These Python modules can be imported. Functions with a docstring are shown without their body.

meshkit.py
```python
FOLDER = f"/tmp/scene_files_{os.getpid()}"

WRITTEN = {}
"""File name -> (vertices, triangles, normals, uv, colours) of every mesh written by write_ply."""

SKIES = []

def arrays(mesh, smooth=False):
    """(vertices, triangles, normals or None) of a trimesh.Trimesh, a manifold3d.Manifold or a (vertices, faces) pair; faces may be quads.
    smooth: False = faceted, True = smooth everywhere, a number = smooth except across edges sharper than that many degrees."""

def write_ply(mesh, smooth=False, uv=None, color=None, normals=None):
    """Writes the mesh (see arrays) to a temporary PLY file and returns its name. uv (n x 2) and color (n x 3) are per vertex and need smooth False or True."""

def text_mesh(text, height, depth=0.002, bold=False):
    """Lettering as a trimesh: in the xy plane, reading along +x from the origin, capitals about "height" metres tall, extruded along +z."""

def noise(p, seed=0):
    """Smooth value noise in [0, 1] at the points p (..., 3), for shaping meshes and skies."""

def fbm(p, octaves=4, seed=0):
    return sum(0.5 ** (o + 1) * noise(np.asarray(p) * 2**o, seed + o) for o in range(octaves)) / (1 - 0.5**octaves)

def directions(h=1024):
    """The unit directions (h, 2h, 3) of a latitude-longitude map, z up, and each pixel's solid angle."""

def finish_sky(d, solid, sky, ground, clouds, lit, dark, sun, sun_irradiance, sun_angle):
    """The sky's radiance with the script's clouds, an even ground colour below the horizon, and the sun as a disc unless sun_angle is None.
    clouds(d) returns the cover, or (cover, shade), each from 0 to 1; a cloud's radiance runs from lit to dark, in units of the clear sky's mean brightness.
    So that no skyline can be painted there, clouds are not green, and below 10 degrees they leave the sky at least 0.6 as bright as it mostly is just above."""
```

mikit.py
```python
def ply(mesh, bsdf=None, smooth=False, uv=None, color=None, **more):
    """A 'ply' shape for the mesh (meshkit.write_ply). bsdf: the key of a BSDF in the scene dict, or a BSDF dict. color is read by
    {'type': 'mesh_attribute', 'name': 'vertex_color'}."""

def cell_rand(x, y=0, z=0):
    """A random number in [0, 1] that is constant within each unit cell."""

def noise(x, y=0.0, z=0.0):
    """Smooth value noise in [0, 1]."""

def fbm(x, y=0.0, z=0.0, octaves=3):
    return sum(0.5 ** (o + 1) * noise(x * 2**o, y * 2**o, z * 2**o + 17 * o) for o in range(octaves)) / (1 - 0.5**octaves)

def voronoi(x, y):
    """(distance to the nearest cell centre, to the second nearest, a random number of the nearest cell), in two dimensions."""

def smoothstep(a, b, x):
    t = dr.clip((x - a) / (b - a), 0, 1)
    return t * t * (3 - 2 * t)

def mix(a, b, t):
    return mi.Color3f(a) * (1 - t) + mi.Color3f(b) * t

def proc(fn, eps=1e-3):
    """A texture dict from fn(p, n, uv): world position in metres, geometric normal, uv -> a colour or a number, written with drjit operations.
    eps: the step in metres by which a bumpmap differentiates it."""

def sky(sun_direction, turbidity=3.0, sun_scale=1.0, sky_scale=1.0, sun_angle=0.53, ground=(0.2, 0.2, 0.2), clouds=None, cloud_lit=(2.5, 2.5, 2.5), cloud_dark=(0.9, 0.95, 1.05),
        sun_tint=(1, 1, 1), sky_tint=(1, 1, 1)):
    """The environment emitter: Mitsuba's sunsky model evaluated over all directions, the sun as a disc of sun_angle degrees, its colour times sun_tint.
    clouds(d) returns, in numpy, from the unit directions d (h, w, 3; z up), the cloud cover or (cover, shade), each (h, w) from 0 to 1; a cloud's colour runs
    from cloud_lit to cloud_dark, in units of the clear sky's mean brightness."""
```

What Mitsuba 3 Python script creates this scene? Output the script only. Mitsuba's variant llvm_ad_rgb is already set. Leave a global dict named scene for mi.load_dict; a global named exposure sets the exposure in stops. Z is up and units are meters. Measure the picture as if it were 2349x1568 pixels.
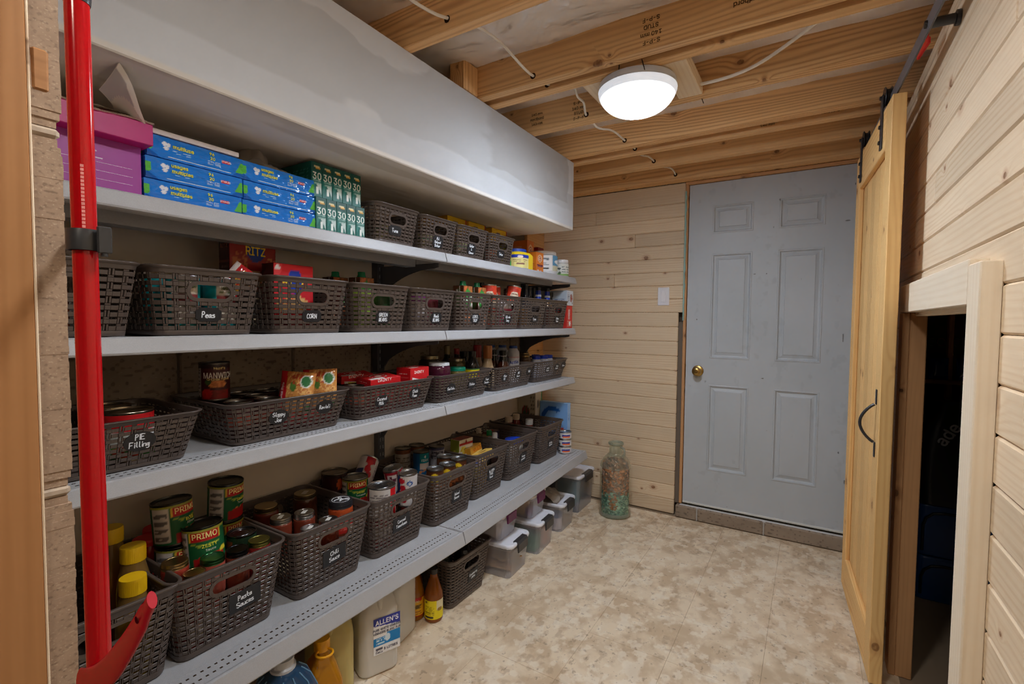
import math, random
import numpy as np, trimesh, drjit as dr, mitsuba as mi, mikit, meshkit
from functools import lru_cache
from shapely.geometry import Polygon, LineString, Point, box as sbox
from shapely import affinity, union_all
from mikit import noise, fbm, voronoi, smoothstep, cell_rand

T = mi.ScalarTransform4f
scene, labels = {'type': 'scene'}, {}

# ---------------------------------------------------------------- camera, light, exposure
CAM = np.array([0.0, 0.0, 1.25])
scene['camera'] = {'type': 'perspective', 'fov_axis': 'x', 'fov': 2 * math.degrees(math.atan(1174.5 / 1108.4)), 'near_clip': 0.02, 'far_clip': 50.0,
                   'to_world': T([[-0.849748, -0.030562, -0.526302, 0.0], [-0.527115, 0.032579, 0.849169, 0.0], [-0.008805, 0.999002, -0.043794, 1.25], [0.0, 0.0, 0.0, 1.0]])}
exposure = 1.75
LAMP_XY = (-0.575, 1.79)
LAMP_POWER = (38.0, 42.5, 48.0)          # the round ceiling lamp in the pantry, cool white
ADDED_ROOM_LAMP_POWER = (14.0, 12.4, 10.4)  # added unseen lamp behind the camera, lifts the shelf brightness
ADDED_NEAR_LAMP_POWER = (30.0, 29.6, 28.6)       # added unseen lamp near the doorway, fills the shelves with light      # the room lamp is added too, warmer


# ---------------------------------------------------------------- colours and materials
def S(*c):
    c = np.asarray(c[0] if len(c) == 1 else c, float) / 255.0
    return np.where(c <= 0.04045, c / 12.92, ((c + 0.055) / 1.055) ** 2.4)


def c3(a):
    return mi.Color3f(*[float(x) for x in a]) if isinstance(a, np.ndarray) else mi.Color3f(a)


def mix(a, b, t):
    return c3(a) * (1 - t) + c3(b) * t


def rgb(*c):
    return {'type': 'rgb', 'value': [float(x) for x in S(*c)]}


def both(d):
    return {'type': 'twosided', 'bsdf': d}


VC = {'type': 'mesh_attribute', 'name': 'vertex_color'}
scene['m_print'] = both({'type': 'principled', 'base_color': VC, 'roughness': 0.42, 'specular': 0.4})
scene['m_matte'] = both({'type': 'diffuse', 'reflectance': VC})
scene['m_gloss'] = both({'type': 'principled', 'base_color': VC, 'roughness': 0.13, 'specular': 0.5})
scene['m_metal'] = both({'type': 'principled', 'base_color': VC, 'roughness': 0.27, 'metallic': 1.0})
scene['m_plastic'] = both({'type': 'principled', 'base_color': VC, 'roughness': 0.33, 'specular': 0.5})
scene['m_shade'] = both({'type': 'principled', 'base_color': rgb(238, 241, 246), 'roughness': 0.35})
scene['m_clear'] = {'type': 'thindielectric', 'int_ior': 1.35}
scene['m_glass'] = {'type': 'thindielectric', 'int_ior': 1.65, 'specular_transmittance': rgb(246, 250, 244)}
scene['m_glass_neck'] = {'type': 'blendbsdf', 'weight': 0.12, 'a': {'type': 'thindielectric', 'int_ior': 1.6, 'specular_transmittance': rgb(240, 246, 238)}, 'b': both({'type': 'diffuse', 'reflectance': rgb(200, 208, 192)})}
scene['m_glass_edge'] = {'type': 'blendbsdf', 'weight': 0.35, 'a': {'type': 'thindielectric', 'int_ior': 1.6, 'specular_transmittance': rgb(232, 236, 228)}, 'b': both({'type': 'principled', 'base_color': rgb(186, 190, 178), 'roughness': 0.1, 'specular': 0.8})}
scene['m_liquid'] = {'type': 'blendbsdf', 'weight': 0.62, 'a': {'type': 'thindielectric', 'int_ior': 1.3, 'specular_transmittance': rgb(236, 214, 170)}, 'b': both({'type': 'principled', 'base_color': VC, 'roughness': 0.1, 'specular': 0.6})}
scene['m_amber'] = {'type': 'thindielectric', 'int_ior': 1.4, 'specular_transmittance': rgb(236, 190, 92)}
scene['m_blue_clear'] = {'type': 'thindielectric', 'int_ior': 1.4, 'specular_transmittance': rgb(120, 178, 222)}
scene['m_cloudy'] = {'type': 'blendbsdf', 'weight': 0.20, 'a': {'type': 'thindielectric', 'int_ior': 1.4, 'specular_transmittance': rgb(240, 240, 244)}, 'b': both({'type': 'diffuse', 'reflectance': rgb(222, 225, 234)})}
scene['m_film'] = {'type': 'blendbsdf', 'weight': 0.5, 'a': {'type': 'thindielectric', 'int_ior': 1.4, 'specular_transmittance': rgb(235, 230, 222)}, 'b': both({'type': 'principled', 'base_color': rgb(188, 178, 166), 'roughness': 0.2, 'specular': 0.6})}


def wood(light, dark, knot, ring=380.0, contrast=0.5, vary=0.16, knots=0.72):
    def fn(p, n, uv):
        u, v = uv.x, uv.y
        i = dr.floor((v + 2.0) / 4.0)
        v = v - i * 4.0
        o = i * 5.37
        k1, k2, kr = voronoi(u * 5.2 + o, v * 7.0 + i * 3.1)
        on = dr.select(kr > knots, 1.0, 0.0)
        size = 0.035 + 0.075 * dr.square(cell_rand(dr.floor(kr * 997), i, 4))
        near = dr.exp(-dr.square(k1 / (size * 3.0))) * on
        warp = fbm(u * 0.8 + o, v * 8.0 + i, i * 0.7, octaves=3)
        ph = v * ring + warp * 46.0 + near * 9.0 + cell_rand(i, 7, 1) * 6.0
        r = 0.5 + 0.5 * dr.sin(ph)
        fine = noise(u * 14.0 + o, v * 420.0)
        g = contrast * dr.square(r) * (0.15 + 0.95 * noise(u * 1.1 + o, v * 13.0, 3.0)) + 0.13 * fine
        c = mix(light, dark, dr.clip(g, 0, 1))
        tone = 1.0 + vary * (cell_rand(i, 3, 5) - 0.5) * 2.0 + 0.10 * (fbm(u * 1.6 + o, v * 3.0, 5.0) - 0.5)
        c = c * tone
        core = (1.0 - smoothstep(size * 0.7, size, k1)) * on
        halo = (1.0 - smoothstep(size, size * 2.4, k1)) * on
        c = mix(c, c3(knot) * 2.2, halo * 0.30)
        c = mix(c, c3(knot), core * (0.45 + 0.4 * noise(u * 160, v * 160)))
        return dr.clip(c, 0.0, 0.95)
    return mikit.proc(fn)


def wood_mat(name, light, dark, knot, rough=0.55, **kw):
    scene[name] = both({'type': 'principled', 'base_color': wood(S(light), S(dark), S(knot), **kw), 'roughness': rough, 'specular': 0.3})


wood_mat('m_pine', (222, 202, 174), (194, 160, 118), (112, 66, 32), contrast=0.40, vary=0.09)
wood_mat('m_joist', (220, 178, 126), (172, 120, 70), (92, 50, 24), contrast=0.62, vary=0.12, knots=0.80)
wood_mat('m_whitewood', (226, 212, 190), (204, 182, 150), (120, 86, 56), contrast=0.35, vary=0.05)
wood_mat('m_doorwood', (224, 184, 124), (196, 144, 80), (116, 70, 34), contrast=0.55, vary=0.10)
wood_mat('m_post', (196, 150, 106), (166, 116, 72), (78, 46, 26), contrast=0.40, vary=0.05)


wood_mat('m_jamb', (166, 120, 78), (140, 94, 54), (70, 46, 30), contrast=0.40, vary=0.05)


def block_fn(p, n, uv):
    a = fbm(p.x * 7, p.y * 7, p.z * 7, octaves=4)
    b = noise(p.x * 90, p.y * 90, p.z * 90)
    c = noise(p.x * 260, p.y * 260, p.z * 260)
    col = mix(S(128, 113, 98), S(166, 150, 133), a)
    col = mix(col, S(84, 72, 62), 0.55 * smoothstep(0.62, 0.85, b))
    return mix(col, S(176, 164, 150), 0.35 * smoothstep(0.72, 0.95, c))


def near_block_fn(p, n, uv):
    a = fbm(p.x * 40, p.y * 40, p.z * 40, octaves=4)
    b = fbm(p.x * 300, p.y * 300, p.z * 300, octaves=2)
    c = fbm(p.x * 520 + 7, p.y * 520, p.z * 520, octaves=2)
    col = mix(S(138, 116, 98), S(166, 144, 124), a)
    col = mix(col, S(92, 74, 60), 0.5 * smoothstep(0.56, 0.85, b))
    return mix(col, S(196, 178, 158), 0.5 * smoothstep(0.58, 0.85, c))


def plaster_fn(p, n, uv):
    s, t = p.y, p.z - 0.6 * (p.x + 1.15)
    a = fbm(s * 2.6 + 0.35 * fbm(s * 9, t * 9), t * 5.0 + 0.3 * s, 1.0, octaves=4)
    edge = fbm(s * 5.0, t * 14.0, 3.0, octaves=4)
    compound = smoothstep(0.46, 0.52, a + 0.25 * (edge - 0.5))
    col = mix(S(176, 177, 179), S(190, 191, 193), compound)
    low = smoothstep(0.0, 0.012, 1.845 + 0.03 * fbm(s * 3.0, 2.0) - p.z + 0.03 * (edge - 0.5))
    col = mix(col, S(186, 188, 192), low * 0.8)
    patch = smoothstep(1.72, 1.8, s + 0.2 * edge) * smoothstep(0.0, 0.01, p.z - 1.845 - 0.08 * edge) * smoothstep(0.0, 0.02, 2.40 + 0.05 * edge - s)
    col = mix(col, S(160, 158, 157), patch * 0.75)
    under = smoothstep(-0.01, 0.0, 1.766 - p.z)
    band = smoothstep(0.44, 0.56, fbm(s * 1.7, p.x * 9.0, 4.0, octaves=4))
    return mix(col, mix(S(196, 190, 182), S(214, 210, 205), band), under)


def panel_fn(p, n, uv):
    a = fbm(p.y * 3, p.z * 3, 2.0, octaves=3)
    b = fbm(p.y * 11 + p.z * 6, p.z * 12, 6.0, octaves=3)
    col = mix(S(212, 196, 176), S(222, 208, 190), a)
    return mix(col, S(222, 208, 192), 0.5 * smoothstep(0.50, 0.56, b) * smoothstep(1.2, 1.25, p.z))


def steel_fn(p, n, uv):
    a = noise(p.x * 900, p.y * 900, p.z * 900)
    b = fbm(p.x * 5, p.y * 5, p.z * 5, octaves=3)
    return mix(S(158, 160, 164), S(178, 180, 185), 0.6 * a + 0.4 * b)


def vinyl_fn(p, n, uv):
    x, y = p.x, p.y
    w = fbm(x * 4.1, y * 4.1, 2.0, octaves=3)
    a = fbm(x * 16.0 + 2 * w, y * 12.0, 1.0, octaves=5)
    b = fbm(x * 46.0, y * 38.0, 5.0, octaves=4)
    c = fbm(x * 6.0 + 40, y * 6.0, 9.0, octaves=4)
    col = mix(S(196, 174, 146), S(220, 203, 178), smoothstep(0.30, 0.68, a))
    col = mix(col, S(160, 136, 110), 0.42 * smoothstep(0.50, 0.70, b) * smoothstep(0.36, 0.70, c))
    col = mix(col, S(234, 224, 206), 0.50 * smoothstep(0.52, 0.70, fbm(x * 30 + 9, y * 26, 3.0, octaves=4)))
    return mix(col, S(126, 106, 88), 0.45 * smoothstep(0.70, 0.84, fbm(x * 80, y * 66 + 7, 8.0, octaves=3)))


def poly_fn(p, n, uv):
    a = fbm(p.x * 4, p.y * 4, 3.0, octaves=4)
    return mix(S(206, 194, 184), S(232, 226, 220), a)


def poly_bump(p, n, uv):
    w = fbm(p.x * 3.0, p.y * 2.0, 1.0, octaves=2)
    return 0.030 * fbm(p.x * 7.0 + 3 * w, p.y * 20.0 + 5 * w, 2.0, octaves=4) + 0.02 * noise(p.x * 3, p.y * 5)


def door_fn(p, n, uv):
    a = fbm(p.x * 3, p.z * 3, 1.0, octaves=4)
    b = fbm(p.x * 26, p.z * 20, 2.0, octaves=3)
    c = noise(p.x * 34 + 3, p.z * 26)
    col = mix(S(176, 184, 191), S(189, 195, 202), a)
    col = mix(col, S(158, 165, 170), 0.3 * smoothstep(0.62, 0.8, b) * smoothstep(0.45, 0.65, fbm(p.x * 4, p.z * 3 + 5, 7.0)))
    return mix(col, S(92, 92, 94), 0.8 * smoothstep(0.978, 0.99, c))


def coin_fn(p, n, uv):
    h = p.z + 0.05 * (noise(p.x * 30, p.y * 30) - 0.5)
    k = noise(p.x * 240, p.y * 240, p.z * 240)
    cop = mix(S(116, 78, 56), S(206, 138, 96), k)
    gre = mix(S(70, 108, 98), S(142, 186, 168), k)
    return mix(gre, cop, smoothstep(0.115, 0.165, h))


for nm, fn, ro in (('m_block', block_fn, 0.85), ('m_near_block', near_block_fn, 0.9), ('m_plaster', plaster_fn, 0.75), ('m_panel', panel_fn, 0.8),
                   ('m_vinyl', vinyl_fn, 0.42), ('m_door', door_fn, 0.42), ('m_coin', coin_fn, 0.45)):
    scene[nm] = both({'type': 'principled', 'base_color': mikit.proc(fn), 'roughness': ro, 'specular': 0.3})
scene['m_steel'] = both({'type': 'principled', 'base_color': mikit.proc(steel_fn), 'roughness': 0.42, 'specular': 0.5})
scene['m_poly'] = both({'type': 'bumpmap', 'arbitrary': mikit.proc(poly_bump, eps=2e-3), 'scale': 1.0,
                        'bsdf': {'type': 'principled', 'base_color': mikit.proc(poly_fn), 'roughness': 0.14, 'specular': 0.9}})


# ---------------------------------------------------------------- mesh tools
class Mesh:
    """vertices, triangles, a colour and a uv per vertex; faces share vertices only where the surface is smooth"""

    def __init__(s, col=(200, 200, 200)):
        s.V, s.F, s.C, s.U, s.n, s.col = [], [], [], [], 0, S(col)

    def add(s, v, f, col=None, uv=None):
        v, f = np.asarray(v, float).reshape(-1, 3), np.asarray(f, int)
        if f.shape[1] == 4:
            f = np.vstack([f[:, [0, 1, 2]], f[:, [0, 2, 3]]])
        c = s.col if col is None else (S(col) if np.ndim(col) == 1 else np.asarray(col))
        s.V.append(v); s.F.append(f + s.n); s.n += len(v)
        s.C.append(np.broadcast_to(c, (len(v), 3)))
        s.U.append(np.zeros((len(v), 2)) if uv is None else uv)
        return s

    def tri(s, m, col=None):
        v, f = np.asarray(m.vertices), np.asarray(m.faces)
        return s.add(v[f].reshape(-1, 3), np.arange(3 * len(f)).reshape(-1, 3), col)

    def box(s, a, b, col=None, bev=0.0015, uvax=None, uid=0, uoff=0.0):
        """a chamfered box; uvax = (along, across, through) axes of a board for the wood grain"""
        a, b = np.minimum(a, b).astype(float), np.maximum(a, b).astype(float)
        e = min(bev, 0.45 * float((b - a).min()))
        V, F = [], []

        def poly(pts, nrm):
            pts = np.array(pts, float)
            if np.dot(np.cross(pts[1] - pts[0], pts[2] - pts[0]), nrm) < 0:
                pts = pts[::-1]
            k = sum(map(len, V)); V.append(pts)
            F.extend([[k, k + j, k + j + 1] for j in range(1, len(pts) - 1)])
        lo, hi = a, b
        for ax in range(3):
            o = [i for i in range(3) if i != ax]
            for sg in (0, 1):
                pts = []
                for (p, q) in ((0, 0), (1, 0), (1, 1), (0, 1)):
                    x = np.zeros(3); x[ax] = (lo, hi)[sg][ax]
                    x[o[0]] = (lo[o[0]] + e, hi[o[0]] - e)[p]; x[o[1]] = (lo[o[1]] + e, hi[o[1]] - e)[q]
                    pts.append(x)
                nv = np.zeros(3); nv[ax] = 2 * sg - 1
                poly(pts, nv)
        if e > 0:
            for ax in range(3):
                o = [i for i in range(3) if i != ax]
                for p in (0, 1):
                    for q in (0, 1):
                        pts = []
                        for (t, w) in ((0, 0), (1, 0), (1, 1), (0, 1)):
                            x = np.zeros(3); x[ax] = (lo[ax] + e, hi[ax] - e)[t]
                            x[o[0]] = (lo, hi)[p][o[0]] + (0 if w == 0 else (e if p == 0 else -e))
                            x[o[1]] = (lo, hi)[q][o[1]] + (0 if w == 1 else (e if q == 0 else -e))
                            pts.append(x)
                        nv = np.zeros(3); nv[o[0]] = 2 * p - 1; nv[o[1]] = 2 * q - 1
                        poly(pts, nv)
            for c in np.ndindex(2, 2, 2):
                x = np.array([(lo, hi)[c[i]][i] for i in range(3)]); nv = 2.0 * np.array(c) - 1
                poly([x - nv * e * (1 - np.eye(3)[i]) for i in range(3)], nv)
        V = np.vstack(V)
        uv = None
        if uvax is not None:
            m = (a + b) / 2
            uv = np.stack([V[:, uvax[0]] + uoff, 4.0 * uid + (V[:, uvax[1]] - m[uvax[1]]) + (V[:, uvax[2]] - m[uvax[2]])], 1)
        return s.add(V, F, col, uv)

    def loft(s, rings, col=None, bottom=True, top=True, hard=()):
        rings = [np.asarray(r, float) for r in rings]
        n = len(rings[0]); runs, cur = [], [rings[0]]
        for i in range(1, len(rings)):
            cur.append(rings[i])
            if i in hard and i < len(rings) - 1:
                runs.append(cur); cur = [rings[i]]
        runs.append(cur)
        for run in runs:
            v = np.vstack(run); i, j = np.meshgrid(np.arange(len(run) - 1), np.arange(n), indexing='ij'); k = (j + 1) % n
            s.add(v, np.stack([i * n + j, i * n + k, (i + 1) * n + k, (i + 1) * n + j], -1).reshape(-1, 4), col)
        j = np.arange(n)
        if bottom:
            s.add(np.vstack([rings[0], rings[0].mean(0)]), np.stack([(j + 1) % n, j, j * 0 + n], 1), col)
        if top:
            s.add(np.vstack([rings[-1], rings[-1].mean(0)]), np.stack([j, (j + 1) % n, j * 0 + n], 1), col)
        return s

    def lathe(s, prof, col=None, n=32, bottom=True, top=True, angle=38, at=(0, 0, 0)):
        a = np.arange(n) * 2 * np.pi / n; c = np.stack([np.cos(a), np.sin(a), a * 0], 1)
        p = np.asarray(prof, float); d = np.diff(p, axis=0); th = np.degrees(np.arctan2(d[:, 1], d[:, 0]))
        hard = [i for i in range(1, len(p) - 1) if abs((th[i] - th[i - 1] + 180) % 360 - 180) > angle]
        return s.loft([c * r + np.array([0, 0, z]) + np.array(at) for r, z in p], col, bottom, top, hard)

    def tube(s, pts, r, col=None, n=10, caps=True):
        p = np.asarray(pts, float); t = np.gradient(p, axis=0); t /= np.linalg.norm(t, axis=1)[:, None]
        up = np.array([0, 0, 1.0]) if abs(t[0][2]) < 0.9 else np.array([1.0, 0, 0])
        x = np.cross(t[0], up); x /= np.linalg.norm(x); rings = []
        rad = np.broadcast_to(r, (len(p),))
        for q, d, rr in zip(p, t, rad):
            x = x - d * (x @ d); x /= np.linalg.norm(x); y = np.cross(d, x)
            a = np.arange(n) * 2 * np.pi / n
            rings.append(q + rr * (np.cos(a)[:, None] * x + np.sin(a)[:, None] * y))
        return s.loft(rings, col, caps, caps)

    def grid(s, P, col=None, uv=None):
        """P (m, n, 3): a smooth sheet; col may be (m, n, 3), linear"""
        m, n = P.shape[:2]; i, j = np.meshgrid(np.arange(m - 1), np.arange(n - 1), indexing='ij')
        f = np.stack([i * n + j, i * n + j + 1, (i + 1) * n + j + 1, (i + 1) * n + j], -1).reshape(-1, 4)
        return s.add(P.reshape(-1, 3), f, col if col is None or np.ndim(col) == 1 else np.asarray(col).reshape(-1, 3), uv)

    def shape(s, bsdf, smooth=True):
        v, f = np.vstack(s.V), np.vstack(s.F)
        return mikit.ply(trimesh.Trimesh(v, f, process=False), bsdf, smooth=smooth, uv=np.vstack(s.U) if bsdf in UVM else None,
                         color=np.vstack(s.C) if bsdf in VCM else None)

    def moved(s, M):
        M = np.asarray(M); s.V = [v @ M[:3, :3].T + M[:3, 3] for v in s.V]
        return s


UVM = {'m_poly', 'm_pine', 'm_joist', 'm_whitewood', 'm_doorwood', 'm_post', 'm_jamb'}
VCM = {'m_liquid', 'm_print', 'm_matte', 'm_gloss', 'm_metal', 'm_plastic'}


def numbered(key):
    def used(k):
        return k in scene or k in labels or any(x.startswith(k + '__') for x in scene)
    if not used(key):
        return key
    i = COUNT.get(key, 1)
    while used('%s_%03d' % (key, i)):
        i += 1
    COUNT[key] = i
    return '%s_%03d' % (key, i)


COUNT, TAKEN = {}, set()


def put(key, shape, M=None):
    """one entry of the scene; a taken key gets the next number"""
    k, i = key, 0
    if k in TAKEN:
        i = COUNT.get(key, 1)
        while '%s_%03d' % (key, i) in TAKEN:
            i += 1
        COUNT[key] = i + 1
        k = '%s_%03d' % (key, i)
    TAKEN.add(k)
    scene[k] = shape if M is None else {**shape, 'to_world': T(np.asarray(M).tolist())}
    return k


def thing(name, parts, M, label, cat, group=None, kind=None, partlabels=None):
    """a top-level thing: parts = [(part name or None, shape)], every part under the thing's own key"""
    k, i = name, 0
    if k in TAKEN:
        i = COUNT.get(name, 1)
        while '%s_%03d' % (name, i) in TAKEN:
            i += 1
        COUNT[name] = i + 1
        k = '%s_%03d' % (name, i)
    TAKEN.add(k)
    for p, sh in parts:
        if p is None:
            scene[k] = sh if M is None else {**sh, 'to_world': T(np.asarray(M).tolist())}
        else:
            put(k + '__' + p, sh, M)
    labels[k] = {'label': label, 'category': cat}
    if group:
        labels[k]['group'] = group
    if kind:
        labels[k]['kind'] = kind
    for p, t in (partlabels or {}).items():
        labels[k + '__' + p] = {'label': t}
    return k


def struct(name, shape=None):
    if shape is not None:
        TAKEN.add(name); scene[name] = shape
    labels[name] = {'kind': 'structure'}


def mat4(x=0, y=0, z=0, rz=0, rx=0, ry=0, sc=1.0):
    """degrees; first ry, then rx, then rz"""
    a, b, c = np.radians([rz, rx, ry])
    Z = np.array([[np.cos(a), -np.sin(a), 0], [np.sin(a), np.cos(a), 0], [0, 0, 1]])
    X = np.array([[1, 0, 0], [0, np.cos(b), -np.sin(b)], [0, np.sin(b), np.cos(b)]])
    Y = np.array([[np.cos(c), 0, np.sin(c)], [0, 1, 0], [-np.sin(c), 0, np.cos(c)]])
    M = np.eye(4); M[:3, :3] = Z @ X @ Y * sc; M[:3, 3] = (x, y, z)
    return M


def rrect(w, d, r, n=5):
    """corner-rounded rectangle, counter-clockwise, w along x, d along y"""
    r = min(r, 0.499 * min(w, d)); pts = []
    for cx, cy, a0 in ((w / 2 - r, d / 2 - r, 0), (-w / 2 + r, d / 2 - r, 90), (-w / 2 + r, -d / 2 + r, 180), (w / 2 - r, -d / 2 + r, 270)):
        a = np.radians(a0 + np.linspace(0, 90, n + 1))
        pts.append(np.stack([cx + r * np.cos(a), cy + r * np.sin(a)], 1))
    return np.vstack(pts)


def ring3(p2, z, at=(0, 0)):
    return np.column_stack([p2[:, 0] + at[0], p2[:, 1] + at[1], np.full(len(p2), z)])


def extrude(poly, depth):
    gs = [g for g in getattr(poly, 'geoms', [poly]) if g.area > 1e-10]
    return trimesh.util.concatenate([trimesh.creation.extrude_polygon(g, depth, engine='earcut') for g in gs])


def stadium(cy, cz, w, h):
    return LineString([(cy - w / 2 + h / 2, cz), (cy + w / 2 - h / 2, cz)]).buffer(h / 2, quad_segs=8)


# a hand-written alphabet, one stroke font: x 0-4, y in base 14 with the baseline at 3
GLYPH = {
    'A': '03 2b 43/16 36', 'B': '03 0b 2b 3a 39 27 07/27 36 34 23 03', 'C': '4a 2b 09 05 13 33 44', 'D': '03 0b 2b 49 45 23 03', 'E': '4b 0b 03 43/07 37', 'F': '4b 0b 03/07 37',
    'G': '4a 2b 09 05 13 33 45 47 27', 'I': '1b 13', 'J': '4b 45 33 13 05', 'K': '03 0b/4b 07 43', 'L': '0b 03 43', 'M': '03 0b 27 4b 43', 'N': '03 0b 43 4b', 'O': '2b 09 05 23 45 49 2b',
    'Q': '2b 09 05 23 45 49 2b/35 43', 'P': '03 0b 2b 3a 38 27 07', 'R': '03 0b 2b 3a 38 27 07 43', 'S': '4a 2b 0a 08 27 46 44 23 04', 'T': '0b 4b/2b 23', 'U': '0b 05 13 33 45 4b', 'Y': '0b 27 4b/27 23', 'H': '03 0b/4b 43/07 47',
    'a': '37 17 05 04 13 24 37 33', 'b': '0b 03 23 35 37 07', 'c': '37 17 05 03 33', 'd': '37 17 05 04 13 34/3b 33', 'e': '05 35 37 17 05 04 13 33', 'f': '3b 2b 19 13/07 27', 'g': '37 17 05 04 24 37 31 20 00',
    'h': '0b 03/06 17 37 33', 'i': '17 13/19 1a', 'k': '0b 03/37 05 33', 'l': '1b 14 23', 'm': '07 03/06 17 26 23/26 37 46 43', 'n': '07 03/06 17 37 33', 'o': '17 05 04 13 33 34 36 37 17', 'p': '07 00/07 27 35 34 23 03',
    'q': '37 17 04 33/37 30', 'r': '07 03/05 17 37', 's': '37 17 06 35 33 03', 't': '1b 14 23 33/07 37', 'u': '07 04 13 34/37 33', 'v': '07 23 47', 'w': '07 13 26 33 47', 'x': '07 33/03 37', 'y': '07 04 24/37 31 10', 'z': '07 37 03 33', '&': '43 09 1b 29 05 13 23 45'}


def hand(lines, h, stroke=0.12):
    """hand-written chalk lettering as a shapely shape centred on the origin; h = capital height"""
    k, rows = h / 8.0, []
    for li, line in enumerate(lines):
        x, segs = 0.0, []
        for ci, ch in enumerate(line):
            if ch == ' ':
                x += 3.0; continue
            rs = random.Random(ch + str(ci) + line)
            wide = 0
            for st in GLYPH[ch].split('/'):
                pts = [(x + int(q[0]) + rs.uniform(-.2, .2), int(q[1], 14) - 3 + rs.uniform(-.25, .25)) for q in st.split()]
                wide = max(wide, max(int(q[0]) for q in st.split()))
                segs.append(LineString(pts).buffer(h * stroke / 2 / k, quad_segs=2))
            x += wide + 1.3
        g = union_all(segs)
        rows.append(affinity.translate(g, -x / 2, -li * 11.0))
    g = union_all(rows); b = g.bounds
    return affinity.scale(affinity.translate(g, 0, -(b[1] + b[3]) / 2), k, k, origin=(0, 0)).simplify(h * 0.015)


@lru_cache(None)
def _text(t, bold):
    m = meshkit.text_mesh(t, 1.0, 0.012, bold)
    v = np.asarray(m.vertices); lo, hi = v.min(0), v.max(0)
    return v - [(lo[0] + hi[0]) / 2, (lo[1] + hi[1]) / 2, 0], np.asarray(m.faces), hi - lo


def lettering(mesh, items, face):
    """items (text, u, v, height, colour[, bold[, angle[, squeeze]]]) centred at (u, v) in metres; face(x, y, d) -> 3-D points"""
    for it in items:
        t, u, v, h, col = it[:5]
        bold = it[5] if len(it) > 5 else True
        ang = math.radians(it[6]) if len(it) > 6 else 0.0
        sq = it[7] if len(it) > 7 else 1.0
        vv, ff, _ = _text(t, bold)
        x, y = vv[:, 0] * h * sq, vv[:, 1] * h
        x, y = x * math.cos(ang) - y * math.sin(ang), x * math.sin(ang) + y * math.cos(ang)
        P = face(u + x, v + y, 0.0004 + np.where(vv[:, 2] > 0.006, 0.0004, 0.0))
        mesh.add(P[ff].reshape(-1, 3), np.arange(3 * len(ff)).reshape(-1, 3), col)


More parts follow.
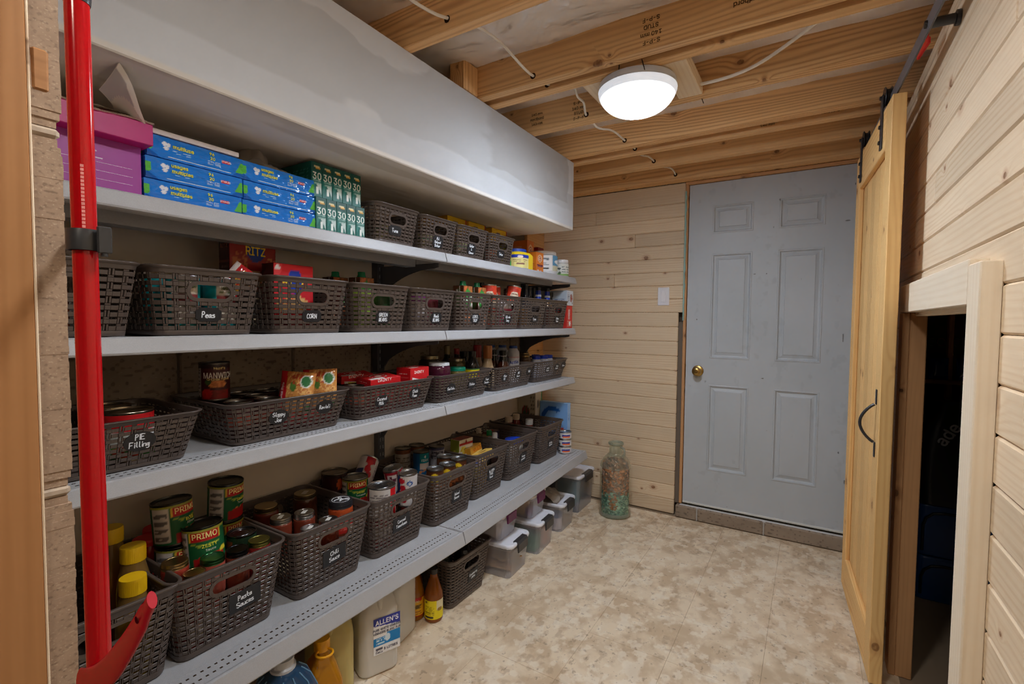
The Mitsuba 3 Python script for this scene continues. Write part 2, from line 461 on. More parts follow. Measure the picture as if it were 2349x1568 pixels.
def paint(base, ops, U, V):
    """vertex colours of a printed sheet: later ops lie over earlier ones"""
    C = np.broadcast_to(S(base), U.shape + (3,)).copy()
    for op in ops:
        k, a = op[0], op[1:]
        if k == 'r':
            m = (U >= a[0]) & (U <= a[1]) & (V >= a[2]) & (V <= a[3])
        elif k == 'e':
            m = ((U - a[0]) / a[2]) ** 2 + ((V - a[1]) / a[3]) ** 2 <= 1
        elif k == 'd':                                         # half plane a*u + b*v < c
            m = a[0] * U + a[1] * V < a[2]
        elif k == 'dr':                                        # half plane within a rectangle
            m = (a[0] * U + a[1] * V < a[2]) & (U >= a[3]) & (U <= a[4]) & (V >= a[5]) & (V <= a[6])
        elif k == 'n':                                         # speckle within an ellipse (threshold, scale): food pictures
            nz = meshkit.noise(np.stack([U * a[5], V * a[5], U * 0 + 3], -1), 5)
            m = (((U - a[0]) / a[2]) ** 2 + ((V - a[1]) / a[3]) ** 2 <= 1) & (nz > a[4])
        elif k == 'l':                                         # lines of small print
            m = (U >= a[0]) & (U <= a[1]) & (V >= a[2]) & (V <= a[3]) & ((V * a[4]) % 1 < 0.45) & (meshkit.noise(np.stack([U * 30, np.floor(V * a[4]), U * 0], -1), 2) > 0.32)
        C[m] = S(a[-1])
    return C


def near_face(pos):
    """the turn about z that points a thing's +x at the aisle"""
    return math.degrees(math.atan2(CAM[1] - pos[1], CAM[0] - pos[0]))

# ---------------------------------------------------------------- the room
XL, XR, YF, ZC, ZP = -1.72, 0.30, 3.19, 2.13, 2.245
R = random.Random(11)
BID = [0]


def board(key, a, b, mat, ax, bev=0.0025, M=None):
    """one piece of timber: ax = (along, across, through)"""
    BID[0] += 1
    m = Mesh().box(a, b, bev=bev, uvax=ax, uid=BID[0], uoff=R.uniform(0, 9))
    return put(key, m.shape(mat), M)


def slab(a, b, col=None, mat='m_matte', bev=0.0):
    return Mesh(col or (120, 120, 120)).box(a, b, bev=bev).shape(mat)


# floor: sheet-vinyl tiles with hair joints on a dark bed
struct('floor', slab((-2.6, -3.6, -0.06), (1.6, 3.3, -0.0015), (150, 132, 112)))
TX = [-1.72] + [-1.335 + 0.305 * i for i in range(6)] + [0.30]
TY = [0.0] + [0.255 + 0.305 * i for i in range(10)] + [3.16]
for i in range(len(TX) - 1):
    for j in range(len(TY) - 1):
        put('floor__tile', Mesh().box((TX[i] + .0004, TY[j] + .0004, -0.003), (TX[i + 1] - .0004, TY[j + 1] - .0004, 0.0), bev=0.0006).shape('m_vinyl'))

# left wall: concrete blocks, parged above, boarded in the far corner
struct('wall_left', slab((XL - 0.2, -0.2, 0), (XL - 0.006, 3.35, 2.5), (104, 94, 84)))
for k in range(7):
    z0, off = 0.197 * k - 0.02, (0.2 if k % 2 else 0.0)
    y = -0.25 + off
    while y < 2.93:
        put('wall_left__block', Mesh().box((XL - 0.03, max(y, -0.1) + .004, max(z0, 0) + .004), (XL, min(y + 0.4, 2.93) - .004, z0 + 0.193), bev=0.004).shape('m_block'))
        y += 0.4
put('wall_left__plaster_coat', Mesh().box((XL - 0.02, 0.2, 1.24), (XL + 0.004, 2.93, 1.77), bev=0.002).shape('m_panel'))
for k in range(22):
    board('wall_left__plank', (XL - 0.01, 2.94, 0.01 + 0.0935 * k), (XL + 0.018, YF, 0.1025 + 0.0935 * k), 'm_joist', (1, 2, 0), bev=0.004)

# far wall: tongue-and-groove boards, every board a piece
struct('wall_back', slab((XL - 0.2, 3.25, 0), (0.6, 3.4, 2.5), (96, 84, 72)))
z, k = 0.004, 0
while z < 2.08:
    low = z < 1.25
    h = 0.0935 if low else 0.0865
    x1 = -0.727 if low else -0.700
    t = z + h - 0.001 if z + h < 2.08 else 2.129
    yo = YF - (0.004 if low else 0.0)
    cut = {16: -1.16, 19: -1.02, 21: -1.30}.get(k)
    segs = [(XL + .01, x1)] if cut is None else [(XL + .01, cut - .0005), (cut + .0005, x1)]
    for (p, q) in segs:
        board('wall_back__plank', (p, yo, z), (q, YF + 0.018, t), 'm_pine', (0, 2, 1), bev=0.0042)
    z += h; k += 1
for k in range(23):
    board('wall_back__plank', (0.232, YF, 0.004 + 0.0915 * k), (XR, YF + 0.018, 0.0945 + 0.0915 * k), 'm_pine', (0, 2, 1), bev=0.004)
board('trim_1', (XL + 0.02, YF - 0.034, 1.60), (XL + 0.058, YF - 0.002, 1.757), 'm_pine', (2, 0, 1)); struct('trim_1')
board('trim_2', (XL + 0.075, YF - 0.045, 1.60), (XL + 0.105, YF - 0.002, 1.757), 'm_whitewood', (2, 0, 1)); struct('trim_2')

# the entrance door, its jambs, block sill
D0, D1, DZ0, DZ1, DY = -0.677, 0.183, 0.098, 2.107, 3.200
struct('door_1')


def door_leaf():
    m = Mesh()
    pan = []
    for (x0, x1) in ((-0.538, -0.311), (-0.178, 0.048)):
        pan += [(x0, x1, 0.323, 0.864), (x0, x1, 1.027, 1.673), (x0, x1, 1.795, 1.966)]
    face = sbox(D0, DZ0, D1, DZ1)
    for q in pan:
        face = face.difference(sbox(q[0], q[2], q[1], q[3]))
    v, f = trimesh.creation.triangulate_polygon(face, engine='earcut')
    m.add(np.column_stack([v[:, 0], np.full(len(v), DY), v[:, 1]])[f][:, ::1].reshape(-1, 3), np.arange(3 * len(f)).reshape(-1, 3)[:, ::-1] if False else np.arange(3 * len(f)).reshape(-1, 3))
    prof = [(0.0, 0.0), (0.004, -0.0025), (0.009, -0.0025), (0.014, 0.0075), (0.019, 0.0095), (0.0235, 0.0095), (0.038, 0.0045), (0.0405, 0.001), (0.043, 0.001)]
    for (x0, x1, z0, z1) in pan:
        def loop(i, d):
            return np.array([[x0 + i, DY + d, z0 + i], [x1 - i, DY + d, z0 + i], [x1 - i, DY + d, z1 - i], [x0 + i, DY + d, z1 - i]])
        for (i0, d0), (i1, d1) in zip(prof[:-1], prof[1:]):
            A, B = loop(i0, d0), loop(i1, d1)
            for c in range(4):
                e = (c + 1) % 4
                m.add([A[c], A[e], B[e], B[c]], [[0, 1, 2, 3]])
        m.add(loop(*prof[-1]), [[0, 1, 2, 3]])
    m.box((D0, DY + 0.012, DZ0), (D1, DY + 0.043, DZ1), bev=0)
    for a, b in (((D0, DY, DZ0), (D0 + 0.001, DY + 0.02, DZ1)), ((D1 - .001, DY, DZ0), (D1, DY + 0.02, DZ1)), ((D0, DY, DZ1 - .001), (D1, DY + .02, DZ1)), ((D0, DY, DZ0), (D1, DY + .02, DZ0 + .001))):
        m.box(a, b, bev=0)
    return m.shape('m_door', smooth=False)


put('door_1__leaf', door_leaf())
m = Mesh((178, 148, 88)); prof = [(0.033, 0), (0.034, 0.004), (0.030, 0.008), (0.016, 0.010), (0.013, 0.020), (0.014, 0.030), (0.024, 0.038), (0.027, 0.048), (0.025, 0.058), (0.018, 0.063), (0.011, 0.064), (0.010, 0.060), (0.0075, 0.060), (0.007, 0.064), (0.0, 0.0645)]
m.lathe(prof, n=40, top=False).moved(mat4(-0.602, DY, 0.946, rx=90))
put('door_1__knob', m.shape('m_metal')); labels['door_1__knob'] = {'label': 'round brass door knob'}
m = Mesh((168, 138, 80)).box((-0.6785, DY - 0.004, 0.90), (-0.676, DY + 0.02, 0.985), bev=0.001)
put('door_1__latch_plate', m.shape('m_metal'))
board('door_1__jamb', (-0.697, 3.185, 0.085), (-0.681, 3.25, 2.11), 'm_post', (2, 1, 0))
board('door_1__jamb', (0.186, 3.165, 0.085), (0.212, 3.25, 2.12), 'm_doorwood', (2, 0, 1))
board('door_1__jamb', (0.213, 3.176, 0.0), (0.230, 3.25, 2.12), 'm_whitewood', (2, 0, 1))
board('door_1__head_jamb', (-0.70, 3.183, 2.110), (0.232, 3.25, 2.128), 'm_post', (0, 2, 1))
put('door_1__weathered_strip', Mesh((112, 101, 91)).box((-0.7265, 3.196, 0.08), (-0.698, 3.23, 1.252), bev=0.002).shape('m_matte'))
m = Mesh((150, 184, 180))
zz = np.linspace(1.262, 2.07, 60)
for i in range(59):
    w = 0.006 + 0.005 * meshkit.noise(np.array([zz[i] * 40, 0, 0]), 3); d = 0.004 * meshkit.noise(np.array([zz[i] * 60, 2, 0]), 4)
    m.box((-0.6985, 3.178 - d, zz[i]), (-0.6985 + w, 3.20, zz[i + 1]), bev=0)
put('door_1__foam_seal', m.shape('m_matte')); labels['door_1__foam_seal'] = {'label': 'pale teal foam seal squeezed along the frame'}
put('door_1__sweep', Mesh((206, 208, 206)).box((D0, DY - 0.006, 0.091), (D1, DY + 0.01, 0.103), bev=0.002).shape('m_plastic'))
put('door_1__sweep_gap', Mesh((58, 54, 44)).box((D0, DY - 0.002, 0.084), (D1, DY + 0.03, 0.092), bev=0).shape('m_matte'))
struct('trim_3')
for (p, q) in ((-0.712, -0.585), (-0.577, -0.21), (-0.202, XR)):
    put('trim_3__block', Mesh().box((p, 3.160, 0.0), (q, 3.25, 0.078), bev=0.006).shape('m_block'))
for p in (-0.585, -0.21):
    put('trim_3__mortar', Mesh((176, 172, 166)).box((p, 3.164, 0.0), (p + 0.008, 3.25, 0.075), bev=0).shape('m_matte'))
put('trim_3__paint_strip', Mesh((206, 206, 208)).box((-0.69, 3.176, 0.07), (XR, 3.196, 0.0815), bev=0.002).shape('m_matte'))

# light switch
m = Mesh((226, 226, 232)).box((-0.859, YF - 0.006, 1.358), (-0.786, YF - 0.001, 1.474), bev=0.003)
m2 = Mesh((232, 232, 238)); m2.box((-0.838, YF - 0.0085, 1.380), (-0.809, YF - 0.005, 1.452), bev=0.001)
m2.add([[-.836, YF - .013, 1.450], [-.811, YF - .013, 1.450], [-.811, YF - .009, 1.382], [-.836, YF - .009, 1.382]], [[0, 3, 2, 1]])
m2.add([[-.836, YF - .013, 1.450], [-.836, YF - .009, 1.382], [-.836, YF - .0085, 1.450]], [[0, 1, 2]]).add([[-.811, YF - .013, 1.450], [-.811, YF - .0085, 1.450], [-.811, YF - .009, 1.382]], [[0, 1, 2]])
thing('light_switch', [('plate', m.shape('m_plastic')), ('rocker', m2.shape('m_plastic'))], None, 'white rocker light switch on the boarded wall beside the grey door', 'light switch')

# ceiling: a plastic sheet stapled over the joists
struct('ceiling', slab((-2.6, 0.2, 2.30), (0.7, 3.4, 2.5), (150, 128, 104)))
gx, gy = np.linspace(XL, 0.6, 90), np.linspace(0.2, 3.25, 130)
X, Y = np.meshgrid(gx, gy)
sag = 0.018 * np.sin(np.pi * ((Y - 1.19) / 0.405 % 1.0)) + 0.016 * meshkit.fbm(np.stack([X * 6, Y * 9, X * 0], -1), 3, 4) * (0.3 + meshkit.noise(np.stack([X * 2, Y * 2, X * 0], -1), 9))
put('ceiling__plastic_sheet', Mesh().grid(np.stack([X, Y, ZP + 0.015 - sag], -1), uv=np.stack([X, Y], -1).reshape(-1, 2)).shape('m_poly'))
labels['ceiling__plastic_sheet'] = {'label': 'crinkled translucent vapour barrier sheet'}
JO = [(0.77, .81), (1.175, 1.214), (1.592, 1.632), (1.668, 1.712), (2.003, 2.052), (2.395, 2.442), (2.522, 2.562), (2.785, 2.832), (3.105, 3.188)]
for i, (a, b) in enumerate(JO):
    j = board('ceiling__joist', (XL, a, ZC), (0.62, b, ZP + 0.02), 'm_joist', (0, 2, 1), bev=0.002)


def stamp(key, x, y, z, rows, col=(86, 60, 40)):
    """a grade stamp printed on the near side of a joist"""
    m = Mesh(col)
    for (t, dx, dz, h, ang, flip) in rows:
        lettering(m, [(t, dx, dz, h, col, True, ang)], lambda u, v, d: np.stack([x + u, y - d, z + v], -1))
    put(key, m.shape('m_matte')); labels[key] = {'label': 'dark grade stamp printed on the timber'}


stamp('ceiling__joist_002__stamp', -0.47, 1.592, 2.19, [('S-P-F', 0, 0.035, 0.013, 180, 0), ('STUD', 0, 0.012, 0.013, 180, 0), ('140 mm', 0, -0.012, 0.013, 180, 0), ('S-P-F', 0.002, -0.036, 0.013, 180, 0)])
stamp('ceiling__joist_002__stamp_001', -0.185, 1.592, 2.20, [('nordbord', 0, 0.022, 0.014, 180, 0), ('nordbord', 0, -0.012, 0.014, 180, 0)])
stamp('ceiling__joist_004__stamp', -0.905, 2.003, 2.185, [('S-P-F', 0, 0.03, 0.012, 0, 0), ('140 mm', 0, 0.008, 0.012, 0, 0), ('STUD', 0, -0.014, 0.012, 0, 0), ('S-P-F', 0, -0.036, 0.012, 0, 0)])
stamp('ceiling__joist_004__stamp_001', -1.115, 2.003, 2.19, [('140 mm', 0, 0.02, 0.011, 0, 0), ('nordbord', 0, -0.002, 0.012, 0, 0), ('140 mm', 0, -0.024, 0.011, 0, 0)])
stamp('ceiling__joist_006__stamp', -0.10, 2.522, 2.155, [('140 mm', -0.1, 0.0, 0.011, 0, 0), ('nordbord', 0.14, 0.008, 0.011, 0, 0)])
board('ceiling__blocking', (-1.225, 1.50, ZC + 0.005), (-1.155, 1.59, ZP), 'm_joist', (2, 0, 1))
board('ceiling__blocking', (-0.475, 1.713, ZC), (-0.385, 2.002, ZC + 0.045), 'm_pine', (1, 0, 2))
board('ceiling__blocking', (-0.76, 1.713, ZC), (-0.675, 2.002, ZC + 0.04), 'm_pine', (1, 0, 2))
m = Mesh((70, 66, 62))
for (x, y, z, dx, dz) in ((-0.52, 1.664, 2.134, .012, -.03), (-0.60, 1.664, 2.137, .0, -.02), (-0.40, 2.045, 2.132, .012, -.022)):
    m.tube([(x, y, z + .01), (x + dx, y - .006, z + dz)], 0.0016, n=6)
put('ceiling__bent_nails', m.shape('m_metal')); labels['ceiling__bent_nails'] = {'kind': 'stuff', 'label': 'bent nails left in the joists'}

# bulkhead over the shelves
struct('bulkhead', Mesh().box((XL + .005, 0.196, 1.757), (-1.15, 2.492, ZC - .001), bev=0.003).shape('m_plaster'))

# cables through the joists
WH = (222, 216, 206)


def cable(pts, r, label, col=WH):
    p = np.array(pts, float); t = np.r_[0, np.cumsum(np.linalg.norm(np.diff(p, axis=0), axis=1))]
    from scipy.interpolate import CubicSpline
    q = CubicSpline(t, p)(np.linspace(0, t[-1], 14 * len(p)))
    thing('electric_cable', [(None, Mesh(col).tube(q, r, n=8).shape('m_plastic'))], None, label, 'cable')


HOLES = []
def wire(pts): return pts
cable([(-1.075, 0.80, 2.215), (-1.03, 1.0, 2.185), (-0.97, 1.165, 2.163), (-0.965, 1.19, 2.17), (-0.96, 1.28, 2.20), (-0.935, 1.42, 2.20), (-0.905, 1.585, 2.155), (-0.885, 1.65, 2.15), (-0.865, 1.70, 2.15), (-0.83, 1.76, 2.185), (-0.845, 1.86, 2.17), (-0.85, 1.93, 2.175), (-0.868, 1.995, 2.155), (-0.87, 2.06, 2.15),
       (-0.87, 2.13, 2.145), (-0.85, 2.26, 2.17), (-0.828, 2.39, 2.16), (-0.82, 2.45, 2.155), (-0.815, 2.53, 2.155), (-0.81, 2.62, 2.15), (-0.80, 2.70, 2.165), (-0.79, 2.785, 2.16), (-0.79, 2.84, 2.155), (-0.77, 2.95, 2.17), (-0.745, 3.10, 2.16)], 0.0048,
      'thin white cable threaded through drilled joists along the bulkhead')
cable([(-0.39, 1.96, 2.150), (-0.30, 1.955, 2.149), (-0.20, 1.94, 2.160), (-0.10, 1.90, 2.185), (-0.02, 1.85, 2.205), (0.05, 1.79, 2.222), (0.09, 1.722, 2.232)], 0.0062,
      'thicker white cable looping from beside the ceiling lamp up to a joist')
m = Mesh((46, 30, 20))
for (x, y, z) in ((-0.97, 1.1745, 2.163), (-0.905, 1.5915, 2.155), (-0.868, 2.0025, 2.155), (-0.828, 2.3945, 2.16), (-0.79, 2.7845, 2.16), (-0.745, 3.1045, 2.16), (-0.885, 1.6675, 2.15), (-0.815, 2.5215, 2.155)):
    m.lathe([(0.0105, 0.0006), (0.0, 0.0006)], n=14, bottom=False).moved(np.eye(4)) if False else m.add(np.array([[x + 0.011 * math.cos(a), y - 0.0004, z + 0.011 * math.sin(a)] for a in np.linspace(0, 2 * np.pi, 15)[:-1]] + [[x, y - 0.0004, z]]), [[i, (i + 1) % 14, 14] for i in range(14)])
put('ceiling__drilled_holes', m.shape('m_matte')); labels['ceiling__drilled_holes'] = {'label': 'dark drilled holes in the joists'}


# ceiling lamps
def lamp(x, y, z, rad, power, label):
    base = Mesh((196, 200, 206)).lathe([(rad * .90, 0), (rad * .97, -0.004), (rad * .99, -0.022), (rad * .96, -0.030), (0.0, -0.031)][::-1], n=64, bottom=False)
    def dp(a):
        return (rad * math.sin(a * math.pi / 2) ** 0.75, -0.029 - 0.083 * math.cos(a * math.pi / 2) ** 1.25)
    parts = [('base', base.shape('m_plastic'))]
    edges = [0.0, 0.36, 0.46, 0.55, 0.64, 0.76, 1.0]
    for i, g in enumerate((1.0, 0.40, 0.12, 0.032, 0.009, 0.003)):   # the frosted dome glows less towards its edge
        t = np.linspace(edges[i], edges[i + 1], 14 if i == 0 else 4)
        d = Mesh((240, 243, 248)).lathe([dp(a) for a in t], n=72, bottom=False, top=False, angle=80).shape('m_plastic')
        d['emitter'] = {'type': 'area', 'radiance': {'type': 'rgb', 'value': [float(c) * g for c in power]}}
        parts.append(('shade' if i == 0 else 'shade__rim_glow', d) if i < 2 else ('shade__rim_glow_%03d' % (i - 1), d))
    thing('ceiling_lamp', parts, mat4(x, y, z), label, 'ceiling lamp', partlabels={'shade': 'glowing frosted white dome'})


lamp(LAMP_XY[0], LAMP_XY[1], ZC - .0005, 0.142, LAMP_POWER, 'round glowing flush ceiling lamp with a white frosted dome under the joists')

lamp(-0.30, 0.60, ZC - .0005, 0.142, ADDED_NEAR_LAMP_POWER, 'added round flush fill lamp, unseen, under the joists just inside the doorway')  # extra lamp, put in to brighten the shelf fronts

# right wall: boards with a low opening into a store
OY0, OY1, OZ = 1.335, 2.14, 1.290
struct('wall_right', slab((XR + 0.018, 2.165, 0), (0.335, 3.3, 2.128), (120, 100, 80)))
put('wall_right__backing', slab((XR + 0.018, -0.3, 0), (0.335, OY0 - 0.03, 2.128), (120, 100, 80)))
put('wall_right__backing', slab((XR + 0.018, OY0 - 0.03, OZ + 0.02), (0.335, 2.165, 2.128), (120, 100, 80)))
z, k = 0.004, 0
cuts = {2: [1.0], 4: [0.62], 9: [0.9], 14: [0.775], 16: [2.2, 0.9], 17: [1.9], 19: [1.25], 12: [0.6]}
while z < 2.12:
    h = 0.0945
    t = min(z + h - 0.001, 2.128)
    if z < OZ - 0.02:
        segs = [(-0.3, 1.252), (2.16, YF)]
    else:
        segs = [(-0.3, YF)]
    out = []
    for (p, q) in segs:
        for c in sorted(cuts.get(k, [])):
            if p < c < q:
                out.append((p, c - .0008)); p = c + .0008
        out.append((p, q))
    for (p, q) in out:
        board('wall_right__plank', (XR, p, z), (XR + 0.018, q, t), 'm_pine', (1, 2, 0), bev=0.0045)
    z += h; k += 1
board('trim_4', (0.268, 1.250, 0.0), (XR + .002, 1.335, 1.372), 'm_whitewood', (2, 1, 0)); struct('trim_4')
board('trim_5', (0.268, 1.3355, OZ), (XR + .002, 2.22, 1.385), 'm_whitewood', (1, 2, 0)); struct('trim_5')
board('trim_6', (0.268, 2.14, 0.0), (0.288, 2.22, OZ - .001), 'm_post', (2, 0, 1)); struct('trim_6')
board('trim_7', (0.2885, 2.142, 0.0), (0.3345, 2.165, OZ - .001), 'm_post', (2, 0, 1)); struct('trim_7')
board('trim_8', (XR, 1.336, OZ - .012), (0.335, 2.14, OZ + .018), 'm_whitewood', (1, 0, 2)); struct('trim_8')
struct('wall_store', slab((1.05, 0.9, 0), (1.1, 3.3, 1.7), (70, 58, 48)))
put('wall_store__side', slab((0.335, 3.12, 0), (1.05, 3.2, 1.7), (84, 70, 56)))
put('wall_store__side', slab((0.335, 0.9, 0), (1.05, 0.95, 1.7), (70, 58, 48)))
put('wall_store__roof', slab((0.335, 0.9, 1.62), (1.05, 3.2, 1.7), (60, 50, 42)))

# left of the doorway: timber jamb over the cut block wall
struct('wall_front', slab((-2.6, -0.05, 0), (-0.735, 0.16, 2.5), (120, 104, 90)))
for k in range(6):
    z0 = -0.135 + 0.398 * k
    m = Mesh()
    n = 44
    for i in range(n):
        a, b = z0 + 0.386 * i / n, z0 + 0.386 * (i + 1) / n
        e = 0.0015 * meshkit.noise(np.array([k * 5.1, i * 1.3, 0.5]), 2) + (0.0028 if i in (0, n - 1) else 0.001 if i in (1, n - 2) else 0)
        m.box((-0.9, 0.16, max(a, 0)), (-0.712 - e, 0.2005 - 1.4 * e, b), bev=0.0)
    if z0 + .386 > 0:
        put('wall_front__block', m.shape('m_near_block'))
    put('wall_front__mortar', Mesh((178, 164, 148)).box((-0.9, 0.165, z0 + 0.386), (-0.7135, 0.1985, z0 + 0.3985), bev=0.004).shape('m_matte'))
board('wall_front__timber_plug', (-0.735, 0.1755, 1.492), (-0.7105, 0.190, 1.537), 'm_jamb', (1, 2, 0))
board('trim_9', (-0.735, -0.05, 0), (-0.708, 0.1715, 2.2), 'm_jamb', (2, 1, 0), bev=0.0012); struct('trim_9')
board('trim_9__worn_edge', (-0.72, 0.1716, 0), (-0.7078, 0.1738, 2.2), 'm_whitewood', (2, 1, 0), bev=0.0008)  # pale strip stands in for light caught along the jamb edge

# the room behind the doorway, where the photographer stands
struct('wall_room', slab((-2.6, -3.6, 0), (-2.5, 0, 2.45), (196, 184, 168)))
put('wall_room__end', slab((-2.5, -3.6, 0), (1.6, -3.5, 2.45), (196, 184, 168)))
put('wall_room__side', slab((1.5, -3.5, 0), (1.6, -0.3, 2.45), (196, 184, 168)))
put('wall_room__return', slab((0.335, -0.3, 0), (1.6, -0.2, 2.45), (196, 184, 168)))
put('ceiling__room', slab((-2.6, -3.6, 2.35), (1.6, 0.2, 2.45), (206, 196, 182)))
put('wall_front__lintel', slab((-0.735, 0.0, 2.22), (0.335, 0.16, 2.45), (150, 130, 108)))
lamp(-0.05, -0.75, 2.3495, 0.26, ADDED_ROOM_LAMP_POWER, 'added round flush fill lamp, unseen, in the room behind the doorway')  # put in for warm fill light through the doorway

# ---------------------------------------------------------------- steel shelving
SZ = {1: 1.525, 2: 1.203, 3: 0.887}
SHF = 'steel_shelving'


def deckz(y):
    return 0.372 + max(0.0, y - 1.566) * 0.0225


def warp(V):
    V = V.copy(); t = np.maximum(0, V[:, 1] - 1.566)
    V[:, 2] += t * 0.0225
    V[:, 0] = -1.70 + (V[:, 0] + 1.70) * (1 - 0.052 * t)
    return V


def profile(poly, y0, y1):
    m = extrude(Polygon(poly), y1 - y0)
    v = np.asarray(m.vertices)
    return trimesh.Trimesh(np.column_stack([v[:, 0], y0 + v[:, 2], v[:, 1]]), np.asarray(m.faces), process=False)


def perforated(y0, y1, x0, x1, rows, z, pitch=0.0155):
    """a perforated strip: real holes over a dark bed"""
    n = int((y1 - y0 - 0.02) / pitch); yc = y0 + 0.015 + pitch * np.arange(n)
    xs = [x0]
    for r in rows:
        xs += [r - 0.0028, r + 0.0028]
    xs.append(x1)
    ys = [y0]
    for c in yc:
        ys += [c - 0.0036, c + 0.0036]
    ys.append(y1)
    V, F = [], []
    for i in range(len(xs) - 1):
        for j in range(len(ys) - 1):
            if i % 2 == 1 and j % 2 == 1:
                continue
            k = len(V); V += [(xs[i], ys[j], z), (xs[i + 1], ys[j], z), (xs[i + 1], ys[j + 1], z), (xs[i], ys[j + 1], z)]; F.append([k, k + 1, k + 2, k + 3])
    return np.array(V), np.array(F)


for n, (y0, y1) in enumerate(((0.205, 1.5635), (1.5685, 2.862))):
    for s in (1, 2, 3):
        z = SZ[s]
        P = [(-1.70, 0), (-1.309, 0), (-1.306, .0035), (-1.302, .0035), (-1.2985, 0), (-1.294, -.016), (-1.289, -.032), (-1.291, -.036), (-1.30, -.038), (-1.335, -.037), (-1.335, -.034), (-1.302, -.034), (-1.303, -.006),
             (-1.462, -.006), (-1.464, -.046), (-1.52, -.046), (-1.522, -.006), (-1.70, -.006)]
        key = put(SHF + '__shelf', Mesh().tri(profile([(x, z + h) for x, h in P], y0, y1)).shape('m_steel'))
        if s == 3:
            v, f = perforated(y0 + .004, y1 - .004, -1.375, -1.31, (-1.352, -1.331), z + 0.0011)
            put(key + '__perforated_edge', Mesh().add(v, f).shape('m_steel'))
            put(key + '__perforation_bed', Mesh((40, 36, 33)).box((-1.372, y0 + .006, z + .0001), (-1.312, y1 - .006, z + .0005), bev=0).shape('m_matte'))
    P = [(-1.70, 0), (-1.209, 0), (-1.205, .003), (-1.200, .0015), (-1.196, -.012), (-1.186, -.045), (-1.189, -.050), (-1.198, -.052), (-1.24, -.051), (-1.24, -.047), (-1.202, -.047), (-1.206, -.007), (-1.45, -.007), (-1.452, -.05), (-1.51, -.05), (-1.512, -.007), (-1.70, -.007)]
    y2 = y1 if n == 0 else 2.925
    t = profile([(x, 0.372 + h) for x, h in P], y0, y2); t.vertices = warp(np.asarray(t.vertices))
    key = put(SHF + '__base_deck', Mesh().tri(t).shape('m_steel'))
    v, f = perforated(y0 + .004, y2 - .004, -1.285, -1.213, (-1.262, -1.236), 0.3732, 0.0165)
    put(key + '__perforated_edge', Mesh().add(warp(v), f).shape('m_steel'))
    b = Mesh((58, 46, 38)).box((-1.283, y0 + .006, 0.3722), (-1.215, y2 - .006, 0.3727), bev=0); b.V = [warp(q) for q in b.V]
    put(key + '__perforation_bed', b.shape('m_matte'))
    put(SHF + '__base_leg', Mesh((84, 86, 90)).box((-1.69, y0 + .01, 0), (-1.40, y0 + .045, 0.318), bev=.002).shape('m_plastic'))
    put(SHF + '__back_panel', Mesh().box((-1.714, y0, 0.38), (-1.704, y1, 0.965), bev=.002).shape('m_panel'))
    put(SHF + '__panel_rail', Mesh((62, 62, 64)).box((-1.713, y0, 0.966), (-1.700, y1, 0.978), bev=.002).shape('m_plastic'))
put(SHF + '__base_leg', Mesh((84, 86, 90)).box((-1.69, 2.82, 0), (-1.40, 2.855, 0.318), bev=.002).shape('m_plastic'))
for y in (0.215, 1.566, 2.895):
    put(SHF + '__upright', Mesh((74, 77, 83)).box((-1.716, y - .02, 0), (-1.676, y + .02, 1.56 if y > 1 else 1.56), bev=.002).shape('m_plastic'))
    sl = Mesh((150, 150, 152))
    for zz in np.arange(0.62, 1.5, 0.034):
        for o in (-.008, .008):
            sl.box((-1.6758, y + o - .002, zz), (-1.6753, y + o + .002, zz + .016), bev=0)
    put(SHF + '__upright_slots', sl.shape('m_matte'))
    for s in (1, 2, 3):
        z = SZ[s] - .038
        a = np.linspace(0, 1, 14)
        cur = [(-1.36 - 0.27 * q, z - 0.020 - 0.075 * q ** 2.1) for q in a]
        P = [(-1.676, z + .002), (-1.335, z + .002), (-1.335, z - .014)] + cur + [(-1.66, z - .135), (-1.676, z - .14)]
        yb = min(y, 2.858)
        put(SHF + '__bracket', Mesh((78, 81, 88)).tri(profile(P, yb - .003, yb + .003)).shape('m_plastic'))
labels[SHF] = {'label': 'grey steel store shelving with perforated lips, dark uprights and curved brackets along the wall', 'category': 'shelving'}


# ---------------------------------------------------------------- woven plastic baskets
BROWN, CHALK, SLATE = (80, 70, 65), (222, 228, 236), (34, 34, 37)


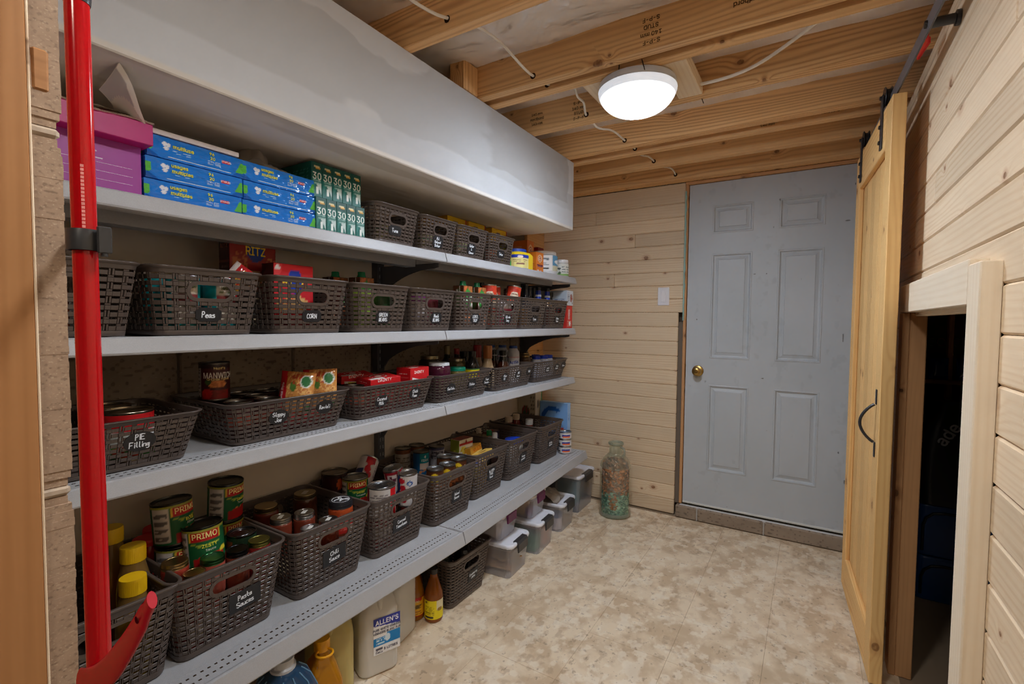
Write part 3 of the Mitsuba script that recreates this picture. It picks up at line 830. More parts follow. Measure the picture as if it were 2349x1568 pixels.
@lru_cache(None)
def basket(wb, db, wt, dt, h, p, q, handle, n_off=0):
    """woven tapered basket standing at the origin, front towards +x; handle = (z, width, height) of the grip hole or None"""
    A, B = rrect(db, wb, 0.024, 8), rrect(dt, wt, 0.03, 8)
    C = np.vstack([(A + B) / 2, (A + B)[:1] / 2]); s = np.r_[0, np.cumsum(np.linalg.norm(np.diff(C, axis=0), axis=1))]
    nc = 2 * int(round(s[-1] / p / 2)); s *= nc / s[-1]
    A1, B1 = np.vstack([A, A[:1]]), np.vstack([B, B[:1]])

    def at(u, t):
        u = np.mod(u, nc)
        a = np.stack([np.interp(u, s, A1[:, i]) for i in (0, 1)], -1); b = np.stack([np.interp(u, s, B1[:, i]) for i in (0, 1)], -1)
        return np.concatenate([a * (1 - t[..., None]) + b * t[..., None], (t * h)[..., None]], -1)

    def pos(u, t, d):
        e = 0.02
        tan = at(u + e, t) - at(u - e, t)
        nrm = np.stack([tan[..., 1], -tan[..., 0]], -1); nrm /= np.linalg.norm(nrm, axis=-1, keepdims=True)
        P = at(u, t); P[..., :2] += nrm * np.asarray(d)[..., None]
        return P
    t0, t1 = 0.075, 0.90
    nr = int(round((t1 - t0) * h / q)); Z = []
    for r in range(nr):
        ta, tb, tc = [t0 + (t1 - t0) * (r + f) / nr for f in (0.0, 0.70, 1.0)]
        for c in range(nc):
            over = (r + c + n_off) % 2 == 0
            Z.append((c + .42, c + 1.0, ta, tb, .0016))
            if over:
                Z.append((c - .02, c + .44, ta, tb, .0029)); Z.append((c, c + .42, tb, tc, .0010))
            else:
                Z.append((c, c + .18, ta, tc, .0021)); Z.append((c + .24, c + .42, ta, tc, .0021))
    Z = np.array(Z)
    if handle:
        hz, hw, hh = handle
        M = pos((Z[:, 0] + Z[:, 1]) / 2, (Z[:, 2] + Z[:, 3]) / 2, np.zeros(len(Z)))
        dy = np.maximum(0, np.abs(M[:, 1]) - (hw - hh) / 2); ins = (np.hypot(dy, M[:, 2] - hz) < hh / 2 + 0.0035) & (np.abs(M[:, 0]) > 0.4 * db)
        Z = Z[~ins]
    u = np.stack([Z[:, 0], Z[:, 1], Z[:, 1], Z[:, 0]], 1); t = np.stack([Z[:, 2], Z[:, 2], Z[:, 3], Z[:, 3]], 1)
    ui = np.stack([Z[:, 0] + .03, Z[:, 1] - .03, Z[:, 1] - .03, Z[:, 0] + .03], 1)
    ti = t + np.array([.006, .006, -.006, -.006])
    lo, hi = pos(u, t, np.zeros_like(u)), pos(ui, ti, np.broadcast_to(Z[:, 4:5], u.shape))
    V = np.concatenate([lo, hi], 1).reshape(-1, 3); k = np.arange(len(Z))[:, None] * 8
    F = np.vstack([k + np.array(f) for f in ((4, 5, 6, 7), (0, 1, 5, 4), (1, 2, 6, 5), (2, 3, 7, 6), (3, 0, 4, 7), (3, 2, 1, 0))])
    weave = Mesh(BROWN).add(V, F).shape('m_plastic', smooth=False)
    uu = np.linspace(0, nc, 120, endpoint=False)

    def ring(t, d):
        return pos(uu, np.full(120, t), np.full(120, d))
    base = Mesh(BROWN).loft([ring(0.0, -.006), ring(0.0, .001), ring(.012, .0025), ring(t0, .0025), ring(t0, -.0005)], bottom=False, top=False)
    base.loft([ring(.006, -.004), ring(.02, -.003)], bottom=True, top=True)
    rim = Mesh(BROWN).loft([ring(t1, -.0008), ring(t1, .0028), ring(.955, .0030), ring(.965, .0065), ring(.982, .0085), ring(.997, .0085), ring(1.006, .006), ring(1.006, .0005), ring(.995, -.0012), ring(t1, -.0008)], bottom=False, top=False)
    parts = [('weave', weave), ('rim', rim.shape('m_plastic')), ('base', base.shape('m_plastic'))]
    if handle:
        for sg in (1, -1):
            hole = stadium(0, hz, hw, hh); ringp = stadium(0, hz, hw + .018, hh + .018).difference(hole)
            g = extrude(ringp, 1.0); v = np.asarray(g.vertices)
            xf = db / 2 + (dt - db) / 2 * v[:, 1] / h
            g = trimesh.Trimesh(np.column_stack([sg * (xf - .0008 + v[:, 2] * .0042), v[:, 0], v[:, 1]]), np.asarray(g.faces)[:, ::sg], process=False)
            parts.append(('handle_frame' if sg > 0 else 'handle_frame_001', Mesh(BROWN).tri(g).shape('m_plastic')))
    return parts


def plaque(kind, w, h):
    if kind == 'oval':
        return affinity.scale(Point(0, 0).buffer(0.5, quad_segs=10), w, h)
    if kind == 'rect':
        return affinity.skew(sbox(-w / 2, -h / 2, w / 2, h / 2).buffer(-.004).buffer(.004), 0)
    g = sbox(-w / 2, -h / 2, w / 2, h / 2)
    for a in (-1, 1):
        for b in (-1, 1):
            g = g.difference(Point(a * w / 2, b * h / 2).buffer(0.20 * h, quad_segs=4))
    return g.buffer(-.002).buffer(.002)


KIND = {'deck': (.245, .315, .304, .374, .226, .0205, .0142, (.166, .108, .034)), 'mid': (.228, .30, .270, .342, .168, .0262, .0152, (.110, .098, .033)),
        'small': (.200, .25, .230, .288, .138, .0205, .0130, (.090, .078, .031)), 'tray': (.35, .285, .410, .342, .122, .0228, .0132, None)}


def place_basket(kind, y, x, z, tags, label, group=None, rz=0.0):
    """tags: (lines, local y, local z, width, height, capital height, shape, tilt) slate labels on the front"""
    wb, db, wt, dt, h, p, q, hd = KIND[kind]
    parts = list(basket(*KIND[kind]))
    for i, (lines, ly, lz, w, hh, cap, shp, tilt) in enumerate(tags):
        def onf(g, d0, d1, col, mat):
            g = affinity.translate(affinity.rotate(g, tilt, origin=(0, 0)), ly, lz)
            e = extrude(g, 1.0); v = np.asarray(e.vertices)
            xf = db / 2 + (dt - db) / 2 * v[:, 1] / h
            return Mesh(col).tri(trimesh.Trimesh(np.column_stack([xf + d0 + v[:, 2] * (d1 - d0), v[:, 0], v[:, 1]]), np.asarray(e.faces), process=False)).shape(mat)
        nm = 'label' if i == 0 else 'label_%03d' % i
        parts.append((nm, onf(plaque(shp, w, hh), .0012, .0038, SLATE, 'm_print')))
        parts.append((nm + '__lettering', onf(hand(lines, cap, .17), .0039, .0043, CHALK, 'm_matte')))
    return thing('basket', parts, mat4(x, y, z, rz), label, 'basket', group)


def DB(y):
    return -1.332 - .1575


dk = lambda lines, ly=.02, cap=.014, tilt=5, w=.088, h=.056: [(lines, ly, .100, w, h, cap, 'rect', tilt)]
for y, tags, lab in (
        (0.415, [], 'dark brown woven basket of oil bottles behind the red pole on the lowest shelf'),
        (0.692, dk(['Pasta', 'Sauces'], .035, .0145), 'dark brown woven basket labelled Pasta Sauces on the lowest shelf'),
        (1.018, dk(['Chili', 'Sauce'], .005, .0145), 'dark brown woven basket labelled Chili Sauce, full of mason jars'),
        (1.330, dk(['Canned', 'Tomatoes'], .0, .0125), 'dark brown woven basket labelled Canned Tomatoes on the lowest shelf'),
        (1.660, dk(['Baked', 'Beans'], .01, .0125, 4, .066), 'dark brown woven basket labelled Baked Beans on the lowest shelf'),
        (1.982, dk(['GLUTEN', 'FREE', 'Items'], .005, .0115, 4, .066, .06), 'dark brown woven basket labelled Gluten Free on the lowest shelf'),
        (2.296, dk(['Gummy', 'goodies'], .005, .0115, 4, .066), 'dark brown woven basket holding a blue-lidded tub on the lowest shelf'),
        (2.634, dk(['Ketchup', 'Mustard'], .0, .0105, 4, .066), 'dark brown woven basket of ketchup bottles, farthest on the lowest shelf')):
    place_basket('deck', y, DB(y) - (.03 if y > 1.8 else 0), deckz(y) + .002, tags, lab)
for y, lines, ly, cap, lab in (
        (0.362, None, 0, 0, 'woven dark brown basket on the second shelf, cut off by the red pole'),
        (0.652, ['Peas'], -.004, .015, 'woven dark brown basket labelled Peas on the second shelf'),
        (0.953, ['CORN'], -.002, .0135, 'woven dark brown basket labelled Corn on the second shelf'),
        (1.243, ['GREEN', 'BEANS'], .002, .0125, 'woven dark brown basket labelled Green Beans on the second shelf'),
        (1.524, ['Black', 'BEANS'], .012, .0125, 'woven dark brown basket labelled Black Beans on the second shelf'),
        (1.805, ['LENTIL', 'SOUP'], .005, .0125, 'woven dark brown basket labelled Lentil Soup on the second shelf'),
        (2.090, ['Alfredo', 'Soup'], .0, .0125, 'woven dark brown basket of red soup tins on the second shelf'),
        (2.372, ['Syrup'], .0, .0125, 'woven dark brown basket labelled Syrup on the second shelf'),
        (2.655, ['Italian', 'Sauce'], .0, .011, 'woven dark brown basket farthest on the second shelf, beside the red carton')):
    place_basket('mid', y, -1.332 - .15, SZ[2] + .004, [(lines, ly, .052, .066 if cap < .014 else .062, .044 if len(lines) > 1 else .036, cap, 'oct', 0)] if lines else [], lab)
for y, lines, cap, lab in (
        (1.314, ['Tuna'], .0135, 'small woven dark brown basket labelled Tuna on the top shelf'),
        (1.556, ['ALL', 'Natural', 'Butter'], .0105, 'small woven dark brown basket labelled All Natural Butter on the top shelf'),
        (1.788, ['Butter', '&', 'Cheese'], .0105, 'small woven dark brown basket with a three-line label ending Cheese on the top shelf'),
        (2.030, ['Salsa'], .0125, 'small woven dark brown basket labelled Salsa on the top shelf')):
    place_basket('small', y, -1.330 - .125, SZ[1] + .004, [(lines, -.012, .042 if len(lines) > 1 else .050, .062, .036 if len(lines) < 2 else .05, cap, 'oct', 0)], lab)
tr = lambda lines, ly, lz=.062, cap=.0125, w=.062, h=.045: (lines, ly, lz, w, h, cap, 'oval', 0)
for y, tags, lab in (
        (0.434, [tr(['PIE', 'Filling'], .068, .066, .0135, .066, .048)], 'long shallow woven basket labelled Pie Filling on the third shelf'),
        (0.909, [tr(['Sloppy', 'Joe'], -.055, .066), tr(['Ravioli'], .105, .074, .012)], 'long shallow woven basket labelled Sloppy Joe and Ravioli'),
        (1.345, [tr(['Coconut', 'Milk'], -.08, .058), tr(['Chick', 'Peas'], .095, .066)], 'long shallow woven basket labelled Coconut Milk and Chick Peas'),
        (1.780, [tr(['Shallots'], -.11, .058, .012), tr(['Pickles'], .045, .062, .012), tr(['Soya', 'Sauces'], .165, .066, .0115)], 'long shallow woven basket labelled Shallots, Pickles and Soya Sauces'),
        (2.215, [tr(['Olive', 'Oil'], -.105, .066, .0115), tr(['BBQ', 'Sauce'], .03, .07, .0115), tr(['Salt'], .145, .078, .0115)], 'long shallow woven basket labelled BBQ Sauce and Salt'),
        (2.650, [tr(['Garlic', 'Powder'], -.06, .07, .0105), tr(['Onion', 'Powder'], .06, .074, .0105), tr(['Chives'], .15, .078, .0105)], 'long shallow woven basket with blue-capped bottles, farthest on the third shelf')):
    place_basket('tray', y, -1.368 - .1425, SZ[3] + .003, tags, lab)
place_basket('deck', 1.715, -1.288 - .1575, 0.001, dk(['Cranberry', 'Juice'], .02, .0115, 4, .07), 'dark brown woven basket labelled Cranberry Juice standing on the floor under the shelves')

# ---------------------------------------------------------------- builders of the goods
TIN, BRASS, DARKTIN = (196, 200, 204), (176, 150, 104), (120, 116, 110)


def can(r, h, base, ops=(), texts=(), tin=TIN, nu=72, nv=26):
    """tin can, the middle of its label (u = 0.5) towards +x; texts give u as arc length from there and v as height"""
    b = Mesh(tin).lathe([(0, .003), (r * .88, .003), (r * .90, .0), (r, .0), (r * 1.012, .0015), (r * 1.0, .004), (r * .985, .006), (r * .985, h - .006), (r, h - .004), (r * 1.012, h - .0015), (r * 1.0, h), (r * .955, h), (r * .935, h - .0042), (r * .86, h - .0044),
                         (r * .84, h - .0032), (r * .78, h - .0032), (r * .76, h - .0046), (r * .62, h - .0046), (r * .60, h - .0036), (r * .55, h - .0036), (r * .53, h - .0046), (0, h - .0046)], n=40, bottom=False, top=False, angle=30)
    parts = [('body', b.shape('m_metal'))]
    u, v = np.linspace(0, 1, nu + 1), np.linspace(0, 1, nv)
    U, V = np.meshgrid(u, v, indexing='ij'); a = (U - .5) * 2 * np.pi
    P = np.stack([r * .995 * np.cos(a), r * .995 * np.sin(a), .006 + V * (h - .012)], -1)
    parts.append(('label', Mesh().grid(P, paint(base, ops, U, V)).shape('m_print')))
    if texts:
        m = Mesh()
        lettering(m, texts, lambda x, y, d: np.stack([(r + d) * np.cos(x / r), (r + d) * np.sin(x / r), y], -1))
        parts.append(('label__lettering', m.shape('m_print')))
    return parts


def carton(w, d, h, base, faces=None, n=30, bev=.001, mat='m_print', extra=()):
    """printed box w wide (along y), d deep (along x), h high, front towards +x; faces = {'front' 'left' 'right' 'top': (ops, texts[, base])}"""
    b = Mesh(base).box((-d / 2, -w / 2, 0), (d / 2, w / 2, h), bev=bev); m = Mesh(); any_text = False
    fr = {'front': (w, h, lambda x, y, e: np.stack([d / 2 + e, x, h / 2 + y], -1)), 'left': (d, h, lambda x, y, e: np.stack([x, -w / 2 - e, h / 2 + y], -1)),
          'right': (d, h, lambda x, y, e: np.stack([-x, w / 2 + e, h / 2 + y], -1)), 'top': (w, d, lambda x, y, e: np.stack([-y, x, h + e + 0 * x], -1))}
    for f, spec in (faces or {}).items():
        fw, fh, fn = fr[f]; ops, texts = spec[0], spec[1]; bs = spec[2] if len(spec) > 2 else base
        U, V = np.meshgrid(np.linspace(0, 1, n), np.linspace(0, 1, n), indexing='ij')
        b.grid(fn((U - .5) * (fw - 2 * bev), (V - .5) * (fh - 2 * bev), 0.0003 + 0 * U), paint(bs, ops, U, V))
        if texts:
            any_text = True
            lettering(m, texts, lambda x, y, e: fn(x, y, e + .0004))
    parts = [('body', b.shape(mat))]
    if any_text:
        parts.append(('lettering', m.shape('m_print')))
    return parts + list(extra)


def screwlid(r, h, z, col, at=(0, 0), ribs=0, mat='m_metal', bands=True):
    m = Mesh(col)
    if ribs:
        n = ribs * 2; a = np.arange(n) * 2 * np.pi / n; k = np.where(np.arange(n) % 2, 1.0, .955)
        R_ = lambda rr, zz, kk: np.stack([at[0] + rr * kk * np.cos(a), at[1] + rr * kk * np.sin(a), np.full(n, zz)], 1)
        m.loft([R_(r, z, k), R_(r, z + h * .86, k), R_(r * .97, z + h, k * 0 + 1)], bottom=False, top=True, hard=(1,))
    else:
        prof = [(r, z), (r * 1.03, z + h * .06), (r, z + h * .14)] + ([(r, z + h * .45), (r * 1.02, z + h * .5), (r, z + h * .55)] if bands else []) + [(r, z + h * .86), (r * .97, z + h * .97), (r * .92, z + h), (r * .80, z + h * .985), (r * .78, z + h * .94), (0, z + h * .94)]
        m.lathe(prof, n=36, bottom=False, top=False, at=(at[0], at[1], 0))
    return m.shape(mat)


def jar(r, h, content, lid, lr=None, lh=.014, label=None, mat='m_gloss', lidmat='m_metal', sticker=None, shoulder=.78, fill=1.0, air=(150, 140, 128)):
    """filled glass jar with a screw lid"""
    lr = lr or r * .86; hs = h * shoulder; hn = h - lh
    prof = [(0, .004), (r * .80, .003), (r * .93, .001), (r, .010), (r, hs * .97), (r * .985, hs), ((r + lr) / 2, hs + (hn - hs) * .62), (lr * .95, hs + (hn - hs) * .9), (lr * .94, hn + .002), (0, hn + .002)]
    m = Mesh(content).lathe(prof, n=40, bottom=False, top=False, angle=60)
    if fill < 1:
        m.C = [np.where((v[:, 2:] > fill * h), S(air), c) for v, c in zip(m.V, m.C)]
    parts = [('glass', m.shape(mat)), ('lid', screwlid(lr, lh, h - lh, lid, mat=lidmat))]
    if sticker:
        parts.append(('lid__sticker', Mesh(sticker).box((-lr * .45, -lr * .22, h - lh * .06 - .0003), (lr * .45, lr * .22, h - lh * .06 + .0006), bev=0).shape('m_matte')))
    if label:
        base, ops, texts, z0, z1 = label
        U, V = np.meshgrid(np.linspace(0, 1, 49), np.linspace(0, 1, 20), indexing='ij'); a = (U - .5) * 4.6
        parts.append(('label', Mesh().grid(np.stack([r * 1.006 * np.cos(a), r * 1.006 * np.sin(a), z0 + V * (z1 - z0)], -1), paint(base, ops, U, V)).shape('m_print')))
        if texts:
            q = Mesh(); lettering(q, texts, lambda x, y, d: np.stack([(r * 1.012 + d) * np.cos(x / r), (r * 1.012 + d) * np.sin(x / r), y], -1))
            parts.append(('label__lettering', q.shape('m_print')))
    return parts


def bottle(prof, col, cap, capr, caph, mat='m_gloss', label=None, ribs=18, capmat='m_plastic', sq=None, extra=(), wraps=()):
    """bottle turned from prof (r, z), a cap on top; label = (radius, z0, z1, span, base, ops, texts); wraps = coloured sleeves (name, prof, colour)"""
    h = prof[-1][1]
    m = Mesh(col).lathe([(0, .003)] + list(prof), n=40, bottom=False, top=True, angle=55)
    if sq:
        m.V = [v * np.array([1, sq, 1]) for v in m.V]
    parts = [('body', m.shape(mat))]
    if cap is not None:
        parts.append(('cap', screwlid(capr, caph, h - .002, cap, ribs=ribs, mat=capmat)))
    for nm, pf, c in wraps:
        parts.append((nm, Mesh(c).lathe(pf, n=36, bottom=False, top=False, angle=55).shape('m_gloss')))
    if label:
        r, z0, z1, span, base, ops, texts = label
        U, V = np.meshgrid(np.linspace(0, 1, 41), np.linspace(0, 1, 28), indexing='ij'); a = (U - .5) * span
        P = np.stack([r * np.cos(a), r * np.sin(a), z0 + V * (z1 - z0)], -1)
        if sq:
            P = P * np.array([1, sq, 1])
        parts.append(('label', Mesh().grid(P, paint(base, ops, U, V)).shape('m_print')))
        if texts:
            q = Mesh(); k = np.array([1, sq or 1, 1])
            lettering(q, texts, lambda x, y, d: np.stack([(r + d) * np.cos(x / r), (r + d) * np.sin(x / r), y], -1) * k)
            parts.append(('label__lettering', q.shape('m_print')))
    return parts + list(extra)


def put_thing(name, parts, P, label, cat, turn=0.0, tilt=(0, 0), group=None, face=True):
    """stand a thing at P, its front turned to the aisle (plus turn degrees); tilt = lean about x, about y"""
    return thing(name, parts, mat4(P[0], P[1], P[2], (near_face(P) if face else 0) + turn, tilt[0], tilt[1]), label, cat, group)


WHERE = ['']
PLAIN = {}


def under(P, r, h, n=1, col=(150, 60, 44)):
    r = round(r * .74, 4)
    k = (r, h, col)
    if k not in PLAIN:
        PLAIN[k] = can(r, h, col, [('r', 0, 1, .3, .7, (206, 190, 160))], nu=36, nv=6)
    for i in range(n):
        thing('tin_can', PLAIN[k], mat4(P[0], P[1], P[2] - (i + 1) * h, near_face(P) + 40 * i), 'plain small tin in the lower layer of the %s basket' % WHERE[0], 'tin can', 'lower tins of the %s basket' % WHERE[0])


# ---------------------------------------------------------------- top shelf
Z1, Z2, Z3 = SZ[1] + .001, SZ[2] + .001, SZ[3] + .0015
# magenta carton with its torn lid
b = Mesh((158, 62, 152)).box((-1.60, .300, Z1), (-1.335, .5125, 1.655), bev=.001)
tx = Mesh((214, 196, 220))
for i in range(3):
    tx.box((-1.3349, .36, 1.588 - .018 * i), (-1.3345, .495, 1.5888 - .018 * i), bev=0)
tx.box((-1.3349, .40, 1.610), (-1.3345, .43, 1.613), bev=0).box((-1.3349, .395, 1.604), (-1.3345, .425, 1.607), bev=0).box((-1.3349, .39, 1.596), (-1.3345, .44, 1.5985), bev=0)
lid = Mesh((176, 20, 108))
lid.box((-1.62, .285, 1.642), (-1.295, .522, 1.690), bev=.0015)
ee = np.linspace(0, 1, 40); torn = Mesh((196, 184, 168))
for lay, (dz, dx) in enumerate(((.0, .0), (.004, -.010), (.009, -.018))):
    w = .006 * meshkit.noise(np.stack([ee * 20, ee * 0 + lay, ee * 0], -1), 3)
    A = np.stack([-1.292 + dx + w, .285 + .237 * ee, 1.6905 + dz + .003 * np.sin(ee * 9 + lay)], -1)
    B = A + np.array([-.22, 0, .002]); torn.grid(np.stack([A, B, B - [0, 0, .002], A - [0, 0, .002]], 0), (224, 216, 204) if lay != 1 else (132, 112, 92))
Uf, Vf = np.meshgrid(np.linspace(0, 1, 16), np.linspace(0, 1, 16), indexing='ij')
A_, B_, C_, D_ = (np.array(q) for q in ((-1.188, 0.423, 1.757), (-1.290, 0.505, 1.684), (-1.330, 0.467, 1.702), (-1.270, 0.417, 1.721)))
P = (A_ * (1 - Uf)[..., None] + B_ * Uf[..., None]) * (1 - Vf)[..., None] + (D_ * (1 - Uf)[..., None] + C_ * Uf[..., None]) * Vf[..., None]
P[..., 0] += .012 * np.sin(np.pi * Vf) + .004 * np.sin(7 * Uf) * (1 - Vf); P[..., 1] += .006 * np.sin(np.pi * Uf)
cc = np.where((Vf < .22 + .16 * Uf)[..., None], S(240, 237, 232), S(186, 182, 184))
fl = Mesh().grid(P, cc).grid(P - [.0012, .001, 0], (206, 200, 194))
thing('carton', [('body', b.shape('m_print')), ('print', tx.shape('m_print')), ('lid', lid.shape('m_print')), ('lid__torn_edge', torn.shape('m_matte')), ('paper_flap', fl.shape('m_matte'))], None,
      'magenta cardboard box with a torn lid and a grey paper flap on the top shelf', 'cardboard box')


def ream(fr):
    w, d, h = .228, .275, .0525
    rings = [ring3(rrect(d * k, w * k2, .006, 3), z) for k, k2, z in ((.985, .985, 0), (1, 1, .004), (1, 1, h - .004), (.985, .985, h))]
    BL = (30, 118, 210)
    m = Mesh(BL).loft(rings, hard=(1, 2))
    U, V = np.meshgrid(np.linspace(0, 1, 90), np.linspace(0, 1, 34), indexing='ij')
    ops = [('d', 1.0, .32, .12, (16, 86, 170)), ('dr', 1.0, -.13, .0, 0, .05, .3, .75, (86, 178, 70)), ('d', -1.0, .30, -.86, (20, 92, 178)), ('dr', -1.0, .115, -.885, .9, 1, .22, .78, (86, 178, 70)),
           ('r', .20, .86, .115, .15, (216, 222, 232)), ('e', .165, .70, .020, .12, (226, 230, 240)), ('e', .200, .66, .018, .11, (226, 230, 240)), ('e', .180, .50, .024, .10, (226, 230, 240)),
           ('l', .24, .42, .34, .48, 14, (170, 200, 232)), ('l', .60, .74, .26, .50, 14, (190, 210, 236)), ('r', .755, .845, .52, .68, (206, 44, 52))]
    wr = .0015 * (meshkit.fbm(np.stack([U * 14, V * 7, U * 0], -1), 3, 6) - .5) * 2
    P = np.stack([d / 2 + .0008 + wr + .002, (U - .5) * w * .995, .001 + V * (h - .002)], -1)
    m.grid(P, paint(BL, ops, U, V))
    q = Mesh(); Y = (232, 226, 40)
    rows = [('usages', -.041, .0385, .0082, Y, True), ('multiples', -.0345, .0265, .0082, Y, True)] if fr else [('multiuse', -.035, .034, .0088, Y, True)]
    lettering(q, rows + [('96', .032, .042, .0074, Y, True), ('20', .034, .031, .0074, Y, True), ('8½ x 11', .041, .022, .0046, (200, 216, 236), False), ('STAPLES', .0685, .0315, .0042, (246, 236, 236), True)],
              lambda x, y, e: np.stack([d / 2 + .0040 + e, x, y], -1))
    gr = Mesh((92, 182, 74))
    for sg in (-1, 1):
        gr.add([[d / 2 - .02, sg * (w / 2 + .001), h * .1], [d / 2 - .02, sg * (w / 2 + .001), h * .9], [d / 2 - .10, sg * (w / 2 + .001), h * .5]], [[0, 1, 2]])
    return [('wrapper', m.shape('m_gloss')), ('lettering', q.shape('m_print')), ('green_fold', gr.shape('m_gloss'))]


reams = (ream(True), ream(False))
NM = ('bottom', 'middle', 'top')
for c, (y, dx) in enumerate(((.632, 0), (.8645, -.004))):
    for l in range(3):
        k = reams[(0 if l < 2 else 1) if c == 0 else (1 if l < 2 else 0)]
        thing('paper_ream', k, mat4(-1.475 + dx - .003 * l, y + .003 * (l % 2) + (.006 if c == 0 and l == 2 else 0), Z1 + .0535 * l, .6 * (l - 1)), 'blue wrapped paper ream, %s of the stack %s' % (NM[l], 'touching the magenta box' if c == 0 else 'beside the green boxes'), 'paper ream', 'paper reams on the top shelf')
t = np.linspace(0, 1, 26); Uf, Vf = np.meshgrid(t, np.linspace(0, 1, 34), indexing='ij')
nz = meshkit.fbm(np.stack([Uf * 6, Vf * 8, Uf * 0], -1), 4, 8)
P = np.stack([-1.60 + .23 * Uf + .02 * nz, .745 + .235 * Vf, Z1 + .1625 + .15 * np.abs(nz - .42) * np.sin(np.pi * np.clip(Uf, .06, 1)) * np.sin(np.pi * np.clip(Vf, .05, .97)) + .035 * np.exp(-((Vf - .45) / .18) ** 2) * np.sin(np.pi * Uf)], -1)
thing('plastic_film', [(None, Mesh((188, 178, 166)).grid(P).shape('m_film'))], None, 'crumpled clear plastic film lying on the blue paper reams', 'plastic film')
ps = Mesh((226, 220, 224)).box((-1.60, .524, Z1 + .1615), (-1.3385, .7415, Z1 + .1735), bev=.001)
thing('paper_sheet', [(None, ps.shape('m_matte'))], None, 'thin stack of loose white paper on top of the reams behind the magenta lid', 'paper')


def thirty():
    w, d, h = .0385, .16, .110
    G = (24, 104, 96)
    ops = [('r', 0, 1, .76, 1, (18, 78, 70)), ('dr', -.55, -1, -.62, 0.05, .95, 0, .40, (196, 214, 212)), ('dr', .7, -1, -.12, .05, .98, .08, .36, (40, 124, 116)), ('l', .15, .9, .40, .50, 40, (150, 190, 184)), ('e', .5, .88, .26, .035, (236, 226, 180)), ('e', .62, .84, .22, .03, (222, 170, 60)), ('r', .44, .64, .12, .30, (226, 236, 234))]
    return carton(w, d, h, G, {'front': (ops, [('30', 0, .012, .021, (232, 238, 236), True, 0, .92)], G), 'top': ([], [], (22, 84, 78)), 'left': ([('l', .1, .9, .2, .8, 14, (60, 128, 120))], [], (20, 92, 84))}, n=26)


g30 = thirty()
for row in range(2):
    for i in range(5):
        thing('bag_box', g30, mat4(-1.417 - (.012 if row else 0), .9985 + .0392 * i - (.006 if row else 0), Z1 + .1105 * row, 0), 'green carton printed 30, %s in the %s row on the top shelf' % (('first', 'second', 'third', 'fourth', 'fifth')[i] + ' from the reams', 'upper' if row else 'lower'), 'carton', 'green cartons printed 30')
thing('bag_box', carton(.20, .07, .105, (18, 78, 70)), mat4(-1.635, 1.05, Z1 + .111), 'dark green carton lying behind the upper row of cartons printed 30', 'carton')
thing('bag_box', carton(.20, .07, .110, (18, 78, 70)), mat4(-1.635, 1.05, Z1), 'dark green carton hidden under another at the back of the top shelf', 'carton')

YB = (232, 178, 28)
yb = lambda: carton(.148, .19, .228, YB, {'front': ([('r', .30, .55, .30, .92, (78, 66, 120)), ('r', .78, 1, 0, .6, (240, 210, 40)), ('e', .86, .40, .10, .26, (246, 236, 90)), ('l', .05, .26, .35, .75, 16, (170, 60, 30)), ('r', .95, 1, 0, 1, (186, 50, 36))],
        [("STAND 'N", -.003, .012, .0165, YB, True, -90), ('STUFF', -.022, .03, .0165, YB, True, -90), ('DINNER KIT', .023, .030, .0105, (70, 50, 60), True, -90), ('OLD EL', .052, .035, .0135, (170, 40, 30), True, -90)], (236, 196, 36)), 'left': ([('r', .50, .66, .42, .82, (24, 120, 170))], [], (222, 164, 22))})
for i, (y, lab) in enumerate(((2.262, 'yellow dinner kit carton standing behind the Salsa basket'), (2.060, 'yellow carton behind the Salsa basket, left of the dinner kit carton'), (1.900, 'yellow carton barely showing over the three-line label basket'))):
    thing('food_box', yb(), mat4(-1.585 - (.006 * i), y, Z1 + .0), lab, 'food box')
thing('food_box', carton(.026, .11, .190, (150, 44, 34), {'front': ([('l', 0, 1, .05, .95, 26, (206, 120, 90))], [])}), mat4(-1.545, 2.390, Z1), 'thin red hatched carton between the yellow kit carton and the orange cartons', 'food box')
thing('food_box', carton(.016, .12, .150, (236, 220, 40), {'front': ([('e', .5, .18, .5, .14, (60, 150, 80))], [])}), mat4(-1.42, 2.172, Z1), 'slim yellow packet with a green spot against the end of the Salsa basket', 'food packet')
OR = (226, 116, 40)


def soda(h):
    ray_ops = []
    for a in np.arange(0, 360, 20):
        ray_ops.append(('e', .5 + .30 * math.cos(math.radians(a)), .72 + .17 * math.sin(math.radians(a)), .035, .02, (250, 226, 180)))
    ops = ray_ops + [('e', .5, .72, .30, .16, (246, 222, 178)), ('e', .5, .72, .25, .135, (196, 70, 40)), ('e', .5, .72, .18, .098, (246, 226, 196)), ('e', .52, .73, .10, .06, (196, 90, 60)), ('r', .12, .9, .40, .44, (176, 50, 60)), ('r', .2, .85, .34, .37, (70, 50, 130)), ('e', .25, .12, .13, .07, (240, 226, 210)), ('e', .62, .10, .13, .07, (236, 216, 220))]
    return carton(.086, .135, h, OR, {'front': (ops, [('BAKING SODA', 0, -.10 * h, .0075, (80, 40, 90), True)], (232, 132, 52)), 'left': ([('r', .1, .7, .78, .84, (226, 170, 130)), ('r', .1, .7, .50, .55, (226, 170, 130)), ('l', .1, .9, .1, .45, 16, (180, 80, 30))], [], (220, 126, 40))})


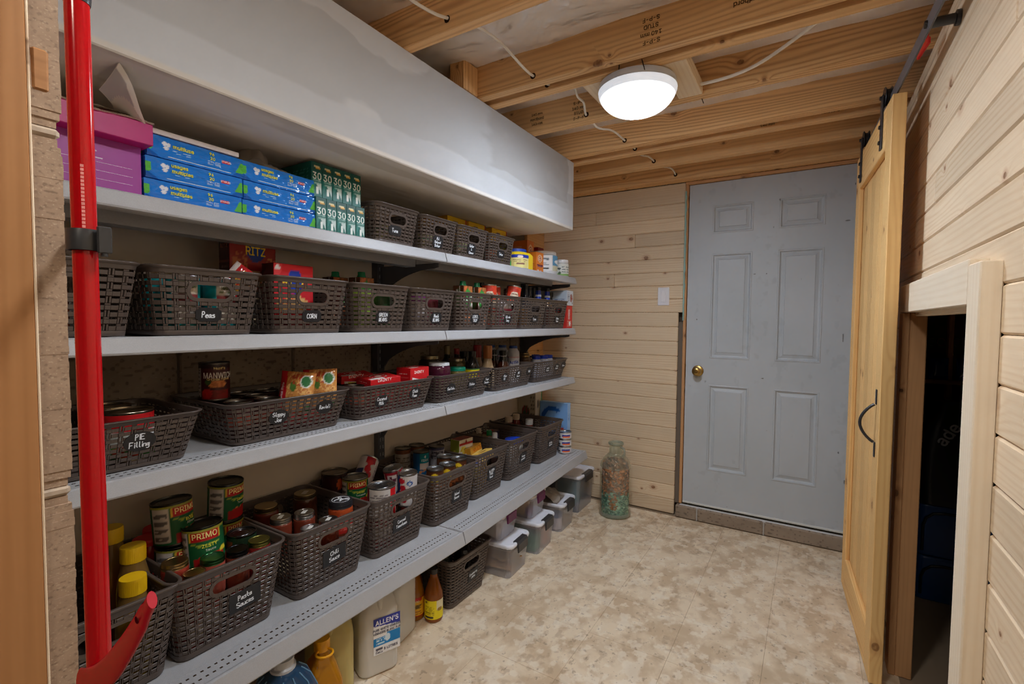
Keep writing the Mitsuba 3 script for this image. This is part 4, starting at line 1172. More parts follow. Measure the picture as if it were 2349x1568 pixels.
thing('soda_box', soda(.125), mat4(-1.435, 2.509, Z1), 'orange soda carton with a round emblem, standing behind the white jar', 'food box')
thing('soda_box', soda(.226), mat4(-1.585, 2.660, Z1), 'tall orange soda carton with a round emblem, the one reaching the bulkhead', 'food box')
thing('food_box', carton(.075, .12, .200, (128, 26, 34), {'front': ([('l', .1, .9, .45, .6, 20, (206, 180, 170)), ('l', .1, .9, .25, .33, 20, (196, 120, 110))], [])}), mat4(-1.575, 2.790, Z1), 'dark red carton behind the lower orange soda carton', 'food box')
YJ = (238, 206, 40)
m = Mesh(YJ); pr = [(0.078, 0.0), (.083, .006), (.083, .062), (.083, .082), (.072, .094), (.066, .098)]
m.loft([ring3(rrect(2 * a, 2 * a, a * .62, 5), z) for a, z in pr], bottom=True, top=True)
U, V = np.meshgrid(np.linspace(0, 1, 60), np.linspace(0, 1, 26), indexing='ij')
rr = rrect(.168, .168, .052, 5); rr = np.vstack([rr, rr[:1]]); sl = np.r_[0, np.cumsum(np.linalg.norm(np.diff(rr, axis=0), axis=1))]
sx = np.mod(.5 * (U - .5) - .055, 1.0) * sl[-1]
P = np.stack([np.interp(sx, sl, rr[:, 0]) , np.interp(sx, sl, rr[:, 1]), .004 + .076 * V], -1)
lab = Mesh().grid(P, paint((232, 222, 150), [('r', 0, 1, .78, 1, (40, 60, 170)), ('r', 0, .40, .0, .78, (222, 212, 120)), ('l', .05, .36, .1, .7, 14, (160, 130, 60)), ('r', .40, .60, .55, 1, (40, 60, 170)), ('l', .62, .95, .52, .7, 16, (150, 120, 90)), ('r', .70, .88, .30, .40, (150, 110, 90)), ('e', .78, .86, .06, .09, (240, 226, 226)), ('r', 0, 1, 0, .07, (50, 70, 170))], U, V))
put_thing('food_jar', [('body', m.shape('m_plastic')), ('cap', screwlid(.058, .020, .097, (36, 74, 176), ribs=40, mat='m_plastic')), ('label', lab.shape('m_print'))], (-1.408, 2.305, Z1), 'squarish yellow jar with a blue cap at the end of the Salsa basket', 'jar', turn=-35)
W = (214, 218, 224)
CO = [('r', .15, .62, .82, .94, (240, 242, 244)), ('l', .17, .60, .1, .9, 22, (120, 130, 140)), ('r', .66, .95, .35, 1, (90, 150, 190)), ('e', .80, .6, .10, .14, (230, 236, 240)), ('r', .66, .95, 0, .35, (206, 206, 180)), ('r', .42, .60, .06, .2, (60, 60, 64))]
put_thing('food_jar', jar(.092, .150, W, (232, 234, 238), lr=.084, lh=.022, label=((236, 238, 240), CO, [('COCONUT OIL', -.045, .116, .0075, (70, 90, 100), True)], .030, .122), lidmat='m_plastic', shoulder=.80), (-1.435, 2.668, Z1), 'large white tub jar with a white screw lid near the end of the top shelf', 'jar')
put_thing('food_jar', jar(.042, .112, (206, 210, 210), (230, 232, 236), lr=.039, lh=.020, label=((226, 230, 226), [('r', 0, 1, 0, .16, (140, 180, 110)), ('e', .40, .62, .06, .1, (90, 100, 100)), ('l', .5, .9, .3, .9, 14, (130, 140, 140)), ('e', .42, .25, .05, .12, (90, 110, 90))], [], .010, .082), lidmat='m_plastic', shoulder=.76), (-1.365, 2.800, Z1), 'small white jar with a green band, last on the top shelf', 'jar')
# inside the top baskets
flat = can(.042, .040, (206, 196, 120), [('r', 0, 1, .2, .8, (60, 90, 60))], tin=(190, 170, 120), nu=36, nv=8)
for y, lab in ((1.352, 'flat tin inside the Tuna basket'), (1.575, 'flat brass-rimmed tin inside the All Natural Butter basket'), (1.80, 'flat brass-rimmed tin inside the basket with the three-line label')):
    for q in range(2):
        thing('flat_tin', flat, mat4(-1.40 - .01 * q, y - .02 + .01 * q, Z1 + .006 + .0405 * q, 10), lab + (', upper of two' if q else ', lower of two'), 'tin can')
put_thing('food_jar', jar(.034, .095, (140, 60, 30), (60, 60, 60), lr=.030), (-1.40, 2.035, Z1 + .006), 'salsa jar inside the small Salsa basket', 'jar')

# ---------------------------------------------------------------- second shelf
FZ = SZ[2] + .0085
TEAL = (20, 140, 146)
peas = can(.038, .146, TEAL, [('r', .30, .56, .18, .95, (222, 214, 200)), ('r', .30, .56, .55, .68, (120, 40, 40)), ('l', .32, .55, .74, .9, 12, (90, 110, 60))], [('Organic', -.014, .070, .0085, (90, 90, 84), False), ('HARVEST', -.014, .118, .0072, (110, 110, 80), True)])
for i, (x, y, tn, lab) in enumerate(((-1.375, .612, 34, 'teal pea tin seen at the left of the Peas basket grip hole'), (-1.38, .705, 62, 'teal pea tin seen at the right of the Peas basket grip hole'))):
    for l in range(1):
        put_thing('tin_can', peas, (x, y, FZ + .055 * 0), lab, 'tin can', turn=tn)
for x, y in ((-1.475, .60), (-1.475, .69)):
    thing('tin_can', peas, mat4(x, y, FZ, 120), 'teal pea tin in the row behind, inside the Peas basket', 'tin can', 'teal pea tins behind')
RED = (204, 30, 40)


def ritz(w, d, h, red, brown, corner):
    ops = [('r', 0, 1, 0, .36, brown), ('e', .55, .74, .20, .20, (24, 60, 150)), ('n', .20, .50, .16, .22, .42, 26, (186, 110, 60)), ('n', .88, .52, .14, .12, .4, 26, (196, 130, 70)), ('e', .52, .22, .22, .15, (216, 186, 130)), ('n', .52, .22, .22, .15, .55, 30, (160, 110, 70)), ('e', .55, .22, .11, .075, (90, 104, 50)),
           ('e', .09, .93, .06, .03, (240, 236, 236))]
    if corner:
        ops = [('e', .52, .74, .19, .19, (24, 60, 170)), ('r', 0, 1, 0, .22, brown), ('n', .30, .40, .26, .14, .35, 22, (222, 168, 96)), ('e', .62, .42, .22, .10, (228, 180, 112)), ('e', .60, .34, .22, .07, (206, 146, 80)), ('dr', 1, -1, -.70, 0, .2, .7, 1, (224, 60, 66)), ('e', .10, .94, .07, .03, (246, 240, 240))]
    t = [('RITZ', .007 if not corner else 0, h * .24, h * .155, (240, 206, 50), True, 0, .82)]
    if not corner:
        t += [('OVEN', -.045, -h * .33, .008, (240, 226, 210), True), ('CRISPS', -.045, -h * .40, .008, (240, 226, 210), True)]
    return carton(w, d, h, red, {'front': (ops, t, red), 'left': ([('l', .2, .9, .1, .45, 20, (110, 84, 80)), ('r', 0, 1, .5, .52, (120, 60, 50))], [('BACON', 0, h * .30, .011, (170, 140, 130), True), ('ORIGINAL', 0, h * .22, .008, (150, 120, 112), True)] if corner else [('RITZ', 0, h * .30, .012, (150, 90, 60), True)], (62, 22, 22)), 'top': ([], [], (120, 40, 36))})


WHERE[0] = 'Peas'
under((-1.548, .885, FZ + .128), .036, .064, 2, (60, 60, 60))
put_thing('cracker_box', ritz(.155, .055, .168, (150, 34, 30), (112, 50, 34), False), (-1.548, .882, FZ + .128), 'tall brown and red cracker carton standing up behind the Peas and Corn baskets', 'food box', face=False, turn=3)
put_thing('cracker_box', ritz(.142, .060, .212, RED, (90, 34, 30), True), (-1.448, .955, FZ), 'bright red cracker carton standing in the Corn basket', 'food box', face=False, turn=2)


def pouch(w, h, t, base, ops, texts, edge=(214, 206, 196), n=(34, 40)):
    """pillow packet lying in the x-z plane, front to +x, standing on z = 0"""
    U, V = np.meshgrid(np.linspace(0, 1, n[0]), np.linspace(0, 1, n[1]), indexing='ij')
    bulge = t / 2 * (np.sin(np.pi * U) ** .55) * (np.sin(np.pi * np.clip(V, 0, 1)) ** .45)
    cr = .0012 * np.sin(U * 46) * np.exp(-np.minimum(V, 1 - V) * 14)
    yy, zz = (U - .5) * w * (1 - .04 * np.sin(np.pi * V)), V * h
    m = Mesh(edge).grid(np.stack([bulge + cr, yy, zz], -1), paint(base, ops, U, V)).grid(np.stack([-bulge + cr - .0006, yy, zz], -1), edge)
    parts = [('wrapper', m.shape('m_gloss'))]
    if texts:
        q = Mesh()
        lettering(q, texts, lambda x, y, d: np.stack([t / 2 * (np.clip(np.sin(np.pi * (x / w + .5)), 0, 1) ** .55) * (np.clip(np.sin(np.pi * np.clip(y / h, .0, 1)), 0, 1) ** .45) + d + .0012, x, y], -1))
        parts.append(('lettering', q.shape('m_print')))
    return parts


sn = pouch(.072, .095, .026, (196, 40, 46), [('n', .62, .5, .36, .42, .45, 22, (206, 160, 70)), ('n', .6, .5, .3, .36, .66, 26, (110, 150, 60)), ('r', 0, .2, 0, 1, (232, 222, 220))], [])
for x, y, z, tn, tl, lab in ((-1.448, .757, FZ + .110, 0, (-38, 0), 'red snack packet with a food picture leaning in the Peas basket'), (-1.555, .670, FZ + .110, 60, (-60, 0), 'snack packet lying on its side at the back of the Peas basket'), (-1.60, .600, FZ + .110, 70, (-64, 0), 'snack packet at the back left of the Peas basket')):
    put_thing('snack_packet', sn, (x, y, z), lab, 'food packet', turn=tn, tilt=tl)


def broth(dark):
    g = (66, 150, 66)
    cap = Mesh((24, 130, 84)).lathe([(.016, .198), (.0165, .2), (.0165, .206), (.0145, .209), (.014, .221), (.0125, .223), (0, .223)], n=28, bottom=False, top=False)
    fr = ([('n', .5, .85, .6, .16, .4, 14, (206, 110, 60)), ('n', .8, .6, .3, .5, .5, 9, (176, 110, 60)), ('r', 0, 1, 0, .62, (222, 214, 202)), ('n', .5, .25, .5, .25, .4, 10, (200, 120, 80)), ('e', .47, .70, .40, .235, g)], [('Pacific', -.003, .041, .0205, (240, 244, 238), True, 10, .8), ('FOODS', 0, .022, .0065, (232, 240, 230), True)], (150, 92, 50))
    return carton(.072, .062, .200, (96, 52, 30), {'front': fr, 'left': ([('e', .5, .70, .42, .235, (56, 72, 34)), ('e', .4, .88, .10, .04, (180, 168, 158)), ('r', .62, .66, .8, 1, (190, 180, 170))], [('Pacific', -.003, .041, .016, (96, 116, 70), True, 10, .8)], (84, 46, 26)), 'top': ([], [], (130, 76, 44))}, extra=[('cap', cap.shape('m_plastic'))])


bro = broth(False)
for x, y, lab in ((-1.405, 1.822, 'broth carton with a green cap, nearer of the pair in the Lentil Soup basket'), (-1.405, 1.935, 'broth carton with a green cap, farther of the pair in the Lentil Soup basket'), (-1.50, 1.300, 'green-capped broth carton at the back of the Green Beans basket, beside the bracket'), (-1.585, 1.245, 'broth carton with its dark side showing at the back of the Green Beans basket')):
    thing('broth_carton', bro, mat4(x, y, FZ, 2), lab, 'drink carton')
WHERE[0] = 'orange soup'
soup = can(.0405, .110, (216, 70, 44), [('e', .52, .80, .09, .12, (196, 50, 36)), ('e', .52, .58, .085, .14, (236, 222, 196)), ('r', .42, .62, .36, .52, (236, 222, 196)), ('r', .43, .61, .36, .45, (112, 34, 26)), ('r', 0, 1, 0, .16, (226, 206, 170)), ('r', .20, .34, 0, 1, (96, 36, 26)), ('l', .22, .33, .1, .9, 14, (190, 150, 130))],
           [('HEINZ', .006, .063, .0095, (120, 60, 40), True), ('Tomato Soup', .006, .0445, .0060, (240, 226, 206), True)])
for P, tn, tl, lab in (((-1.410, 2.045, FZ + .111), 0, (0, 0), 'orange soup tin standing first on the left in its basket'), ((-1.455, 2.150, FZ + .111), 6, (0, 0), 'orange soup tin standing second in its basket'), ((-1.455, 2.33, FZ + .111), 20, (0, 0), 'orange soup tin half hidden behind the tilted soup tin'), ((-1.400, 2.245, FZ + .117), 8, (-10, -6), 'tilted orange soup tin leaning in the soup basket')):
    put_thing('tin_can', soup, P, lab, 'tin can', turn=tn, tilt=tl)
    under((P[0] + (.0 if P[1] > 2.1 else .0), P[1], FZ + .110), .0405, .110, 1, (216, 70, 44))
put_thing('bottle', bottle([(.032, .002), (.034, .01), (.034, .14), (.016, .19), (.014, .225)], (40, 26, 22), (24, 22, 24), .017, .024), (-1.56, 2.19, FZ), 'dark bottle with a black cap behind the orange soup tins', 'bottle')
BOT = [(.030, .002), (.032, .010), (.032, .115), (.029, .135), (.0185, .165), (.0145, .19), (.014, .228)]


def cola(blue, amber):
    return bottle(BOT, amber, (16, 24, 40), .0155, .018, ribs=20, wraps=[('neck_label', [(.0188, .1675), (.0178, .175), (.0160, .192), (.0155, .224)], blue), ('neck_badge', [(.0192, .186), (.0192, .198)], (206, 214, 226))] if blue else [('neck_label', [(.0155, .190), (.0150, .222)], (30, 40, 60))])


for x, y, bl, lab in ((-1.43, 2.455, None, 'dark bottle nearest the soup tins in the Syrup basket'), (-1.45, 2.535, None, 'dark bottle second in the Syrup basket'), (-1.42, 2.590, (28, 62, 176), 'amber bottle with a blue neck label, left of the pair in the Syrup baskets'), (-1.425, 2.715, (28, 62, 190), 'amber bottle with a blue neck label, right of the pair beside the black bottle'), (-1.49, 2.655, None, 'dark green bottle between the two blue-necked bottles')):
    amb = (150, 100, 40) if bl else ((20, 40, 34) if 'green' in lab else (18, 22, 34))
    put_thing('bottle', cola(bl, amb), (x, y, FZ), lab, 'bottle')
put_thing('bottle', bottle([(.026, .002), (.028, .01), (.028, .14), (.018, .165), (.013, .18), (.013, .195)], (26, 22, 24), (20, 20, 22), .0185, .03), (-1.435, 2.778, FZ), 'black capped bottle beside the pale blue carton on the second shelf', 'bottle')
thing('food_box', carton(.082, .15, .146, (202, 52, 46), {'front': ([('r', .3, .62, .4, .85, (240, 226, 222)), ('l', .1, .9, .05, .35, 14, (230, 170, 160)), ('e', .55, .22, .15, .1, (244, 240, 236))], [('LASAGNA', -.002, .018, .014, (196, 50, 44), True, 90)])}), mat4(-1.405, 2.846, Z2), 'red food carton standing at the far end of the second shelf', 'food box')
thing('food_box', carton(.092, .19, .096, (196, 206, 218), {'front': ([('e', .68, .5, .22, .28, (170, 150, 150)), ('n', .68, .5, .2, .26, .45, 26, (150, 70, 60)), ('l', .1, .38, .15, .9, 12, (90, 110, 140)), ('e', .85, .14, .06, .07, (120, 120, 120))], [], (206, 216, 228)), 'left': ([('r', .55, .92, .12, .42, (90, 110, 150)), ('l', .55, .92, .12, .42, 24, (196, 206, 218))], [], (186, 198, 212))}), mat4(-1.425, 2.852, Z2 + .147), 'pale blue carton lying on top of the red carton, end of the second shelf', 'food box')
# seen through the grips of the second shelf
gb = lambda c, ops: can(.038, .142, c, ops, nu=40, nv=14)
for x, y, c, ops, lab in ((-1.39, 1.205, (150, 180, 60), [('l', .3, .7, .3, .9, 14, (80, 110, 40))], 'lime green tin inside the Green Beans basket'), (-1.39, 1.29, (40, 70, 36), [], 'dark green tin inside the Green Beans basket'), (-1.39, 1.50, (214, 206, 204), [('r', 0, 1, .78, 1, (120, 40, 110)), ('l', .3, .7, .2, .7, 14, (140, 130, 140))], 'white tin with a purple band inside the Black Beans basket'),
                          (-1.395, 1.575, (110, 40, 50), [], 'wine red tin inside the Black Beans basket'), (-1.385, 2.155, (206, 44, 90), [('r', 0, 1, .72, 1, (226, 226, 230)), ('e', .5, .5, .05, .12, (240, 230, 236))], 'pink tin inside the soup basket, behind the grip hole')):
    put_thing('tin_can', gb(c, ops), (x, y, FZ + (.0 if y < 2 else .0)), lab, 'tin can')
for x, y, c, lab in ((-1.40, 2.36, (170, 110, 40), 'amber syrup jar inside the Syrup basket'), (-1.375, 2.655, (120, 50, 40), 'brown jar inside the farthest basket of the second shelf'), (-1.41, .36, (120, 60, 40), 'jar inside the basket behind the red pole')):
    put_thing('food_jar', jar(.036, .12, c, (60, 60, 60), lr=.030), (x, y, FZ), lab, 'jar')

# ---------------------------------------------------------------- third shelf
TZ = SZ[3] + .0075
bigtin = can(.054, .122, (206, 206, 200), [('l', .2, .8, .2, .7, 12, (150, 150, 150))], tin=(170, 160, 140))
redtin = can(.056, .122, (200, 206, 200), [('r', 0, 1, .62, 1, (196, 28, 34)), ('r', .52, .62, .50, .66, (30, 26, 26)), ('r', .62, .78, .30, .58, (232, 230, 226)), ('r', .40, .8, .0, .3, (70, 120, 60)), ('n', .6, .2, .2, .2, .5, 18, (196, 60, 40))], tin=(168, 158, 138))
put_thing('tin_can', bigtin, (-1.585, .515, TZ), 'wide pale tin at the back of the Pie Filling basket', 'tin can')
put_thing('tin_can', redtin, (-1.470, .520, TZ), 'wide tin with a red label band in the Pie Filling basket', 'tin can')
dk_ = can(.038, .110, (60, 26, 26), [('r', 0, 1, .3, .6, (150, 60, 40))], tin=(120, 116, 112), nu=32, nv=8)
for x, y, lab in ((-1.44, .783, 'dark tin at the near left corner of the Sloppy Joe basket'), (-1.525, .800, 'dark tin under the standing manwich tin'), (-1.61, .795, 'dark tin at the back left corner of the Sloppy Joe basket'), (-1.605, .882, 'dark tin at the back of the Sloppy Joe basket, right of the standing tin'), (-1.515, .885, 'dark tin in the middle of the Sloppy Joe basket'), (-1.43, .868, 'dark tin at the front of the Sloppy Joe basket'), (-1.60, .968, 'dark tin behind the red and white pouches'),
                  (-1.615, 1.262, 'dark tin at the back left of the Coconut Milk basket'), (-1.625, 1.37, 'dark tin at the back of the Coconut Milk basket, middle'), (-1.625, 1.455, 'dark tin at the back of the Coconut Milk basket, right'), (-1.445, 1.215, 'dark tin at the front left of the Coconut Milk basket')):
    thing('tin_can', dk_, mat4(x, y, TZ, 0), lab, 'tin can')
man = can(.0405, .113, (70, 18, 20), [('r', .62, 1, 0, 1, (60, 16, 18)), ('e', .53, .44, .10, .12, (206, 130, 70)), ('n', .53, .44, .1, .12, .5, 40, (180, 100, 50)), ('e', .43, .50, .03, .08, (60, 90, 40)), ('r', .36, .66, 0, .26, (140, 26, 24)), ('e', .42, .16, .07, .14, (186, 34, 30)), ('n', .56, .14, .1, .14, .5, 20, (120, 30, 20)), ('r', .24, .335, .05, .95, (176, 168, 160)), ('l', .25, .33, .08, .92, 16, (90, 84, 80)), ('r', 0, 1, .9, 1, (40, 14, 16))],
          [('MANWICH', .013, .076, .0165, (222, 216, 208), True, 0, .74), ("Hunt's", .014, .097, .0075, (226, 200, 130), True), ('Original Flavor', .012, .064, .0068, (226, 196, 130), True)], tin=(96, 92, 88))
put_thing('tin_can', man, (-1.528, .762, TZ + .1105), 'dark red manwich tin standing on top of the other tins', 'tin can', turn=0)
NO = [('n', .62, .52, .46, .62, .36, 20, (216, 150, 80)), ('n', .58, .5, .4, .55, .62, 26, (240, 190, 120)), ('e', .44, .62, .10, .12, (90, 130, 60)), ('n', .60, .80, .3, .14, .5, 18, (196, 80, 50)), ('d', 1, .10, .30, (196, 34, 44)), ('e', .78, .76, .17, .16, (232, 236, 230)), ('e', .78, .76, .13, .125, (60, 130, 80)), ('e', .90, .12, .10, .10, (70, 150, 90))]
nod = pouch(.112, .135, .045, (206, 130, 70), NO, [("Oriental Style", -.040, .062, .0078, (246, 226, 226), True, 90)], edge=(206, 200, 198))
for P, tn, tl, lab in (((-1.425, .953, TZ + .050), -6, (-4, -14), 'red and white noodle pouch, left of the two in the Ravioli basket'), ((-1.420, 1.052, TZ + .050), 2, (2, -8), 'red and white noodle pouch, right of the two in the Ravioli basket')):
    put_thing('food_pouch', nod, P, lab, 'food pouch', turn=tn - 14, tilt=tl)
    put_thing('food_pouch', pouch(.10, .05, .05, (180, 40, 44), [], []), (P[0], P[1], TZ), 'food pouch lying flat under the noodle pouches in the Ravioli basket', 'food pouch', face=False, group='pouches under the noodle pouches')
DA = (206, 32, 38)


def dainty(w, d, h):
    em = [('e', .5, .55, .26, .30, (240, 222, 216)), ('e', .5, .55, .23, .26, DA), ('e', .5, .55, .12, .14, (236, 206, 200)), ('r', .06, .5, .05, .28, (240, 236, 234)), ('l', .08, .92, .80, .94, 12, (236, 190, 184))]
    return carton(w, d, h, DA, {'front': ([('dr', .55, 1, .42, .1, 1, 0, .6, (238, 236, 232)), ('dr', .55, 1, .30, .2, 1, 0, .5, (226, 206, 40))], [('DAINTY', -.005, .012, .0115, (246, 236, 232), True)], DA), 'left': ([('e', .5, .70, .36, .2, (186, 24, 30)), ('l', .2, .8, .55, .65, 12, (226, 150, 150)), ('r', .15, .85, .30, .40, (196, 60, 64))], [], (190, 24, 32)), 'top': (em, [], (210, 38, 42))})


box_ = dainty(.118, .075, .060)
put_thing('rice_box', carton(.070, .070, .098, (160, 30, 34)), (-1.425, 1.480, TZ), 'red carton low in the basket beneath the upright dainty carton', 'food box', face=False)
put_thing('rice_box', box_, (-1.418, 1.500, TZ + .0985), 'upright red dainty carton at the right end of the Coconut Milk basket', 'food box', face=False, turn=3)
put_thing('rice_box', dainty(.135, .10, .033), (-1.433, 1.325, TZ + .1015), 'red dainty carton lying flat at the front of the Coconut Milk basket', 'food box', face=False, turn=-10, tilt=(3, 4))
put_thing('rice_box', carton(.11, .08, .100, (150, 28, 32)), (-1.440, 1.328, TZ), 'red carton standing below the flat dainty carton', 'food box', face=False)
put_thing('rice_box', dainty(.13, .085, .030), (-1.540, 1.290, TZ + .112), 'red dainty carton lying behind the flat one in the Coconut Milk basket', 'food box', face=False, turn=-16, tilt=(2, 4))
put_thing('food_jar', jar(.052, .190, (44, 38, 28), (150, 140, 112), lr=.043, lh=.016, shoulder=.80), (-1.515, 1.715, TZ), 'tall dark jar with a brass lid at the left end of the Shallots basket', 'jar')
put_thing('food_jar', jar(.051, .166, (70, 24, 44), (206, 212, 220), lr=.046, lh=.013, lidmat='m_plastic', shoulder=.84), (-1.418, 1.668, TZ), 'purple jar with a white lid at the front of the Shallots basket', 'jar')
put_thing('food_jar', jar(.046, .166, (86, 80, 50), (176, 170, 150), lr=.041, lh=.014, shoulder=.82), (-1.505, 1.905, TZ), 'pickle jar with a silver lid in the middle of the Pickles basket', 'jar')
put_thing('food_jar', jar(.040, .135, (100, 92, 50), (0, 118, 92), lr=.0385, lh=.016, lidmat='m_plastic', shoulder=.80), (-1.418, 1.800, TZ), 'pickle jar with a green lid at the front of the Pickles basket', 'jar')
put_thing('bottle', bottle([(.034, .002), (.036, .01), (.036, .12), (.014, .165), (.0135, .198)], (26, 26, 20), (44, 38, 26), .0145, .030, ribs=0, wraps=[('neck_label', [(.0158, .180), (.0158, .224)], (120, 104, 66))]), (-1.60, 1.945, TZ), 'dark bottle with a gold and black top at the back of the Pickles basket', 'bottle')
put_thing('bottle', bottle([(.034, .002), (.036, .01), (.036, .12), (.014, .150), (.0125, .178)], (40, 20, 20), (170, 50, 56), .0145, .030, ribs=0), (-1.60, 2.025, TZ), 'bottle with a rose red capsule at the back of the Pickles basket', 'bottle')
put_thing('bottle', bottle([(.033, .002), (.035, .01), (.035, .125), (.030, .145), (.018, .168), (.0165, .178)], (22, 20, 20), (24, 24, 26), .0185, .026, label=(.0355, .070, .118, 3.2, (222, 200, 20), [('r', .8, 1, .1, .8, (206, 60, 50)), ('r', 0, 1, .88, 1, (70, 110, 60))], [])), (-1.437, 1.945, TZ), 'black soy sauce bottle with a yellow label in the Soya Sauces basket', 'bottle')
put_thing('bottle', bottle([(.033, .002), (.035, .01), (.035, .13), (.024, .16), (.022, .17)], (20, 20, 22), (18, 20, 22), .027, .026), (-1.53, 2.005, TZ), 'black bottle with a wide black cap behind the yellow-label bottle', 'bottle')
DR = [(.034, .002), (.036, .01), (.036, .06), (.034, .10), (.022, .145), (.0205, .158)]
put_thing('bottle', bottle(DR, (176, 150, 124), (150, 26, 34), .0225, .066, ribs=0), (-1.545, 2.135, TZ), 'dressing bottle with a tall dark red cap', 'bottle')
put_thing('bottle', bottle(DR, (196, 170, 136), (176, 110, 58), .0235, .068, ribs=0, label=(.0365, .03, .085, 2.6, (196, 170, 136), [('e', .5, .72, .26, .2, (34, 40, 40)), ('r', .4, .6, .66, .78, (206, 200, 190))], [])), (-1.455, 2.105, TZ), 'beige dressing bottle with a tall orange-brown cap', 'bottle')
BB = [(.032, .002), (.034, .01), (.034, .09), (.030, .115), (.018, .145), (.017, .175)]
for x, y, lab in ((-1.53, 2.275, 'dark brown sauce bottle with a black printed neck, behind its twin'), (-1.455, 2.255, 'brown sauce bottle with a black printed neck at the front of the BBQ Sauce basket')):
    put_thing('bottle', bottle(BB, (74, 34, 20), (22, 22, 24), .021, .016, wraps=[('neck_label', [(.0245, .128), (.0195, .147), (.0185, .174)], (24, 24, 26)), ('neck_print', [(.0192, .158), (.0190, .163)], (196, 196, 200))]), (x, y, TZ), lab, 'bottle')
wb_ = bottle([(.034, .002), (.036, .01), (.036, .165), (.0345, .175), (.024, .192), (.022, .198)], (206, 208, 216), (30, 78, 156), .0235, .014, mat='m_plastic', ribs=30, label=(.0365, .02, .150, 3.4, (214, 216, 224), [('r', 0, 1, .93, .97, (206, 150, 160))], [('Antis', .006, .118, .018, (40, 70, 160), True, 8)]))
for x, y, lab in ((-1.625, 2.385, 'white squeeze bottle with a blue cap, back one of three'), (-1.57, 2.425, 'white squeeze bottle with a blue cap, middle one of three'), (-1.475, 2.395, 'white squeeze bottle with a blue cap, front one beside the brown sauce')):
    put_thing('bottle', wb_, (x, y, TZ), lab, 'bottle')
for x, y, h, lab in ((-1.485, 2.545, .148, 'brown jar with a brass lid at the left end of the farthest tray'), (-1.56, 2.665, .152, 'dark jar with a brass lid behind the brown jar in the farthest tray'), (-1.62, 2.575, .156, 'dark jar with a dull lid by the far upright')):
    put_thing('food_jar', jar(.034, h, (86, 62, 44), (150, 128, 92), lr=.0315, lh=.014, shoulder=.84), (x, y, TZ), lab, 'jar')
for i, (x, y) in enumerate(((-1.470, 2.665), (-1.455, 2.735), (-1.530, 2.765), (-1.455, 2.802))):
    put_thing('spice_bottle', bottle([(.028, .002), (.030, .01), (.030, .10), (.026, .112), (.0245, .118)], (186, 190, 204), (30, 60, 190), .0265, .020, ribs=26), (x, y, TZ), 'clear bottle with a bright blue cap, %s in the farthest tray' % ('first', 'second', 'third at the back', 'last')[i], 'bottle')

# ---------------------------------------------------------------- lowest shelf
def fl(y):
    return deckz(y) + .0065


OIL = [(.040, .002), (.043, .012), (.043, .10), (.041, .19), (.036, .225), (.024, .262), (.0235, .272)]


def oilb(h, tag, col=(160, 110, 24)):
    k = h / .345
    pr = [(r, z * k) for r, z in [(.034, .002), (.0365, .012), (.0365, .16), (.036, .21), (.033, .255), (.026, .292), (.0245, .305)]]
    m = Mesh(col).lathe([(0, .002)] + pr, n=36, bottom=False, top=True, angle=60)
    m.C = [np.where(v[:, 2:] > pr[-4][1] + .01, S(150, 116, 62), c) for v, c in zip(m.V, m.C)]
    parts = [('body', m.shape('m_liquid')), ('cap', screwlid(.0275, .038, pr[-1][1], (226, 184, 24), ribs=44, mat='m_plastic'))]
    if tag:
        U, V = np.meshgrid(np.linspace(0, 1, 20), np.linspace(0, 1, 14), indexing='ij'); a = (U - .2) * 1.1
        P = np.stack([.0375 * np.cos(a), .0375 * np.sin(a), (.13 + .075 * V - .02 * np.abs(U - .5)) * k], -1)
        parts.append(('label', Mesh().grid(P, paint((206, 186, 40), [('l', .1, .9, .2, .8, 14, (110, 90, 30))], U, V)).shape('m_print')))
    return parts


for P, h, tg, tn, lab in (((-1.530, .499, fl(0)), .328, True, -60, 'tall yellow-capped oil bottle at the back, half behind the red pole'), ((-1.452, .519, fl(0)), .288, True, -30, 'yellow-capped honey bottle with a small yellow label, middle of the three by the red pole'), ((-1.376, .490, fl(0)), .236, False, 0, 'short yellow-capped oil bottle at the front by the red hook')):
    put_thing('oil_bottle', oilb(h, tg, (140, 84, 22) if tg else (150, 118, 34)), P, lab, 'bottle', turn=tn)

PG = (22, 92, 52)
pops = [('r', .20, .355, .05, .93, (214, 206, 200)), ('l', .21, .345, .08, .90, 20, (110, 104, 104)), ('r', .375, .625, .70, .95, (226, 190, 60)), ('r', .383, .617, .717, .932, (186, 28, 30)), ('n', .5, .58, .14, .10, .62, 20, (150, 170, 60)), ('e', .46, .16, .07, .13, (196, 50, 36)), ('e', .55, .20, .07, .12, (206, 60, 40)), ('n', .52, .18, .12, .16, .5, 26, (226, 150, 90)), ('dr', -.5, 1, .05, .4, .66, 0, .4, (176, 30, 30)), ('r', 0, 1, .96, 1, (150, 150, 60)), ('e', .66, .35, .04, .07, (230, 210, 60))]


def primo(l1, l2, tin):
    return can(.0500, .118, PG, pops, [('PRIMO', 0, .0955, .0148, (244, 226, 150), True, 0, .95), (l1, .010, .066, .0090, (236, 226, 80), True), (l2, .012, .054, .0066, (226, 230, 220), False)], tin=tin)


